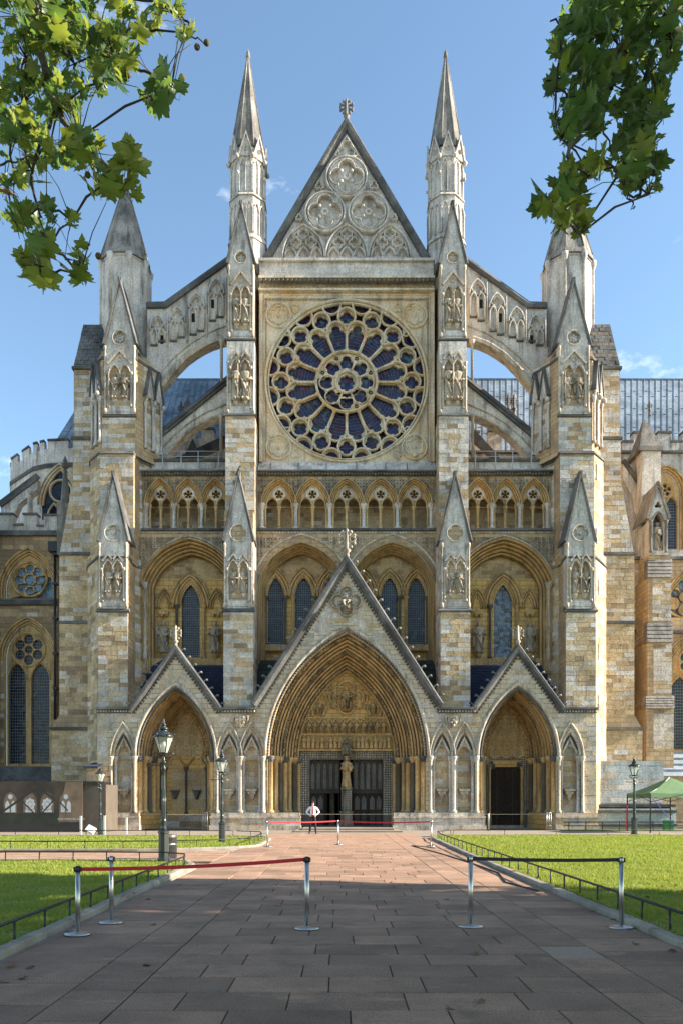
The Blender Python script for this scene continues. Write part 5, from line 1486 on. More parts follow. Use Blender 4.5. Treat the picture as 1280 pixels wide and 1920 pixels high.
# ------------------------------------------------------------------ gable with blind tracery
DG = 51.5; u = DG/F
gp = W([(503,489),(797,489),(649.5,239)], DG)
b = MB(); b.prism(gp, DG, DG+.9)
gab = build('gable', b, M_PALE, T)
coping('gable_coping', [(499,489),(649.5,234),(800,489)], DG, .46, -.34, 1.1, M_DARK, gab)
def gp_(px, py): return X(px,DG), Z(py,DG)
for px, py, r in ((649.5,338,37.5),(609.5,403.5,36.5),(690,403.5,36.5)):
    c = MB(); x, z = gp_(px, py)
    ring(c, x, z, r*u, .2, .42, DG, 0, 36); ring(c, x, z, (r-4.5)*u, .11, .40, DG, 0, 36)
    foil_plate(c, x, z, (r-4)*u, 4, 16.0*u, 14.2*u, pi/2, DG-.3, DG+.01, 0, 64); c.sweep(foil(x, z, 4, 16.5*u, 14.6*u, pi/2, 64), roll(.09,.2,3), DG-.24, True, 0, True)
    for k in range(9): c.ball((x+.17*math.cos(k*.7), DG-.3, z+.17*math.sin(k*.7)), .1, n=4)
    for k in range(4): c.ball((x+13.5*u*math.cos(pi/4+k*pi/2), DG-.38, z+13.5*u*math.sin(pi/4+k*pi/2)), .11, n=4)
    build('roundel', c, M_PALE, gab)
for px in (569.5, 649.5, 729.5):
    c = MB(); x0, x1 = X(px-39.5,DG), X(px+39.5,DG)
    c.sweep(arch(x0, x1, Z(487,DG), Z(427,DG), 12), roll(.2,.42,4), DG, False, 0, True); c.sweep(arch(x0+.17, x1-.17, Z(487,DG), Z(432,DG), 12), roll(.11,.34,4), DG, False, 0, True)
    for dx, yy, r in ((0,443,11),(-14.5,459,11),(14.5,459,11)):
        x, z = gp_(px+dx, yy); c.sweep(foil(x, z, 4, r*.5*u, r*.44*u, pi/2, 40), roll(.12,.34,3), DG, True, 0, True)
    for dx in (-24, 0, 24):
        c.sweep(arch(X(px+dx-11,DG), X(px+dx+11,DG), Z(485,DG), Z(468,DG), 6), roll(.12,.34,3), DG, False, 0, True)
        c.sweep(foil(X(px+dx,DG), Z(479,DG), 3, 3.4*u, 4.0*u, pi/2, 30)[0:16], roll(.06,.1,3), DG, False, 0, True)
    for dx in (-39.5, -12, 12, 39.5): c.ball((X(px+dx,DG), DG-.1, Z(486,DG)), .18, n=5)
    build('blind_tracery', c, M_PALE, gab)
for px, py, r in ((649.5,285,16),(599,352,8),(700,352,8),(561,412,6),(738,412,6)):
    c = MB(); x, z = gp_(px, py)
    c.sweep(foil(x, z, 3, r*.5*u, r*.5*u, pi/2, 36), roll(.1,.3,3), DG, True, 0, True)
    if r > 10: c.sweep([(x-r*1.35*u, z-r*.75*u), (x, z+r*1.55*u), (x+r*1.35*u, z-r*.75*u)], roll(.12,.3,3), DG, True, 0, True)
    build('trefoil', c, M_PALE, gab)
finial('cross_finial', 649.5, 184, 238, DG+.3, M_SPIRE, gab, 1.15)
b = MB(); b.prism(W([(530,489),(769,489),(649.5,270)], 51.6), 52.45, 68); build('transept_roof', b, M_LEAD, T)
b = MB(); 
b.box(X(470,52), X(828,52), 52.5, 70, Z(890,52), Z(505,52)); build('transept_wall', b, M_WALL, T)

# ------------------------------------------------------------------ flying buttresses
for s, m in sides:
    DFl = 51.9
    def mm(pts): return W(mp_(pts, s), DFl)
    up = [(276,577),(312,576),(432,490),(432,634),(414,638),(396,644),(381,651),(365,661),(350,672),(332,690),(316,710),(303,724),(276,724)]
    b = MB(); b.prism(mm(up), DFl, DFl+.9); fl = build('flying_buttress', b, M_PALE, T)
    b = MB(); b.sweep(mm([(276,577),(312,576),(432,490)]), [(-.1,0),(-.1,-.2),(.12,-.24),(.34,-.1),(.34,1.0),(-.1,1.0)], DFl); build('weathering', b, M_DARK, fl)
    b = MB(); b.sweep(mm([(303,724),(316,706),(332,686),(350,668),(365,657),(381,646.5),(396,639.5),(416,633)]), [(-.22,.02),(-.22,-.14),(.0,-.18),(.18,-.1),(.2,0)], DFl); b.sweep(mm([(301,700),(330,668),(360,643),(390,625),(425,611)]), roll(.1,.1,3), DFl); build('arch_rib', b, M_ASH, fl)
    for cx_, top, bot, slit in ((297,593,642,1),(333.5,578,634,None),(370,552,622,-1),(406.5,526,596,-1)):
        c = MB(); x = X(m(cx_),DFl); e14 = 14.5*DFl/F
        zt, zs_ = Z(top,DFl), Z(top+27,DFl)
        c.sweep(arch(x-e14, x+e14, zs_, zt, 8), roll(.14,.24,3), DFl, False, 0, True)
        c.sweep(foil(x, Z(top+17,DFl), 4, .2, .19, pi/2, 30), roll(.08,.22,3), DFl, True, 0, True)
        for e in (-1, 1):
            bt = bot + (-(m(1)-m(0))*e*3.5)
            c.sweep([(x+e*e14*.5-e14*.42, Z(bt,DFl))] + arch(x+e*e14*.5-e14*.42, x+e*e14*.5+e14*.42, Z(top+38,DFl), Z(top+25,DFl), 5) + [(x+e*e14*.5+e14*.42, Z(bt,DFl))], roll(.12,.24,3), DFl, False, 0, True)
            c.box(x+e*e14*.5-e14*.45, x+e*e14*.5+e14*.45, DFl-.12, DFl+.02, Z(bt+4,DFl), Z(bt+1.5,DFl), 1)
        c.tube([(x+e14*1.25, DFl-.02, Z(bot+10,DFl)), (x+e14*1.25, DFl-.02, Z(top-6,DFl))], .07, 5)
        if slit:
            e = slit * (1 if s == 0 else -1)
            c.box(x+e*e14*.5-.1, x+e*e14*.5+.1, DFl-.03, DFl+.02, Z(top+52,DFl), Z(top+36,DFl), 2)
        build('blind_tracery', c, [M_PALE, M_DARK, M_VOID], fl)
    low = [(298,822),(432,712),(432,768),(412,779),(390,787),(369,798),(350,812),(331,830),(318,846),(305,864),(298,864)]
    b = MB(); b.prism(mm(low), DFl+.02, DFl+.92); f2 = build('flying_buttress', b, M_PALE, T)
    b = MB(); b.sweep(mm([(298,820),(432,711)]), [(-.16,0),(-.16,-.18),(0,-.2),(.02,-.28),(.3,-.1),(.3,1.0)], DFl+.02); build('weathering', b, M_DARK, f2)
    b = MB(); b.sweep(mm([(305,864),(318,846),(331,830),(350,812),(369,798),(390,787),(412,779)]), roll(.2,.16,4), DFl+.02, False, 0, True); b.sweep(mm([(303,842),(330,813),(360,789),(390,772),(425,758)]), roll(.12,.12,3), DFl+.02, False, 0, True); build('arch_rib', b, M_ASH, f2)
    for px, y0, y1 in ((416, 640, 720), (415, 778, 866)):
        b = MB(); b.lathe(X(m(px),DFl), DFl-.05, [(.1,Z(y1,DFl)),(.1,Z(y0+8,DFl)),(.2,Z(y0+3,DFl)),(.22,Z(y0,DFl))], 8); build('shaft', b, M_ASH, T)
lay_stones('T', T, T)
# ------------------------------------------------------------------ statues
def statue_mesh(v):
    rnd = random.Random(v*17+3)
    b = MB()
    ph = rnd.random()*6
    b.lathe(0, 0, [(.135,0),(.15,.03),(.135,.12),(.125,.3),(.118,.46),(.122,.58),(.142,.70),(.15,.76),(.12,.805),(.055,.825),(.05,.85)], 18, 0, 1.0, .78, True, ph, 7 if v % 2 else 9, .07)
    b.ball((0, -.012, .905), .062, 0, 8, .9, 1.0, 1.25)
    b.ball((0, -.075, .9), .014, 0, 4)
    if v % 3 == 0: b.lathe(0, -.005, [(.06,.93),(.068,.95),(.072,.99),(.05,.992)], 8)
    elif v % 3 == 1: b.lathe(0, 0, [(.058,.935),(.066,.965),(.035,1.02),(.004,1.06)], 8, 0, 1, .7)
    else: b.lathe(0, .012, [(.075,.86),(.08,.91),(.066,.96),(.02,.985)], 9)
    if v in (3, 5): b.ball((0, -.05, .845), .04, 0, 5, 1, .8, 1.5)
    l = [(-.135,.0,.77),(-.175,-.04,.6),(-.05,-.14,.63)]; r = [(.135,.0,.77),(.175,-.04,.58),(.045,-.14,.53)]
    if v % 2: l[2] = (-.17,-.15,.70)
    if v == 4: r[2] = (.03,-.13,.7)
    b.tube(l, [.06,.055,.04], 7); b.tube(r, [.06,.055,.04], 7)
    b.ball(l[2], .036, 0, 5); b.ball(r[2], .036, 0, 5)
    if v % 2: b.tube([(-.175,-.17,.03),(-.17,-.165,.98)], .014, 5); b.sweep(circle(-.17,1.02,.045,10), roll(.025,.02,2), -.165, True)
    else: b.box(-.06,.05,-.185,-.14,.54,.68)
    b.tube([(-.14,-.03,.72),(-.02,-.13,.42),(.09,-.1,.12)], [.03,.035,.02], 5)
    b.tube([(.15,-.02,.5),(.12,-.11,.3),(.1,-.11,.05)], [.03,.03,.02], 5)
    b.tube([(-.15,0,.55),(-.16,-.02,.2)], [.035,.04], 5)
    b.tube([(-.05,-.12,.06),(-.05,-.17,.01)], [.035,.03], 5); b.tube([(.06,-.11,.06),(.07,-.16,.01)], [.035,.03], 5)
    return b.data('statue', M_STAT)
SMESH = [statue_mesh(v) for v in range(6)]
KIND = ['crowned figure with book', 'mitred figure with staff', 'veiled figure with book', 'crowned bearded figure', 'mitred figure with raised hand', 'hooded bearded figure']
where = {('inner','top'): 'top niche of the %s inner pier', ('inner','middle'): 'middle niche of the %s inner pier', ('inner','lower'): 'lowest niche of the %s inner pier',
         ('outer','upper'): 'upper niche of the %s outer stair turret', ('outer','lower'): 'lower niche of the %s outer stair turret'}
cnt = {}
for i, ((x, y, z, h), sd, pos, tier) in enumerate(STATUES):
    v = (i*5 + i//6) % 6
    o = inst('statue', SMESH[v], (x, y-.06, z), None, (0, 0, random.uniform(-.25, .25)), (h*1.06, h*1.08, h*1.03))
    if pos == 'bay':
        lab = '%s in the %s bay, %s its tall window' % (KIND[v], sd, {'far': 'outer side of', 'near': 'inner side of'}[tier])
    else:
        k = (sd, pos, tier); cnt[k] = cnt.get(k, 0) + 1
        lab = '%s, %s in %s' % (KIND[v], 'left one' if cnt[k] == 1 else 'right one', where[(pos, tier)] % sd)
    tag(o, lab, 'statue', 'statues standing in the niches of the church front')
b = MB(); b.lathe(0,0,[(.15,0),(.165,.05),(.13,.3),(.12,.5),(.14,.7),(.14,.76),(.1,.81),(.05,.83),(.05,.86)],16,0,1,.8,True,.4,6,.08)
b.ball((0,-.01,.91),.062,0,7,.9,1,1.2); b.lathe(0,0,[(.06,.94),(.07,.96),(.08,1.0),(.05,1.0)],8)
b.tube([(-.13,0,.76),(-.17,-.05,.6),(.02,-.15,.55)],[.06,.055,.04],7); b.tube([(.13,0,.76),(.18,-.05,.62),(.1,-.15,.6)],[.06,.05,.04],7)
b.tube([(.12,-.16,.5),(.11,-.15,.68)],[.06,.05],7); b.ball((.11,-.16,.75),.042,0,6)
b.tube([(-.12,-.06,.5),(0,-.15,.3),(.06,-.12,.03)],[.03,.035,.02],5)
h = Z(1418,DT)-Z(1476,DT)
o = build('statue', b, M_MOLD, None, org=(0,0,0)); o.location = (TX, yT-.2, Z(1476,DT)); o.scale = (h,h,h)
tag(o, 'golden stone crowned mother holding a child, on the pillar between the great doors', 'statue')
b = MB(); x, z = X(649,D0), Z(1128,D0)
b.sweep(foil(x, z, 4, .5, .42, pi/2, 48), roll(.14,.2,4), D0-.02, True, 0, True); b.sweep(foil(x, z, 4, .42, .34, pi/2, 48), roll(.07,.1,3), D0-.02, True, 0, True)
relief(b, x, D0-.02, z-.62, 1.45, 0, True); b.ball((x-.4,D0-.05,z-.1),.15,n=5); b.ball((x+.4,D0-.05,z-.1),.15,n=5)
build('gable_medallion', b, M_STAT, porch)

# a crow on the tip of the left inner gable
b = MB(); x, y = X(447,48.2), 48.2; z = Z(889.5,48.2)
b.tube([(-.09,0,-.02),(-.02,0,.13),(.05,0,.27),(.085,0,.36)], [.015,.075,.075,.045], 7); b.ball((.095,0,.39), .055, n=6); b.tube([(.13,0,.40),(.20,0,.385)], [.022,.004], 5)
b.tube([(-.02,0,.08),(-.15,0,-.09)], [.05,.02], 5); b.tube([(.0,.02,.1),(.01,.02,-.03)], .01, 4); b.tube([(.0,-.02,.1),(.01,-.02,-.03)], .01, 4)
o = build('crow', b, M_BLACK, None, org=(0,0,0)); o.location = (x, y, z+.03); o.scale = (1.15,)*3
tag(o, 'black crow perched on the gable tip of the left inner pier', 'bird')

# ------------------------------------------------------------------ choir and chapels beyond, on the left
C = empty('choir_wing', (X(50,57), 57, 0), 'lower church wing left of the transept with a round window above a two light window', 'church wing')
def big_window(parent, px0, px1, yt, yb, D, lights, circ, mull_top, glass, name='traceried_window'):
    x0, x1 = X(px0,D), X(px1,D); zs = Z(yt,D) - (x1-x0)*.75
    op = opening(x0, x1, max(zs, Z(yb,D)+.1), Z(yt,D), Z(yb,D), 10)
    b = MB(); b.prism([(x*1.0, z) for x, z in op], D+.42, D+.46, 0, False); o = build(name, b, glass, parent)
    c = MB()
    hl = []
    if circ:
        cx_, cy_, cr, nf = circ; X_, Z_, Rr = X(cx_,D), Z(cy_,D), cr*D/F
        for k in range(nf):
            a = pi/2+k*2*pi/nf; hl.append(circle(X_+Rr*.6*math.cos(a), Z_+Rr*.6*math.sin(a), Rr*(.27 if nf > 7 else .29), 14))
        hl.append(circle(X_, Z_, Rr*(.3 if nf > 7 else .24), 14))
    for (l, r, t, bt) in lights: hl.append(opening(X(l,D), X(r,D), Z(t,D)-(X(r,D)-X(l,D))*.9, Z(t,D), Z(bt,D), 6))
    c.plate(op, hl, D+.22, D+.4, 0)
    if circ: ring(c, X_, Z_, Rr*.98, .18, .16, D+.22, 0, 28)
    for (l, r, t, bt) in lights: c.sweep(arch(X(l-1.5,D), X(r+1.5,D), Z(t,D)-(X(r,D)-X(l,D))*.9, Z(t-2,D), 6), roll(.1,.1,3), D+.22, False, 0, True)
    build('tracery', c, M_MOLD, o)
    l_ = MB()
    z = Z(yb,D)+.2
    zt = Z(yt,D)
    while z < zt-.4:
        k = 1 if z < zs else math.sqrt(max(0, 1-((z-zs)/(zt-zs))**1.5))*.97
        l_.box((x0+x1)/2-(x1-x0)/2*k, (x0+x1)/2+(x1-x0)/2*k, D+.402, D+.418, z-.014, z+.014); z += .22
    n = int((x1-x0)/.17)
    for i in range(1, n):
        uu = abs(i/n-.5)*2; l_.box(x0+(x1-x0)*i/n-.01, x0+(x1-x0)*i/n+.01, D+.403, D+.417, Z(yb,D), min(zs+(zt-zs)*math.sqrt(max(0,1-uu**1.6)), zt))
    build('leading', l_, M_LEADCAME, o, 'stuff')
    moulded('window_arch', x0, x1, max(zs, Z(yb,D)+.1), Z(yt,D), .5, D-.04, D+.25, 9, 3, M_MOLD, o, Z(yb,D))
    return o
D = 55.0
b = MB()
h1 = opening(X(10,D)-.48, X(98,D)+.48, Z(1104,D), Z(1040,D)+.5, Z(1122,D), 10)
h2 = opening(X(11,D)-.48, X(94,D)+.48, Z(1230,D), Z(1170,D)+.5, Z(1436,D), 10)
b.plate(W([(-120,1560),(120,1560),(120,990),(-120,990)], D), [h1, h2], D, D+.6)
M_GLASSK = glass_mat('blue_sky_painted_glass', (.16,.25,.36), cell=5, var=.5)  # blue sky reflection painted into the base colour
M_WALLD = masonry('brown_masonry', (0.42, 0.30, 0.17), (0.30, 0.20, 0.11), (0.12, 0.085, 0.055), third=(0.22, 0.155, 0.09))
cw = build('choir_wall', b, M_WALLD, C)
big_window(cw, 10, 98, 1040, 1122, D, [], (54, 1085, 33, 8), 0, M_GLASSK)
big_window(cw, 11, 94, 1170, 1436, D, [(14,47,1243,1432),(57,91,1243,1432)], (52, 1217, 32, 6), 0, M_GLASS)
for poly in ([(-60,1030),(108,1030),(108,1002),(-60,1002)], [(-60,1165),(108,1165),(108,1136),(-60,1136)]): ashlar('C', cw, W(poly,D), (0,D,0), (1,0,0), (0,-1,0), pale=.06, quoin=.1, tan=(2,2,0,2,1), holes=[opening(X(4,D), X(104,D), Z(1096,D), Z(1032,D), Z(1122,D), 10), opening(X(5,D), X(100,D), Z(1225,D), Z(1160,D), Z(1436,D), 10)])
for (l, r) in ((97,108),(-30,8)): ashlar('C', cw, W([(l,1430),(r,1430),(r,1240),(l,1240)],D), (0,D,0), (1,0,0), (0,-1,0), pale=.08, quoin=.1, tan=(2,2,0))
for (y, d) in ((1001, .3), (1130, .25)):
    b = MB(); b.box(X(-120,D), X(112,D), D-d, D+.3, Z(y+5,D), Z(y-4,D)); build('string_course', b, M_DARK, cw)
b = MB()
b.add([(X(-60,D),D-.5,Z(1462,D)),(X(110,D),D-.5,Z(1462,D)),(X(106,D),D+.02,Z(1437,D)),(X(-60,D),D+.02,Z(1437,D))],[(0,1,2,3)])
b.box(X(-120,D), X(112,D), D-.8, D+.3, Z(1475,D), Z(1462,D)-.003)
build('sill', b, M_DARK, cw)
def battlement(pts, D, hh, parent, merlons, mat=M_PALE):
    """parapet with merlons over px spans on one level run of wall"""
    for (l, r, top, bot) in pts:
        b = MB(); c = MB()
        b.box(X(l,D), X(r,D), D, D+.5, Z(bot,D), Z(top,D)); c.box(X(l,D)-.03, X(r,D)+.03, D-.1, D+.6, Z(top+4,D)+.003, Z(top,D)+.004)
        o = build('merlon', b, mat, parent); build('coping', c, M_DARK, o)
battlement([(-120,4,962,1000),(4.3,26,962,1000),(26.3,44,982,1000),(44.3,70,962,1000),(70.3,82,984,1000),(82.3,108,964,1000)], D-.1, 0, C, 0)
b = MB(); b.lathe(X(107,D), D-.35, [(.09,Z(1350,D)),(.09,Z(1040,D))], 8); 
for yy in (1040, 1095, 1160, 1225, 1290): b.box(X(107,D)-.13, X(107,D)+.13, D-.48, D-.02, Z(yy+4,D), Z(yy,D))
b.box(X(107,D)-.4, X(107,D)+.25, D-.6, D-.05, Z(1038,D), Z(1020,D))
build('drainpipe', b, M_BLACK, C)
# polygonal apse behind: facets, parapet, clerestory window, lead roof
D = 60.5
b = MB(); FM = []; fs_c = MB()
fac = [((24.5,905,72),(20,858,64.3)), ((20,858,64.3),(62,828,61.5)), ((62,828,61.5),(88,823,60.9)), ((88,823,60.9),(190,822,60.5))]
for (p, y1, Da), (q, y2, Db) in fac:
    A = [(X(p,Da),Da,Z(y1,Da)),(X(q,Db),Db,Z(y2,Db)),(X(q,Db),Db,0),(X(p,Da),Da,0)]
    zt = Z(822,60.5)
    A = [(A[0][0],A[0][1],zt-.65),(A[1][0],A[1][1],zt-.65),(A[2][0],A[2][1],0),(A[3][0],A[3][1],0)]
    b.add(A, [(0,1,2,3)])
    for k in range(2):                                     # merlons of the facet
        c = MB(); e_ = MB(); FM.append((c, e_))
        t0_, t1_ = (k*.5+.02, k*.5+.40) if abs(A[1][0]-A[0][0]) > 3 else (k*.5+.03, k*.5+.34)
        P0 = Vector(A[0]).lerp(Vector(A[1]), t0_); P1 = Vector(A[0]).lerp(Vector(A[1]), t1_); up = Vector((0,0,.6)); bk = Vector((0,.5,0))
        c.add([tuple(v) for v in (P0,P1,P1+up,P0+up,P0+bk,P1+bk,P1+up+bk,P0+up+bk)], [(0,1,2,3),(1,5,6,2),(3,2,6,7),(4,0,3,7)])
        cu = Vector((0,-.1,.6)); e_.add([tuple(v) for v in (P0+cu,P1+cu,P1+cu+Vector((0,0,.16)),P0+cu+Vector((0,0,.16)),P0+bk+cu,P1+bk+cu,P1+bk+cu+Vector((0,0,.16)),P0+bk+cu+Vector((0,0,.16)))], [(0,1,2,3),(1,5,6,2),(3,2,6,7),(4,0,3,7)])
    dz = Vector((0,-.15,-1.5)); P0, P1 = Vector(A[0])+dz, Vector(A[1])+dz; up = Vector((0,0,.28)); fs_c.add([tuple(v) for v in (P0,P1,P1+up,P0+up,P1+up+Vector((0,.3,.2)),P0+up+Vector((0,.3,.2)))], [(0,1,2,3),(3,2,4,5)])
ap = build('apse_wall', b, M_PALE, C); build('string_course', fs_c, M_DARK, ap)
for c, e_ in FM: build('merlon', c, M_PALE, ap); build('coping', e_, M_DARK, ap)
D = 60.4
b = MB(); b.prism(opening(X(80,D), X(150,D), Z(950,D), Z(878,D), Z(975,D), 9), D-.05, D+.0, 0, False); o = build('apse_window', b, M_GLASS, ap)
moulded('window_arch', X(86,D), X(146,D), Z(950,D), Z(886,D), .55, D-.4, D-.1, 9, 3, M_ROSE, o)
c = MB(); ring(c, X(116,D), Z(922,D), .85, .2, .2, D-.08, 0, 24); c.sweep(arch(X(90,D), X(116,D), Z(975,D), Z(945,D), 6), roll(.16,.14,3), D-.08, False, 0, True); build('tracery', c, M_ROSE, o)
b = MB(); D = 57.5; b.prism(W([(2,948),(70,897),(70,918),(36,945),(24,972),(2,975)],D), D, D+.7); fl = build('flying_buttress', b, M_PALE, C)
b = MB(); b.sweep(W([(0,948),(73,893)],D), [(-.2,0),(-.2,-.12),(.25,-.12),(.25,.8)], D); build('weathering', b, M_DARK, fl)
b = MB(); b.lathe(X(57,D), D, [(.2,Z(985,D)),(.2,Z(930,D)),(.32,Z(926,D)),(.32,Z(922,D))], 8); build('shaft', b, M_PALE, fl)
b = MB(); D = 54.4; q0 = [(X(105,D),D),(X(131,D),D),(X(131,D),D+1),(X(105,D),D+1)]; cx_, cy_ = X(118,D), D+.5
b.plan([(X(107,D),D),(X(129,D),D),(X(129,D),D+.9),(X(107,D),D+.9)], Z(1040,D), Z(950,D)); b.plan(q0, Z(950,D)+.002, Z(943,D)); b.plan([(cx_+.33*math.cos(i*pi/4+.39), cy_+.33*math.sin(i*pi/4+.39)) for i in range(8)], Z(943,D)+.003, Z(872,D), 0, [(cx_+.12*math.cos(i*pi/4+.39), cy_+.12*math.sin(i*pi/4+.39)) for i in range(8)])
b.lathe(cx_, cy_, [(.2,Z(872,D)),(.3,Z(868,D)),(.12,Z(864,D)),(.16,Z(860,D)),(.02,Z(848,D))], 8)
build('pinnacle', b, M_SPIRE, C)
b = MB(); D = 52.5; b.box(X(-60,D), X(-18,D), D, D+1.2, 0, Z(962,D)); b.plan([(X(-50,D),D),(X(-10,D),D),(X(-10,D),D+.9),(X(-50,D),D+.9)], Z(962,D)+.002, Z(870,D), 0, [(X(-32,D),D+.4),(X(-26,D),D+.4),(X(-26,D),D+.5),(X(-32,D),D+.5)]); build('buttress', b, M_SPIRE, C)
def lead_roof(name, quad, n, parent):
    bl, br, tr, tl = [Vector(p) for p in quad]
    b = MB(); b.add([tuple(p) for p in (bl,br,tr,tl)], [(0,1,2,3)])
    o = build(name, b, M_LEAD, parent)
    nrm = (br-bl).cross(tl-bl).normalized(); nrm = nrm if nrm.y < 0 else -nrm
    b = MB()
    for i in range(n+1):
        t = i/n; p0 = bl.lerp(br,t)+nrm*.04; p1 = tl.lerp(tr,t)+nrm*.04
        b.tube([tuple(p0), tuple(p0.lerp(p1,.5)), tuple(p1)], .022, 5)
    for j in range(1, 4):
        for i in range(n):
            t = j/4 + (.08 if i % 2 else 0); p0 = bl.lerp(br,i/n).lerp(tl.lerp(tr,i/n),t)+nrm*.02; p1 = bl.lerp(br,(i+1)/n).lerp(tl.lerp(tr,(i+1)/n),t)+nrm*.02
            b.tube([tuple(p0), tuple(p1)], .025, 4)
    build('lead_seams', b, M_LEAD, o, 'stuff')
    b = MB(); b.tube([tuple(tl), tuple(tr)], .12, 6); build('ridge_roll', b, M_LEAD, o)
    return o
e0, r0 = (61.0, Z(815,61)), (67.0, Z(712,67))
lead_roof('lead_roof', [(X(95,61),61,Z(845,61)),(X(440,61),61,Z(845,61)),(X(440,67),67,r0[1]),(X(178,67),67,r0[1])], 26, C)
b = MB(); b.add([(X(60,66),68,Z(845,61)),(X(95,61),61,Z(845,61)),(X(178,67),67,r0[1])],[(0,1,2)]); build('lead_roof', b, M_LEAD, C)
for (l, r) in ((300,330),(352,366),(378,402)):
    D = 59.6; battlement([(l,r,802 if l > 310 else 806,846)], D, 0, C, 0)
b = MB(); D = 59.7; b.box(X(296,D), X(424,D), D, D+.5, Z(880,D), Z(822,D)); build('parapet', b, M_PALE, C)
b = MB(); D = 56.5
b.prism(W([(330,858),(424,815),(424,832),(345,866),(330,866)],D), D, D+.6); b.prism(W([(346,866),(364,828),(382,866)],D), D-.5, D+.3)
build('lower_flying_buttress', b, M_DARK, C)
for px, t, bt in ((340,752,786),(352,744,780)):
    D = 56; finial('finial', px, t, bt+8, D, M_SPIRE, C, .7)
lay_stones('C', C, C)

# ------------------------------------------------------------------ nave on the right
N = empty('nave_wing', (X(1230,56), 56, 0), 'long church nave right of the transept with lead roof and stepped buttress', 'church wing')
D = 59.5
b = MB()
hw_ = [opening(X(l,D)-.48, X(r,D)+.48, Z(925,D), Z(884,D)+.5, Z(1030,D), 9) for l, r in ((1222,1274),(1360,1412),(1500,1552))]
b.plate(W([(860,1100),(1800,1100),(1800,845),(860,845)], D), hw_, D, D+.6); nw = build('clerestory_wall', b, M_PALE, N)
for l, r in ((1222,1274),(1360,1412),(1500,1552)):
    big_window(nw, l, r, 884, 1030, D, [(l+3,(l+r)/2-2,930,1028),((l+r)/2+2,r-3,930,1028)], ((l+r)/2, 917, 14, 5), 0, M_GLASS)
bt_ = []
for i in range(12):
    l = 1166 + i*46; bt_ += [(l, l+19.6, 826, 848), (l+20, l+45.6, 809, 848)]
battlement([(884,898,808,848),(914,940,806,848),(958,976,808,848)] + bt_, D-.05, 0, N, 0)
b = MB(); b.box(X(860,D), X(1800,D), D-.25, D+.1, Z(851,D), Z(847,D)+.001); build('string_course', b, M_DARK, nw)
lead_roof('lead_roof', [(X(860,60.2),60.2,Z(850,60.2)),(X(1800,60.2),60.2,Z(850,60.2)),(X(1800,67),67,Z(712,67)),(X(860,67),67,Z(712,67))], 84, N)
b = MB(); D = 56.5; b.prism(W([(884,800),(935,855),(935,868),(884,822)],D), D, D+.5); build('lower_flying_buttress', b, M_DARK, N)
for px in (952, 963): finial('finial', px, 738, 784, 56, M_SPIRE, N, .7)
# aisle wall
D = 55.5
b = MB()
h2 = opening(X(1250,D)-.48, X(1360,D)+.48, Z(1150,D), Z(1070,D)+.5, Z(1158,D), 9); h3 = opening(X(1252,D)-.48, X(1350,D)+.48, Z(1269,D), Z(1196,D)+.5, Z(1409,D), 9)
b.plate(W([(1100,1560),(1800,1560),(1800,1045),(1100,1045)],D), [h2, h3], D, D+.5); aw = build('aisle_wall', b, M_WALL, N)
big_window(aw, 1250, 1360, 1070, 1158, D, [], (1285, 1118, 40, 6), 0, M_GLASSB)
big_window(aw, 1252, 1350, 1196, 1409, D, [(1256,1297,1268,1405),(1303,1346,1268,1405)], (1300,1240,28,6), 0, M_GLASS)
b = MB(); b.box(X(1160,D), X(1800,D), D-.25, D+.1, Z(1050,D), Z(1045,D)+.001); b.box(X(1160,D), X(1800,D), D-.25, D+.1, Z(1188,D), Z(1183,D)); b.add([(X(1160,D),DA,Z(1046,D)),(X(1800,D),DA,Z(1046,D)),(X(1800,D),59.4,Z(1040,D)),(X(1160,D),59.4,Z(1040,D))],[(0,1,2,3)]) if False else None
build('string_course', b, M_DARK, aw)
ashlar('N', aw, W([(1166,1400),(1212,1400),(1212,1060),(1166,1060)],D), (0,D,0), (1,0,0), (0,-1,0), pale=.5)
# stepped buttress with its gabled niche
D = 53.0
b = MB()
def bxx(l, r, y0, y1, D): b.box(X(l,D), X(r,D), D, D+3.2, Z(y0,D), Z(y1,D))
bxx(1211,1262,1556,1328,52.2); bxx(1213,1258,1328,1204,52.7); bxx(1214,1257,1204,1082,53.2); bxx(1215,1256,1082,1040,53.7)
bt = build('stepped_buttress', b, M_WALL, N)
for (l, r, y0, y1, DD_) in ((1224,1262,1405,1330,52.2),(1224,1258,1300,1204,52.7),(1222,1257,1164,1082,53.2)):
    ashlar('N', bt, W([(l,y0),(r,y0),(r,y1),(l,y1)],DD_), (0,DD_,0), (1,0,0), (0,-1,0), pale=.6, quoin=.7)
for (yb_, yt_, Db_, Dt_, l, r) in ((1328,1304,52.1,52.75,1210,1263),(1204,1166,52.55,53.25,1212,1260),(1082,1048,53.1,53.75,1213,1259)):
    for j in range(5):
        c = MB(); t0_, t1_ = j/5, (j+.97)/5
        ya, yb2 = yb_+(yt_-yb_)*t0_, yb_+(yt_-yb_)*t1_; da, db = Db_+(Dt_-Db_)*t0_, Db_+(Dt_-Db_)*t1_
        c.add([(X(l,da),da-.05,Z(ya,da)),(X(r,da),da-.05,Z(ya,da)),(X(r,db),db,Z(yb2,db)),(X(l,db),db,Z(yb2,db)),(X(l,da),da+.6,Z(ya,da)),(X(r,da),da+.6,Z(ya,da)),(X(l,db),db+.6,Z(yb2,db))],[(0,1,2,3),(0,4,5,1),(4,0,3,6)])
        build('weathering_stone', c, M_SPIRE, bt)
D = 53.6
b = MB(); xc = X(1233,D); w2 = X(1250,D)-xc
hole = [(xc-w2*.55, Z(1032,D))]+arch(xc-w2*.55, xc+w2*.55, Z(978,D), Z(962,D), 6)+[(xc+w2*.55, Z(1032,D))]
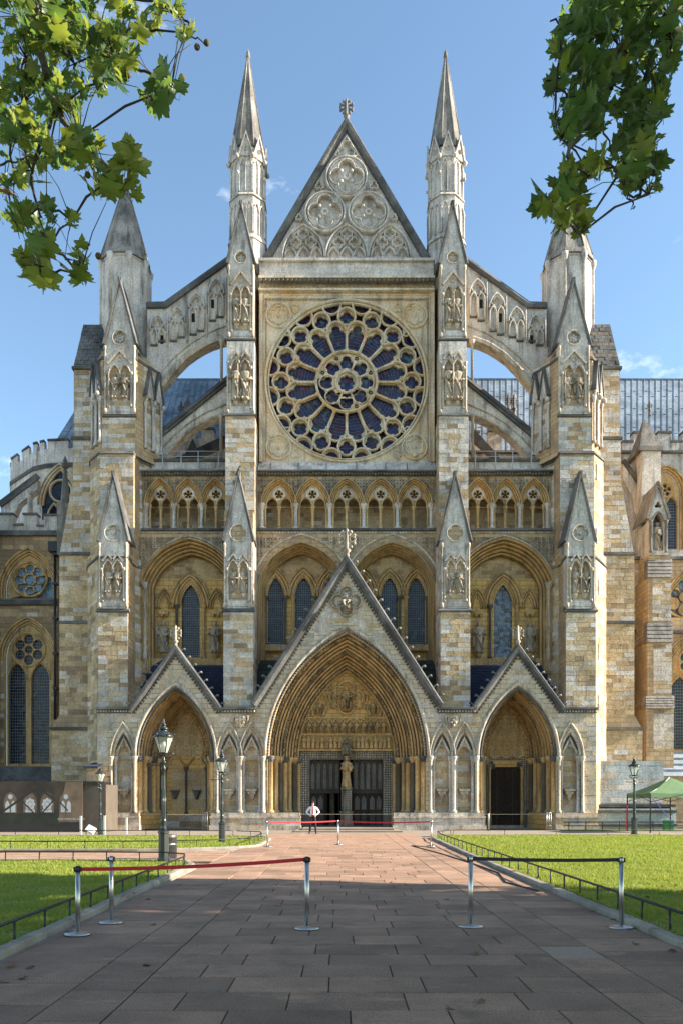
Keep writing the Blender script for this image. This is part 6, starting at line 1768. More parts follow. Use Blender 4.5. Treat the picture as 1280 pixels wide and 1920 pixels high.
b.plate([(xc-w2, Z(1040,D)),(xc+w2, Z(1040,D)),(xc+w2, Z(970,D)),(xc, Z(914,D)),(xc-w2, Z(970,D))], [hole, foil(xc, Z(947,D), 3, .13, .13, pi/2, 24)], D, D+.55)
b.box(xc-w2*.95, xc+w2*.95, D+.552, D+2.5, Z(1040,D), Z(975,D)); o = build('niche_tabernacle', b, M_PALE, bt)
b = MB(); b.sweep([(xc-w2-.1, Z(973,D)),(xc, Z(910,D)),(xc+w2+.1, Z(973,D))], [(-.06,0),(-.06,-.12),(.14,-.12),(.14,2.6)], D); b.ball((xc,D,Z(907,D)),.2,n=5); b.sweep(arch(xc-w2*.6, xc+w2*.6, Z(978,D), Z(960,D), 6), roll(.14,.14,3), D)
for e in (-1,1): b.lathe(xc+e*w2*.85, D-.05, [(.12,Z(1036,D)),(.08,Z(1030,D)),(.08,Z(982,D)),(.16,Z(976,D))], 7)
build('gable_coping', b, M_SPIRE, o)
h = Z(974,D)-Z(1030,D)
st = inst('statue', SMESH[2], (xc, D+.25, Z(1032,D)), None, (0,0,.15), (h,h,h)); tag(st, 'single stone veiled figure in the gabled niche of the right stepped buttress', 'statue', 'statues standing in the niches of the church front')
D = 56.0
b = MB(); b.box(X(1202,D), X(1238,D), D, D+2, Z(1045,D), Z(843,D)); o = build('pinnacle', b, M_PALE, N)
b = MB(); bs_ = [(X(1194,D),D-.2),(X(1240,D),D-.2),(X(1240,D),D+2.2),(X(1194,D),D+2.2)]; b.plan(bs_, Z(846,D), Z(838,D)); cxx = X(1217,D)
b.plan([(X(1197,D),D-.15),(X(1238,D),D-.15),(X(1238,D),D+2.1),(X(1197,D),D+2.1)], Z(838,D)+.002, Z(776,D), 0, [(cxx-.1,D+.9),(cxx+.1,D+.9),(cxx+.1,D+1.1),(cxx-.1,D+1.1)])
build('pinnacle_cap', b, M_SPIRE, o); finial('finial', 1217, 752, 780, D+1, M_SPIRE, N, .8)
b = MB(); D = 57.0; b.prism(W([(1168,866),(1192,905),(1206,985),(1206,1010),(1196,1000),(1184,930),(1168,900)],D), D, D+.6); o = build('flying_buttress', b, M_PALE, N)
b = MB(); b.sweep(W([(1166,864),(1194,905),(1208,962)],D), [(-.1,0),(-.1,-.14),(.2,-.14),(.2,.7)], D); build('weathering', b, M_DARK, o)
b = MB(); D = 55.2; b.lathe(X(1204,D), D-.2, [(.1,Z(1362,D)),(.1,Z(1056,D))], 8); b.box(X(1200,D), X(1208,D), D-.4, D-.05, Z(1060,D), Z(1050,D)); build('drainpipe', b, M_BLACK, N)
# lean-to roof and low plinth wall at the foot
D = 51.6
b = MB(); b.box(X(1206,D), X(1800,D), D, D+3.5, 0, Z(1452,D)); lw = build('low_wall', b, M_WALL, N)
b = MB(); b.add([(X(1204,51.3),51.3,Z(1455,D)),(X(1800,51.3),51.3,Z(1455,D)),(X(1800,54),54,Z(1412,54)),(X(1204,54),54,Z(1412,54))],[(0,1,2,3)])
for k in range(4):
    yy = 1412+k*11; dd = 54-k*.7; b.tube([(X(1204,dd),dd-.1,Z(yy,dd)+.03),(X(1800,dd),dd-.1,Z(yy,dd)+.03)], .05, 5)
build('lead_roof', b, M_LEAD, N)
D = 49.0
b = MB(); b.box(X(1113,D), X(1243,D), D, D+3, 0, Z(1427,D)); k0 = len(b.m); b.box(X(1112,D), X(1262,D), D-.35, D+3, 0, Z(1516,D), 0); b.box(X(1112,D), X(1252,D), D-.18, D+3.02, Z(1516,D)+.002, Z(1508,D), 1)
lb = build('ashlar_block', b, [M_BLUEW, M_SOOT], N)
STN.append(M_BLUEW)
ashlar('N', lb, W([(1114,1506),(1242,1506),(1242,1428),(1114,1428)],D), (0,D,0), (1,0,0), (0,-1,0), pale=.85, quoin=.95, ch=.42, ln=(.8,1.5), tan=(6,6), pals=(7,7,7,6,5))
b = MB()
for yy, d in ((1510,-.3),(1521,-.45),(1546,-.5)): b.box(X(1112,D), X(1262,D), D+d, D+.1, Z(yy+3,D), Z(yy-2,D))
build('plinth_moulding', b, M_SOOT, lb)
lay_stones('N', N, N)
# ------------------------------------------------------------------ ground
def sp_mat(name, c, var, speck, rough=0.9, bs=0.5, rnd=0.0, big=0.0):
    m, t, b = nmat(name)
    f = pos_noise(t, 60, 4, rough=0.8); g = pos_noise(t, 1.3, 5)
    col = mix(t, ramp(t, g, 0.3, 0.7), tuple(x*(1-var) for x in c), tuple(x*(1+var) for x in c))
    col = mix(t, speck, col, ramp(t, f, 0.3, 0.7, (0.35,0.35,0.35,1), (1.6,1.6,1.6,1)), 'MULTIPLY')
    if rnd:
        oi = t.nodes.new('ShaderNodeObjectInfo')
        col = mix(t, 1.0, col, ramp(t, oi.outputs['Random'], 0, 1, (1-rnd,1-rnd,1-rnd,1), (1+rnd,1+rnd*.97,1+rnd*.93,1)), 'MULTIPLY')
    if big:
        st = ramp(t, pos_noise(t, 2.2, 6, rough=.7), .55, .75, (0,0,0,1), (big,big,big,1)); col = mix(t, st, col, tuple(x*.5 for x in c))
        st = ramp(t, pos_noise(t, .9, 7, (1,2.5,1), .75), .56, .7, (0,0,0,1), (big*.9,)*3+(1,)); col = mix(t, st, col, tuple(min(1,x*1.7) for x in c))
    t.links.new(col, b.inputs['Base Color']); b.inputs['Roughness'].default_value = rough
    bump(t, b, f, bs, 0.006)
    return m
M_GROUND = sp_mat('asphalt', (.2,.175,.145), .2, .5)
M_SLAB = sp_mat('brown_paving', (.285,.172,.112), .24, 1.0, rnd=.24, big=.8)
M_SLABP = sp_mat('pale_paving', (.36,.255,.18), .12, .6)
M_JOINT = sp_mat('joint_sand', (.17,.14,.10), .2, .5)
M_KERB = sp_mat('kerb_stone', (.25,.22,.18), .3, .6, rnd=.12, big=.6)
M_SOIL = sp_mat('lawn_soil', (.14,.175,.035), .4, .7, big=.5)
b = MB(); b.add([(-1500,-500,-.06),(1500,-500,-.06),(1500,2500,-.06),(-1500,2500,-.06)], [(0,1,2,3)])
build('ground', b, M_GROUND, None, 'structure')
# path base and slabs.  x of joints found from the photo
PATH_L, PATH_R = -3.72, 4.10
b = MB(); b.box(PATH_L, PATH_R+.02, 0.5, 47.3, -.3, -.022); b.box(-26, PATH_L-.002, 22.75, 27.3, -.3, -.021)
path = build('path', b, M_JOINT, None, 'structure')
slabs = []
def slab(x0, x1, y0, y1): slabs.append((x0, x1, y0, y1))
y = 1.2; k = 0
offs = 0
while y < 41.5:
    h = random.choice((.56,.6,.6,.62))
    for (l, r) in ((PATH_L,-2.52),(-2.5,-1.93),(2.44,3.04),(3.06,PATH_R)):
        pass
    x = -1.91 - random.uniform(0, .9)
    x = -1.91
    first = True
    while x < 2.42 - .02:
        w = random.uniform(.82, 1.12) * (.55 if (first and k % 2) else 1)
        if 2.42 - x - w < .35: w = 2.42 - x
        slab(x, x+w, y, y+h); x += w; first = False
    y += h; k += 1
for (l, r, st) in ((PATH_L,-2.512,.95),(-2.512,-1.912,1.2),(2.422,3.03,.75),(3.03,PATH_R,.9)):
    y = 1.2 + random.random()*.5
    while y < 41.5:
        h = st*random.uniform(.85,1.15); slab(l, r, y, y+h); y += h
slabs.sort(key=lambda s: s[2] + (0 if s[2] > 5.2 else 100))
rest = MB()
for i, (x0, x1, y0, y1) in enumerate(slabs):
    j = .0065; t = random.uniform(-.003, .004); e = .006
    v = [(x0+j,y0+j,-.03),(x1-j,y0+j,-.03),(x1-j,y1-j,-.03),(x0+j,y1-j,-.03)] + [(x0+j,y0+j,t-e),(x1-j,y0+j,t-e),(x1-j,y1-j,t-e),(x0+j,y1-j,t-e)]
    t1, t2, t3, t4 = (t+random.uniform(-.002,.002) for _ in range(4))
    v += [(x0+j+e,y0+j+e,t1),(x1-j-e,y0+j+e,t2),(x1-j-e,y1-j-e,t3),(x0+j+e,y1-j-e,t4)]
    f = [(0,1,5,4),(1,2,6,5),(2,3,7,6),(3,0,4,7),(4,5,9,8),(5,6,10,9),(6,7,11,10),(7,4,8,11),(8,9,10,11)]
    if i < 300:
        c = MB(); c.add(v, f)
        pale = x0 > 2.421 and x0 < 2.5 and x1 > 3.0 and 8.6 < y0 < 9.35
        build('paving_slab', c, M_SLABP if pale else M_SLAB, path)
    else: rest.add(v, f)
y = 22.8
while y < 27.2:
    x = -25.5 + random.random()
    while x < PATH_L-.1:
        w = min(random.uniform(.9,1.3), PATH_L-.02-x); rest.box(x+.008, x+w-.008, y+.008, y+.6-.008, -.03, random.uniform(-.003,.003)); x += w
    y += .6
build('far_slabs', rest, M_SLAB, path, 'stuff')
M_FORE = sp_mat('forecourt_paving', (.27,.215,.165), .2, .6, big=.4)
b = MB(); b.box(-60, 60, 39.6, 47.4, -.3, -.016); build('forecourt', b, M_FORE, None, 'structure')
b = MB(); b.box(-2.6, 3.6, 44.2, 47.45, -.1, .06); b.box(-2.2, 3.2, 45.6, 51.0, .062, .16); build('door_landing', b, M_FORE, T)

# lawns: outlines in metres, rounded where the kerb turns
def rounded(pts, rad, n=7):
    out = []
    N_ = len(pts)
    for i, p in enumerate(pts):
        r = rad[i]
        if r <= 0: out.append(p); continue
        a, c = Vector(pts[i-1]), Vector(pts[(i+1) % N_]); p = Vector(p)
        d1, d2 = (a-p).normalized(), (c-p).normalized()
        s, e = p + d1*r, p + d2*r
        for k in range(n+1):
            t = k/n; q = s*(1-t)**2 + p*2*t*(1-t) + e*t*t; out.append((q.x, q.y))
    return out
LAWN = {'near_left': rounded([(-30,1.0),(-3.92,1.0),(-4.05,22.5),(-30,22.5)], [0,0,1.4,0]),
        'far_left': rounded([(-30,27.5),(-6.2,27.5),(-3.25,29.6),(-3.3,38.2),(-30,39.2)], [0,3,1.2,3,0]),
        'right': rounded([(4.32,1.0),(40,1.0),(40,39.2),(4.5,39.2)], [0,0,0,2.0])}
def grass_mat():
    m, t, b = nmat('grass_blades')
    g = pos_noise(t, .8, 6, rough=.7); f = pos_noise(t, 14, 3)
    col = mix(t, ramp(t, g, .36, .66), (.17,.25,.03), (.30,.31,.055)); col = mix(t, ramp(t, f, .5, .75, (0,0,0,1), (.55,.55,.55,1)), col, (.26,.22,.08))
    t.links.new(col, b.inputs['Base Color']); b.inputs['Roughness'].default_value = .75
    tr = t.nodes.new('ShaderNodeBsdfTranslucent'); tr.inputs['Color'].default_value = (.38,.44,.06,1)
    ms = t.nodes.new('ShaderNodeMixShader'); ms.inputs[0].default_value = .35
    t.links.new(b.outputs[0], ms.inputs[1]); t.links.new(tr.outputs[0], ms.inputs[2]); t.links.new(ms.outputs[0], t.nodes['Material Output'].inputs['Surface'])
    return m
M_GRASS = grass_mat()
def bumpz(x, y): return .018*math.sin(x*1.3+y*.7)*math.sin(y*.9-x*.4)
import numpy as np
def lawn(name, poly, nblade, ymax, xr):
    b = MB(); n = len(poly)
    b.add([(x,y,.035) for x,y in poly]+[(x,y,-.1) for x,y in poly], [tuple(range(n))]+[(i,(i+1)%n,n+(i+1)%n,n+i) for i in range(n)])
    o = build(name, b, M_SOIL, None, 'structure')
    rs = np.random.RandomState(len(name))
    vs_, fs_ = [], []
    got = 0
    while got < nblade:
        y = rs.uniform(1, ymax, 4000); keep = rs.rand(4000) < np.minimum(1, (9.0/np.maximum(y,9.0))**1.35); y = y[keep]
        x = xr[0] + (xr[1]-xr[0])*rs.rand(len(y))
        for xx, yy in zip(x, y):
            if yy < 7.5: continue
            if abs(xx) > yy*.47+4: continue
            if not inside((xx, yy), poly): continue
            pn = math.sin(xx*2.1+1.7*math.sin(yy*1.3))*math.sin(yy*1.7+1.1*math.sin(xx*.9))
            if pn > .55 and rs.rand() < .6 and yy < 16: continue
            hh = (.025+.04*rs.rand())*(1+.012*yy)*(1.3 if pn < -.2 else .85); w = .003+.0006*yy*(.6+.8*rs.rand())
            a = rs.rand()*6.28; ln = rs.normal(0,.035); lm = rs.normal(0,.035); k = len(vs_)
            vs_ += [(xx-w*math.cos(a), yy-w*math.sin(a), .03), (xx+w*math.cos(a), yy+w*math.sin(a), .03), (xx+ln, yy+lm, .03+hh)]
            fs_.append((k,k+1,k+2)); got += 1
            if got >= nblade: break
    me = bpy.data.meshes.new('grass'); me.from_pydata(vs_, [], fs_); me.materials.append(M_GRASS); me.update()
    g = bpy.data.objects.new('grass', me); link(g, None, (0,0,0)); tag(g, None, None, None, 'stuff')
    return o
lawn('lawn', LAWN['near_left'], 105000, 22.4, (-13, -3.9))
lawn('lawn', LAWN['far_left'], 44000, 39, (-20, -3.2))
lawn('lawn', LAWN['right'], 200000, 39, (4.3, 25))
# kerbs
def kerb(line, name, parent=None, step=.92, w=.17, h=.085, inward=1):
    pts = [Vector((*p, 0)) for p in line]
    o = MB(); o.tube([(p.x, p.y, -.08) for p in pts], .07, 4); root = build(name, o, M_KERB, None, 'structure')
    cum = [0]
    for a, c in zip(pts, pts[1:]): cum.append(cum[-1] + (c-a).length)
    def at(s):
        for i in range(len(pts)-1):
            if s <= cum[i+1]: return pts[i].lerp(pts[i+1], (s-cum[i])/max(1e-6, cum[i+1]-cum[i]))
        return pts[-1]
    s = 0; far = MB()
    while s < cum[-1]-.05:
        e = min(cum[-1], s+step*random.uniform(.9,1.1)); A, B = at(s), at(e); d = (B-A).normalized(); nn = Vector((-d.y, d.x, 0))*inward
        A = A + d*.005; B = B - d*.005; hh = h*random.uniform(.92,1.08); c = MB(); t = .025
        v = []
        for (f, z) in ((0,-.06),(0,hh-t),(t,hh),(w-t*.5,hh),(w,hh-t*.5),(w,-.06)): v += [tuple(A+nn*f+Vector((0,0,z))), tuple(B+nn*f+Vector((0,0,z)))]
        c.add(v, [(2*i, 2*i+1, 2*i+3, 2*i+2) for i in range(5)]+[(0,2,4,6,8,10),(11,9,7,5,3,1)])
        if A.y < 45: build('kerb_stone', c, M_KERB, root)
        s = e
kerb([(PATH_L-.02,1.0),(PATH_L-.12,15),(-3.9,20.9),(-4.05,21.8),(-4.5,22.5),(-5.3,22.72),(-30,22.72)], 'kerb', inward=1)
kerb(list(reversed([(PATH_R+.02,1.0),(4.12,18),(4.16,28),(4.3,36.6),(4.75,38.6),(6.3,39.35),(30,39.35)])), 'kerb', inward=1)
kerb([(-30,27.3),(-9,27.3),(-6.6,27.45),(-4.4,28.5),(-3.3,29.4),(-3.08,30.4),(-3.1,35.4),(-3.4,37.2),(-5.5,38.5),(-30,39.4)], 'kerb', inward=1)
# ------------------------------------------------------------------ low hoop railings round the lawns
def railing(line, spacing, label, h=.32, grp='low black railings round the lawns'):
    pts = [Vector((*p, 0)) for p in line]
    root = empty('lawn_railing', pts[0], label, 'railing', grp)
    b = MB(); b.tube([(p.x, p.y, h) for p in pts], .021, 6); build('rail', b, M_BLACK, root)
    cum = [0]
    for a, c in zip(pts, pts[1:]): cum.append(cum[-1] + (c-a).length)
    c = MB(); c.tube([(0,0,-.08),(0,0,h-.004)], .017, 5); me = c.data('railing_post', M_BLACK)
    s = 0; k = 0
    while s <= cum[-1]+.01:
        for i in range(len(pts)-1):
            if s <= cum[i+1]+1e-6:
                p = pts[i].lerp(pts[i+1], (s-cum[i])/max(1e-6, cum[i+1]-cum[i])); break
        inst('railing_post', me, (p.x, p.y, 0), root, (random.uniform(-.03,.03), random.uniform(-.03,.03), 0)); s += spacing
    return root
railing([(-3.95,4.6),(-3.97,12),(-4.05,20.2),(-4.25,21.3),(-5.0,22.0),(-7,22.15),(-16,22.2)], .97, 'black hoop railing along the kerb of the near left lawn')
railing([(4.46,6.5),(4.44,20),(4.46,34),(4.7,37.2),(5.6,38.7)], .98, 'black hoop railing beside the path on the right lawn')
railing([(5.7,38.8),(9,38.95),(30,38.95)], 2.6, 'thin black railing along the far edge of the right lawn')
railing([(-20,28.05),(-9,28.0),(-6.4,28.3),(-4.5,29.3),(-3.55,30.3),(-3.45,34.5),(-3.75,36.8),(-5,37.8)], 1.35, 'black railing curving round the far left lawn')
railing([(-5.2,37.95),(-8,38.3),(-22,38.9)], 2.2, 'thin black railing along the far edge of the left lawn')

# ------------------------------------------------------------------ barrier posts and belts
M_STEEL = plain('brushed_steel', (.50,.49,.47), .34, 1.0)
M_RED = plain('red_webbing', (.50,.012,.02), .6, nvar=.15, ns=30)
M_REDF = M_RED
M_BELT = plain('black_webbing', (.012,.012,.014), .6)
M_CHARC = plain('black_plastic', (.015,.015,.016), .4)
def barrier(x, y, label, h=.97, head=True, tilt=0):
    o = empty('barrier_post', (x, y, 0), label, 'barrier post', 'steel barrier posts across the path')
    b = MB(); b.lathe(0,0,[(.17,.004),(.172,.012),(.165,.022),(.10,.034),(.045,.042),(.03,.05)], 28); bs = build('base', b, M_STEEL, None, org=(0,0,0)); bs.parent = o; bs.location = (0,0,.004)
    b = MB(); b.lathe(0,0,[(.0318,.04),(.0318,h-.07)], 20); p = build('pole', b, M_STEEL, None, org=(0,0,0)); p.parent = o; p.location = (0,0,0)
    b = MB(); b.lathe(0,0,[(.034,h-.072),(.036,h-.07),(.036,h-.004),(.03,h)], 20); p = build('belt_head', b, M_STEEL if not head else M_CHARC, None, org=(0,0,0)); p.parent = o; p.location = (0,0,0)
    b = MB(); b.box(-.05,-.034,-.024,.024,h-.07,h-.008); b.box(.034,.05,-.024,.024,h-.07,h-.008); b.lathe(0,0,[(.031,h+.001),(.02,h+.006)],16); p = build('belt_socket', b, M_CHARC, None, org=(0,0,0)); p.parent = o; p.location = (0,0,0)
    o.rotation_euler = (0, R(tilt), 0)
    return o
b1 = barrier(-3.46, 10.25, 'dark headed steel barrier post nearest on the left, holding one end of the red belt', .91)
b2 = barrier(-3.31, 11.25, 'steel barrier post standing alone behind the red belt by the left kerb', .97, False)
b3 = barrier(-.445, 10.72, 'black headed steel barrier post at the middle of the path with the red belt end', 1.0)
b4 = barrier(1.845, 10.9, 'steel barrier post on the path at the left end of the black belt', 1.0, False)
b5 = barrier(3.93, 10.8, 'steel barrier post by the right kerb at the end of the black belt', .99, False)
b6 = barrier(-2.76, 29.9, 'far steel barrier post at the left end of the red belt before the doors', 1.0, False, -2)
b7 = barrier(-.04, 31.4, 'far steel barrier post in the middle of the red belts before the doors', 1.0, False, -1)
b8 = barrier(3.57, 30.3, 'far steel barrier post at the right end of the red belt near the lawn', 1.0, False, 2)
def belt(A, B, sag, mat, label, w=.05):
    A, B = Vector(A), Vector(B); b = MB(); n = 16; d = (B-A).normalized(); s = Vector((-d.y, d.x, 0)).normalized()*.0015
    v = []
    for i in range(n+1):
        t = i/n; p = A.lerp(B, t) - Vector((0,0,4*t*(1-t)*sag)); tw = s
        v += [tuple(p+Vector((0,0,w/2))+tw), tuple(p-Vector((0,0,w/2))+tw), tuple(p-Vector((0,0,w/2))-tw), tuple(p+Vector((0,0,w/2))-tw)]
    f = []
    for i in range(n):
        for q in range(4): f.append((i*4+q, i*4+(q+1)%4, (i+1)*4+(q+1)%4, (i+1)*4+q))
    b.add(v, f, 0, False); o = build('barrier_belt', b, mat); tag(o, label, 'barrier belt', 'belts strung between barrier posts')
belt((-3.41,10.25,.872),(-.495,10.72,.965), .03, M_RED, 'red belt strung across the left half of the path in the foreground')
belt((1.895,10.9,.965),(3.88,10.8,.955), .015, M_BELT, 'black belt strung between the two steel posts on the right')
belt((-2.71,29.9,.965),(-.09,31.4,.965), .03, M_RED, 'red belt before the doors, running in front of the standing man')
belt((.01,31.4,.965),(3.52,30.3,.965), .05, M_RED, 'red belt before the right hand door and its lawn')

# ------------------------------------------------------------------ street lamps
M_LAMPP = plain('lamp_paint', (.035,.045,.045), .25, .2)
M_LGLASS, t_, b_ = nmat('lamp_glass'); b_.inputs['Base Color'].default_value = (.75,.82,.74,1); b_.inputs['Roughness'].default_value = .08; b_.inputs['Alpha'].default_value = .38
M_MANTLE = plain('lamp_mantle', (.8,.78,.68), .5)
def lamp_parts(root):
    def part(n, b, m, p=None):
        o = build(n, b, m, None, org=(0,0,0)); o.parent = p or root; o.location = (0,0,0); return o
    b = MB(); b.lathe(0,0,[(.19,-.05),(.19,.1),(.155,.14),(.15,.86),(.175,.88),(.175,.93),(.13,.96)], 8, 0, 1, 1, False, pi/8); part('lamp_base', b, M_LAMPP)
    b = MB(); b.lathe(0,0,[(.1,.95),(.085,1.05),(.078,1.2),(.10,1.24),(.08,1.28),(.072,1.4),(.055,2.6),(.05,2.78),(.075,2.8),(.075,2.85),(.05,2.88),(.05,2.98),(.085,3.0),(.085,3.03),(.045,3.06),(.045,3.14),(.03,3.2)], 14)
    for k in range(8):
        a = k*pi/4; b.tube([(.072*math.cos(a),.072*math.sin(a),1.3),(.058*math.cos(a),.058*math.sin(a),2.2)], .011, 4)
    post = part('lamp_post', b, M_LAMPP)
    b = MB(); b.tube([(-.5,0,2.93),(.5,0,2.93)], .018, 6); b.ball((-.5,0,2.93),.03,n=5); b.ball((.5,0,2.93),.03,n=5); part('ladder_bar', b, M_LAMPP)
    b = MB()
    for e in (-1,1): b.tube([(0,0,3.18),(e*.16,0,3.14),(e*.27,0,3.2),(e*.3,0,3.27),(e*.23,0,3.3),(e*.16,0,3.27)], .018, 6)
    for e in (-1,1): b.tube([(0,0,3.18),(0,e*.16,3.14),(0,e*.27,3.2),(0,e*.2,3.3)], .018, 6)
    part('scroll_bracket', b, M_LAMPP)
    b = MB(); lo, hi, z0, z1 = .13, .285, 3.3, 3.78; n = 6
    for k in range(n):
        a = k*2*pi/n + .1; b.tube([(lo*math.cos(a),lo*math.sin(a),z0),(hi*math.cos(a),hi*math.sin(a),z1)], .014, 4); b.ball((hi*1.12*math.cos(a),hi*1.12*math.sin(a),z1+.06), .022, n=4, sz=2)
    b.lathe(0,0,[(.05,z0-.06),(lo,z0-.01),(lo+.01,z0+.015),(.02,z0+.016)], 12); fr = part('lantern_frame', b, M_LAMPP)
    b = MB(); b.lathe(0,0,[(hi+.02,z1-.01),(hi+.025,z1+.02),(hi*.98,z1+.05),(.2,z1+.13),(.12,z1+.17),(.115,z1+.22),(.15,z1+.23),(.13,z1+.28),(.075,z1+.3),(.07,z1+.35),(.095,z1+.36),(.05,z1+.41),(.02,z1+.44),(.035,z1+.48),(.018,z1+.52),(.005,z1+.6)], 16); part('lantern_roof', b, M_LAMPP)
    for k in range(n):
        a, c = k*2*pi/n+.1, (k+1)*2*pi/n+.1; g = MB(); f = .985
        g.add([(lo*f*math.cos(a),lo*f*math.sin(a),z0+.016),(lo*f*math.cos(c),lo*f*math.sin(c),z0+.016),(hi*f*math.cos(c),hi*f*math.sin(c),z1-.012),(hi*f*math.cos(a),hi*f*math.sin(a),z1-.012)],[(0,1,2,3)]); part('pane', g, M_LGLASS, fr)
    b = MB(); b.lathe(0,0,[(.02,z0+.02),(.02,z0+.17),(.05,z0+.19),(.06,z0+.27),(.045,z0+.33),(.01,z0+.35)], 8); part('mantle', b, M_MANTLE, fr)
L0 = empty('street_lamp', (-5.02, 22.15, .02), 'black gas street lamp nearest, standing beside the round bin and left lawn', 'street lamp', 'old street lamps on the lawns')
lamp_parts(L0); L0.scale = (.95,)*3
for (x, y, s, rz, lab) in ((-4.87, 32.2, .90, .4, 'smaller black street lamp on the far left lawn near its rounded corner'), (-12.4, 40.2, .84, 1.1, 'far street lamp with lantern before the boarded hoarding at left'), (15.0, 39.4, .93, .2, 'black street lamp on the far edge of the right lawn beside the green canopy')):
    o = copy_tree(L0); o.location = (x, y, .02); o.scale = (s,)*3; o.rotation_euler = (0,0,rz); o['label'] = lab

# bin, flood light, post
M_BIN = plain('bin_metal', (.20,.20,.195), .42, .75, nvar=.2)
o = empty('litter_bin', (-5.25, 23.75, 0), 'round grey metal litter bin half hidden behind the nearest lamp', 'litter bin')
b = MB(); b.lathe(-5.25,23.75,[(.26,0),(.26,.66),(.27,.662),(.27,.70)],24); 
for k in range(30):
    a = k*2*pi/30; b.box(-5.25+.262*math.cos(a)-.008,-5.25+.262*math.cos(a)+.008,23.75+.262*math.sin(a)-.008,23.75+.262*math.sin(a)+.008,.03,.63)
build('bin_body', b, M_BIN, o); b = MB(); b.lathe(-5.25,23.75,[(.273,.7),(.285,.72),(.27,.75),(.2,.752),(.19,.66)],24); build('bin_rim', b, M_BIN, o)
b = MB(); b.lathe(-5.25,23.75,[(.266,.43),(.272,.44),(.272,.47),(.266,.48)],24); build('bin_band', b, M_STEEL, o)
o = empty('flood_light', (-12.6,39.3,0), 'white square flood light tilted on the far left lawn', 'flood light')
M_WHITE = plain('white_enamel', (.72,.72,.70), .4)
k0 = MB(); k0.box(-.22,.22,-.1,.1,-.17,.17); k0.xf(0, Matrix.Translation((-12.6,39.3,.33)) @ Matrix.Rotation(-.5,4,'X') @ Matrix.Rotation(.5,4,'Y')); build('lamp_housing', k0, M_WHITE, o)
b = MB(); b.tube([(-12.85,39.3,.02),(-12.85,39.3,.34)],.02,5); b.tube([(-12.35,39.3,.02),(-12.35,39.3,.34)],.02,5); b.box(-12.9,-12.3,39.2,39.4,0,.04); build('bracket', b, M_BLACK, o)
for (x, y, h, lab) in ((-13.75,41.2,.95,'short white post in front of the printed hoarding'),(-12.0,39.6,1.0,'white stake standing against the far left lamp base'),(-11.4,41.5,.85,'thin white post by the corner of the church porch')):
    b = MB(); b.box(x-.045,x+.045,y-.045,y+.045,0,h); b.box(x-.055,x+.055,y-.055,y+.055,h+.001,h+.03); tag(build('marker_post', b, M_WHITE), lab, 'post', 'white marker posts at the far left')
# crowd rails leaning at the side porches and a short steel post
for (px, lab) in ((381,'thin steel rails leaning in the left porch'),(1024,'pale steel rails leaning in the right porch')):
    b = MB(); y = 47.0
    for k, dx in enumerate((0,4,8)): b.tube([(X(px+dx,y),y,.02),(X(px+dx,y),y,Z(1523,y))],.035,5)
    for zz in (1524,1548): b.tube([(X(px,y),y,Z(zz,y)),(X(px+8,y),y,Z(zz,y))],.03,5)
    tag(build('steel_rail', b, M_STEEL if px > 600 else M_BIN), lab, 'rail', 'rails in the side porches')
b = MB(); b.lathe(X(915,46),46,[(.05,0),(.05,Z(1526,46)),(.03,Z(1525,46))],8); tag(build('steel_post', b, M_STEEL), 'single thin steel post left of the right porch door', 'post')
# dark curved tube laid along the path
b = MB(); pts = [(3.57,29.0),(3.1,30.2),(2.85,30.6),(2.95,29.6),(3.4,26),(3.75,22),(3.9,19.0),(3.6,16.8),(3.95,14.8)]
pp = []
for i in range(len(pts)-1):
    for k in range(6):
        t = k/6; pp.append((pts[i][0]+(pts[i+1][0]-pts[i][0])*t, pts[i][1]+(pts[i+1][1]-pts[i][1])*t, .014))
b.tube(pp, .016, 5); tag(build('ground_curve', b, M_BELT), 'thin dark curve lying along the right side of the path', 'ground_curve')

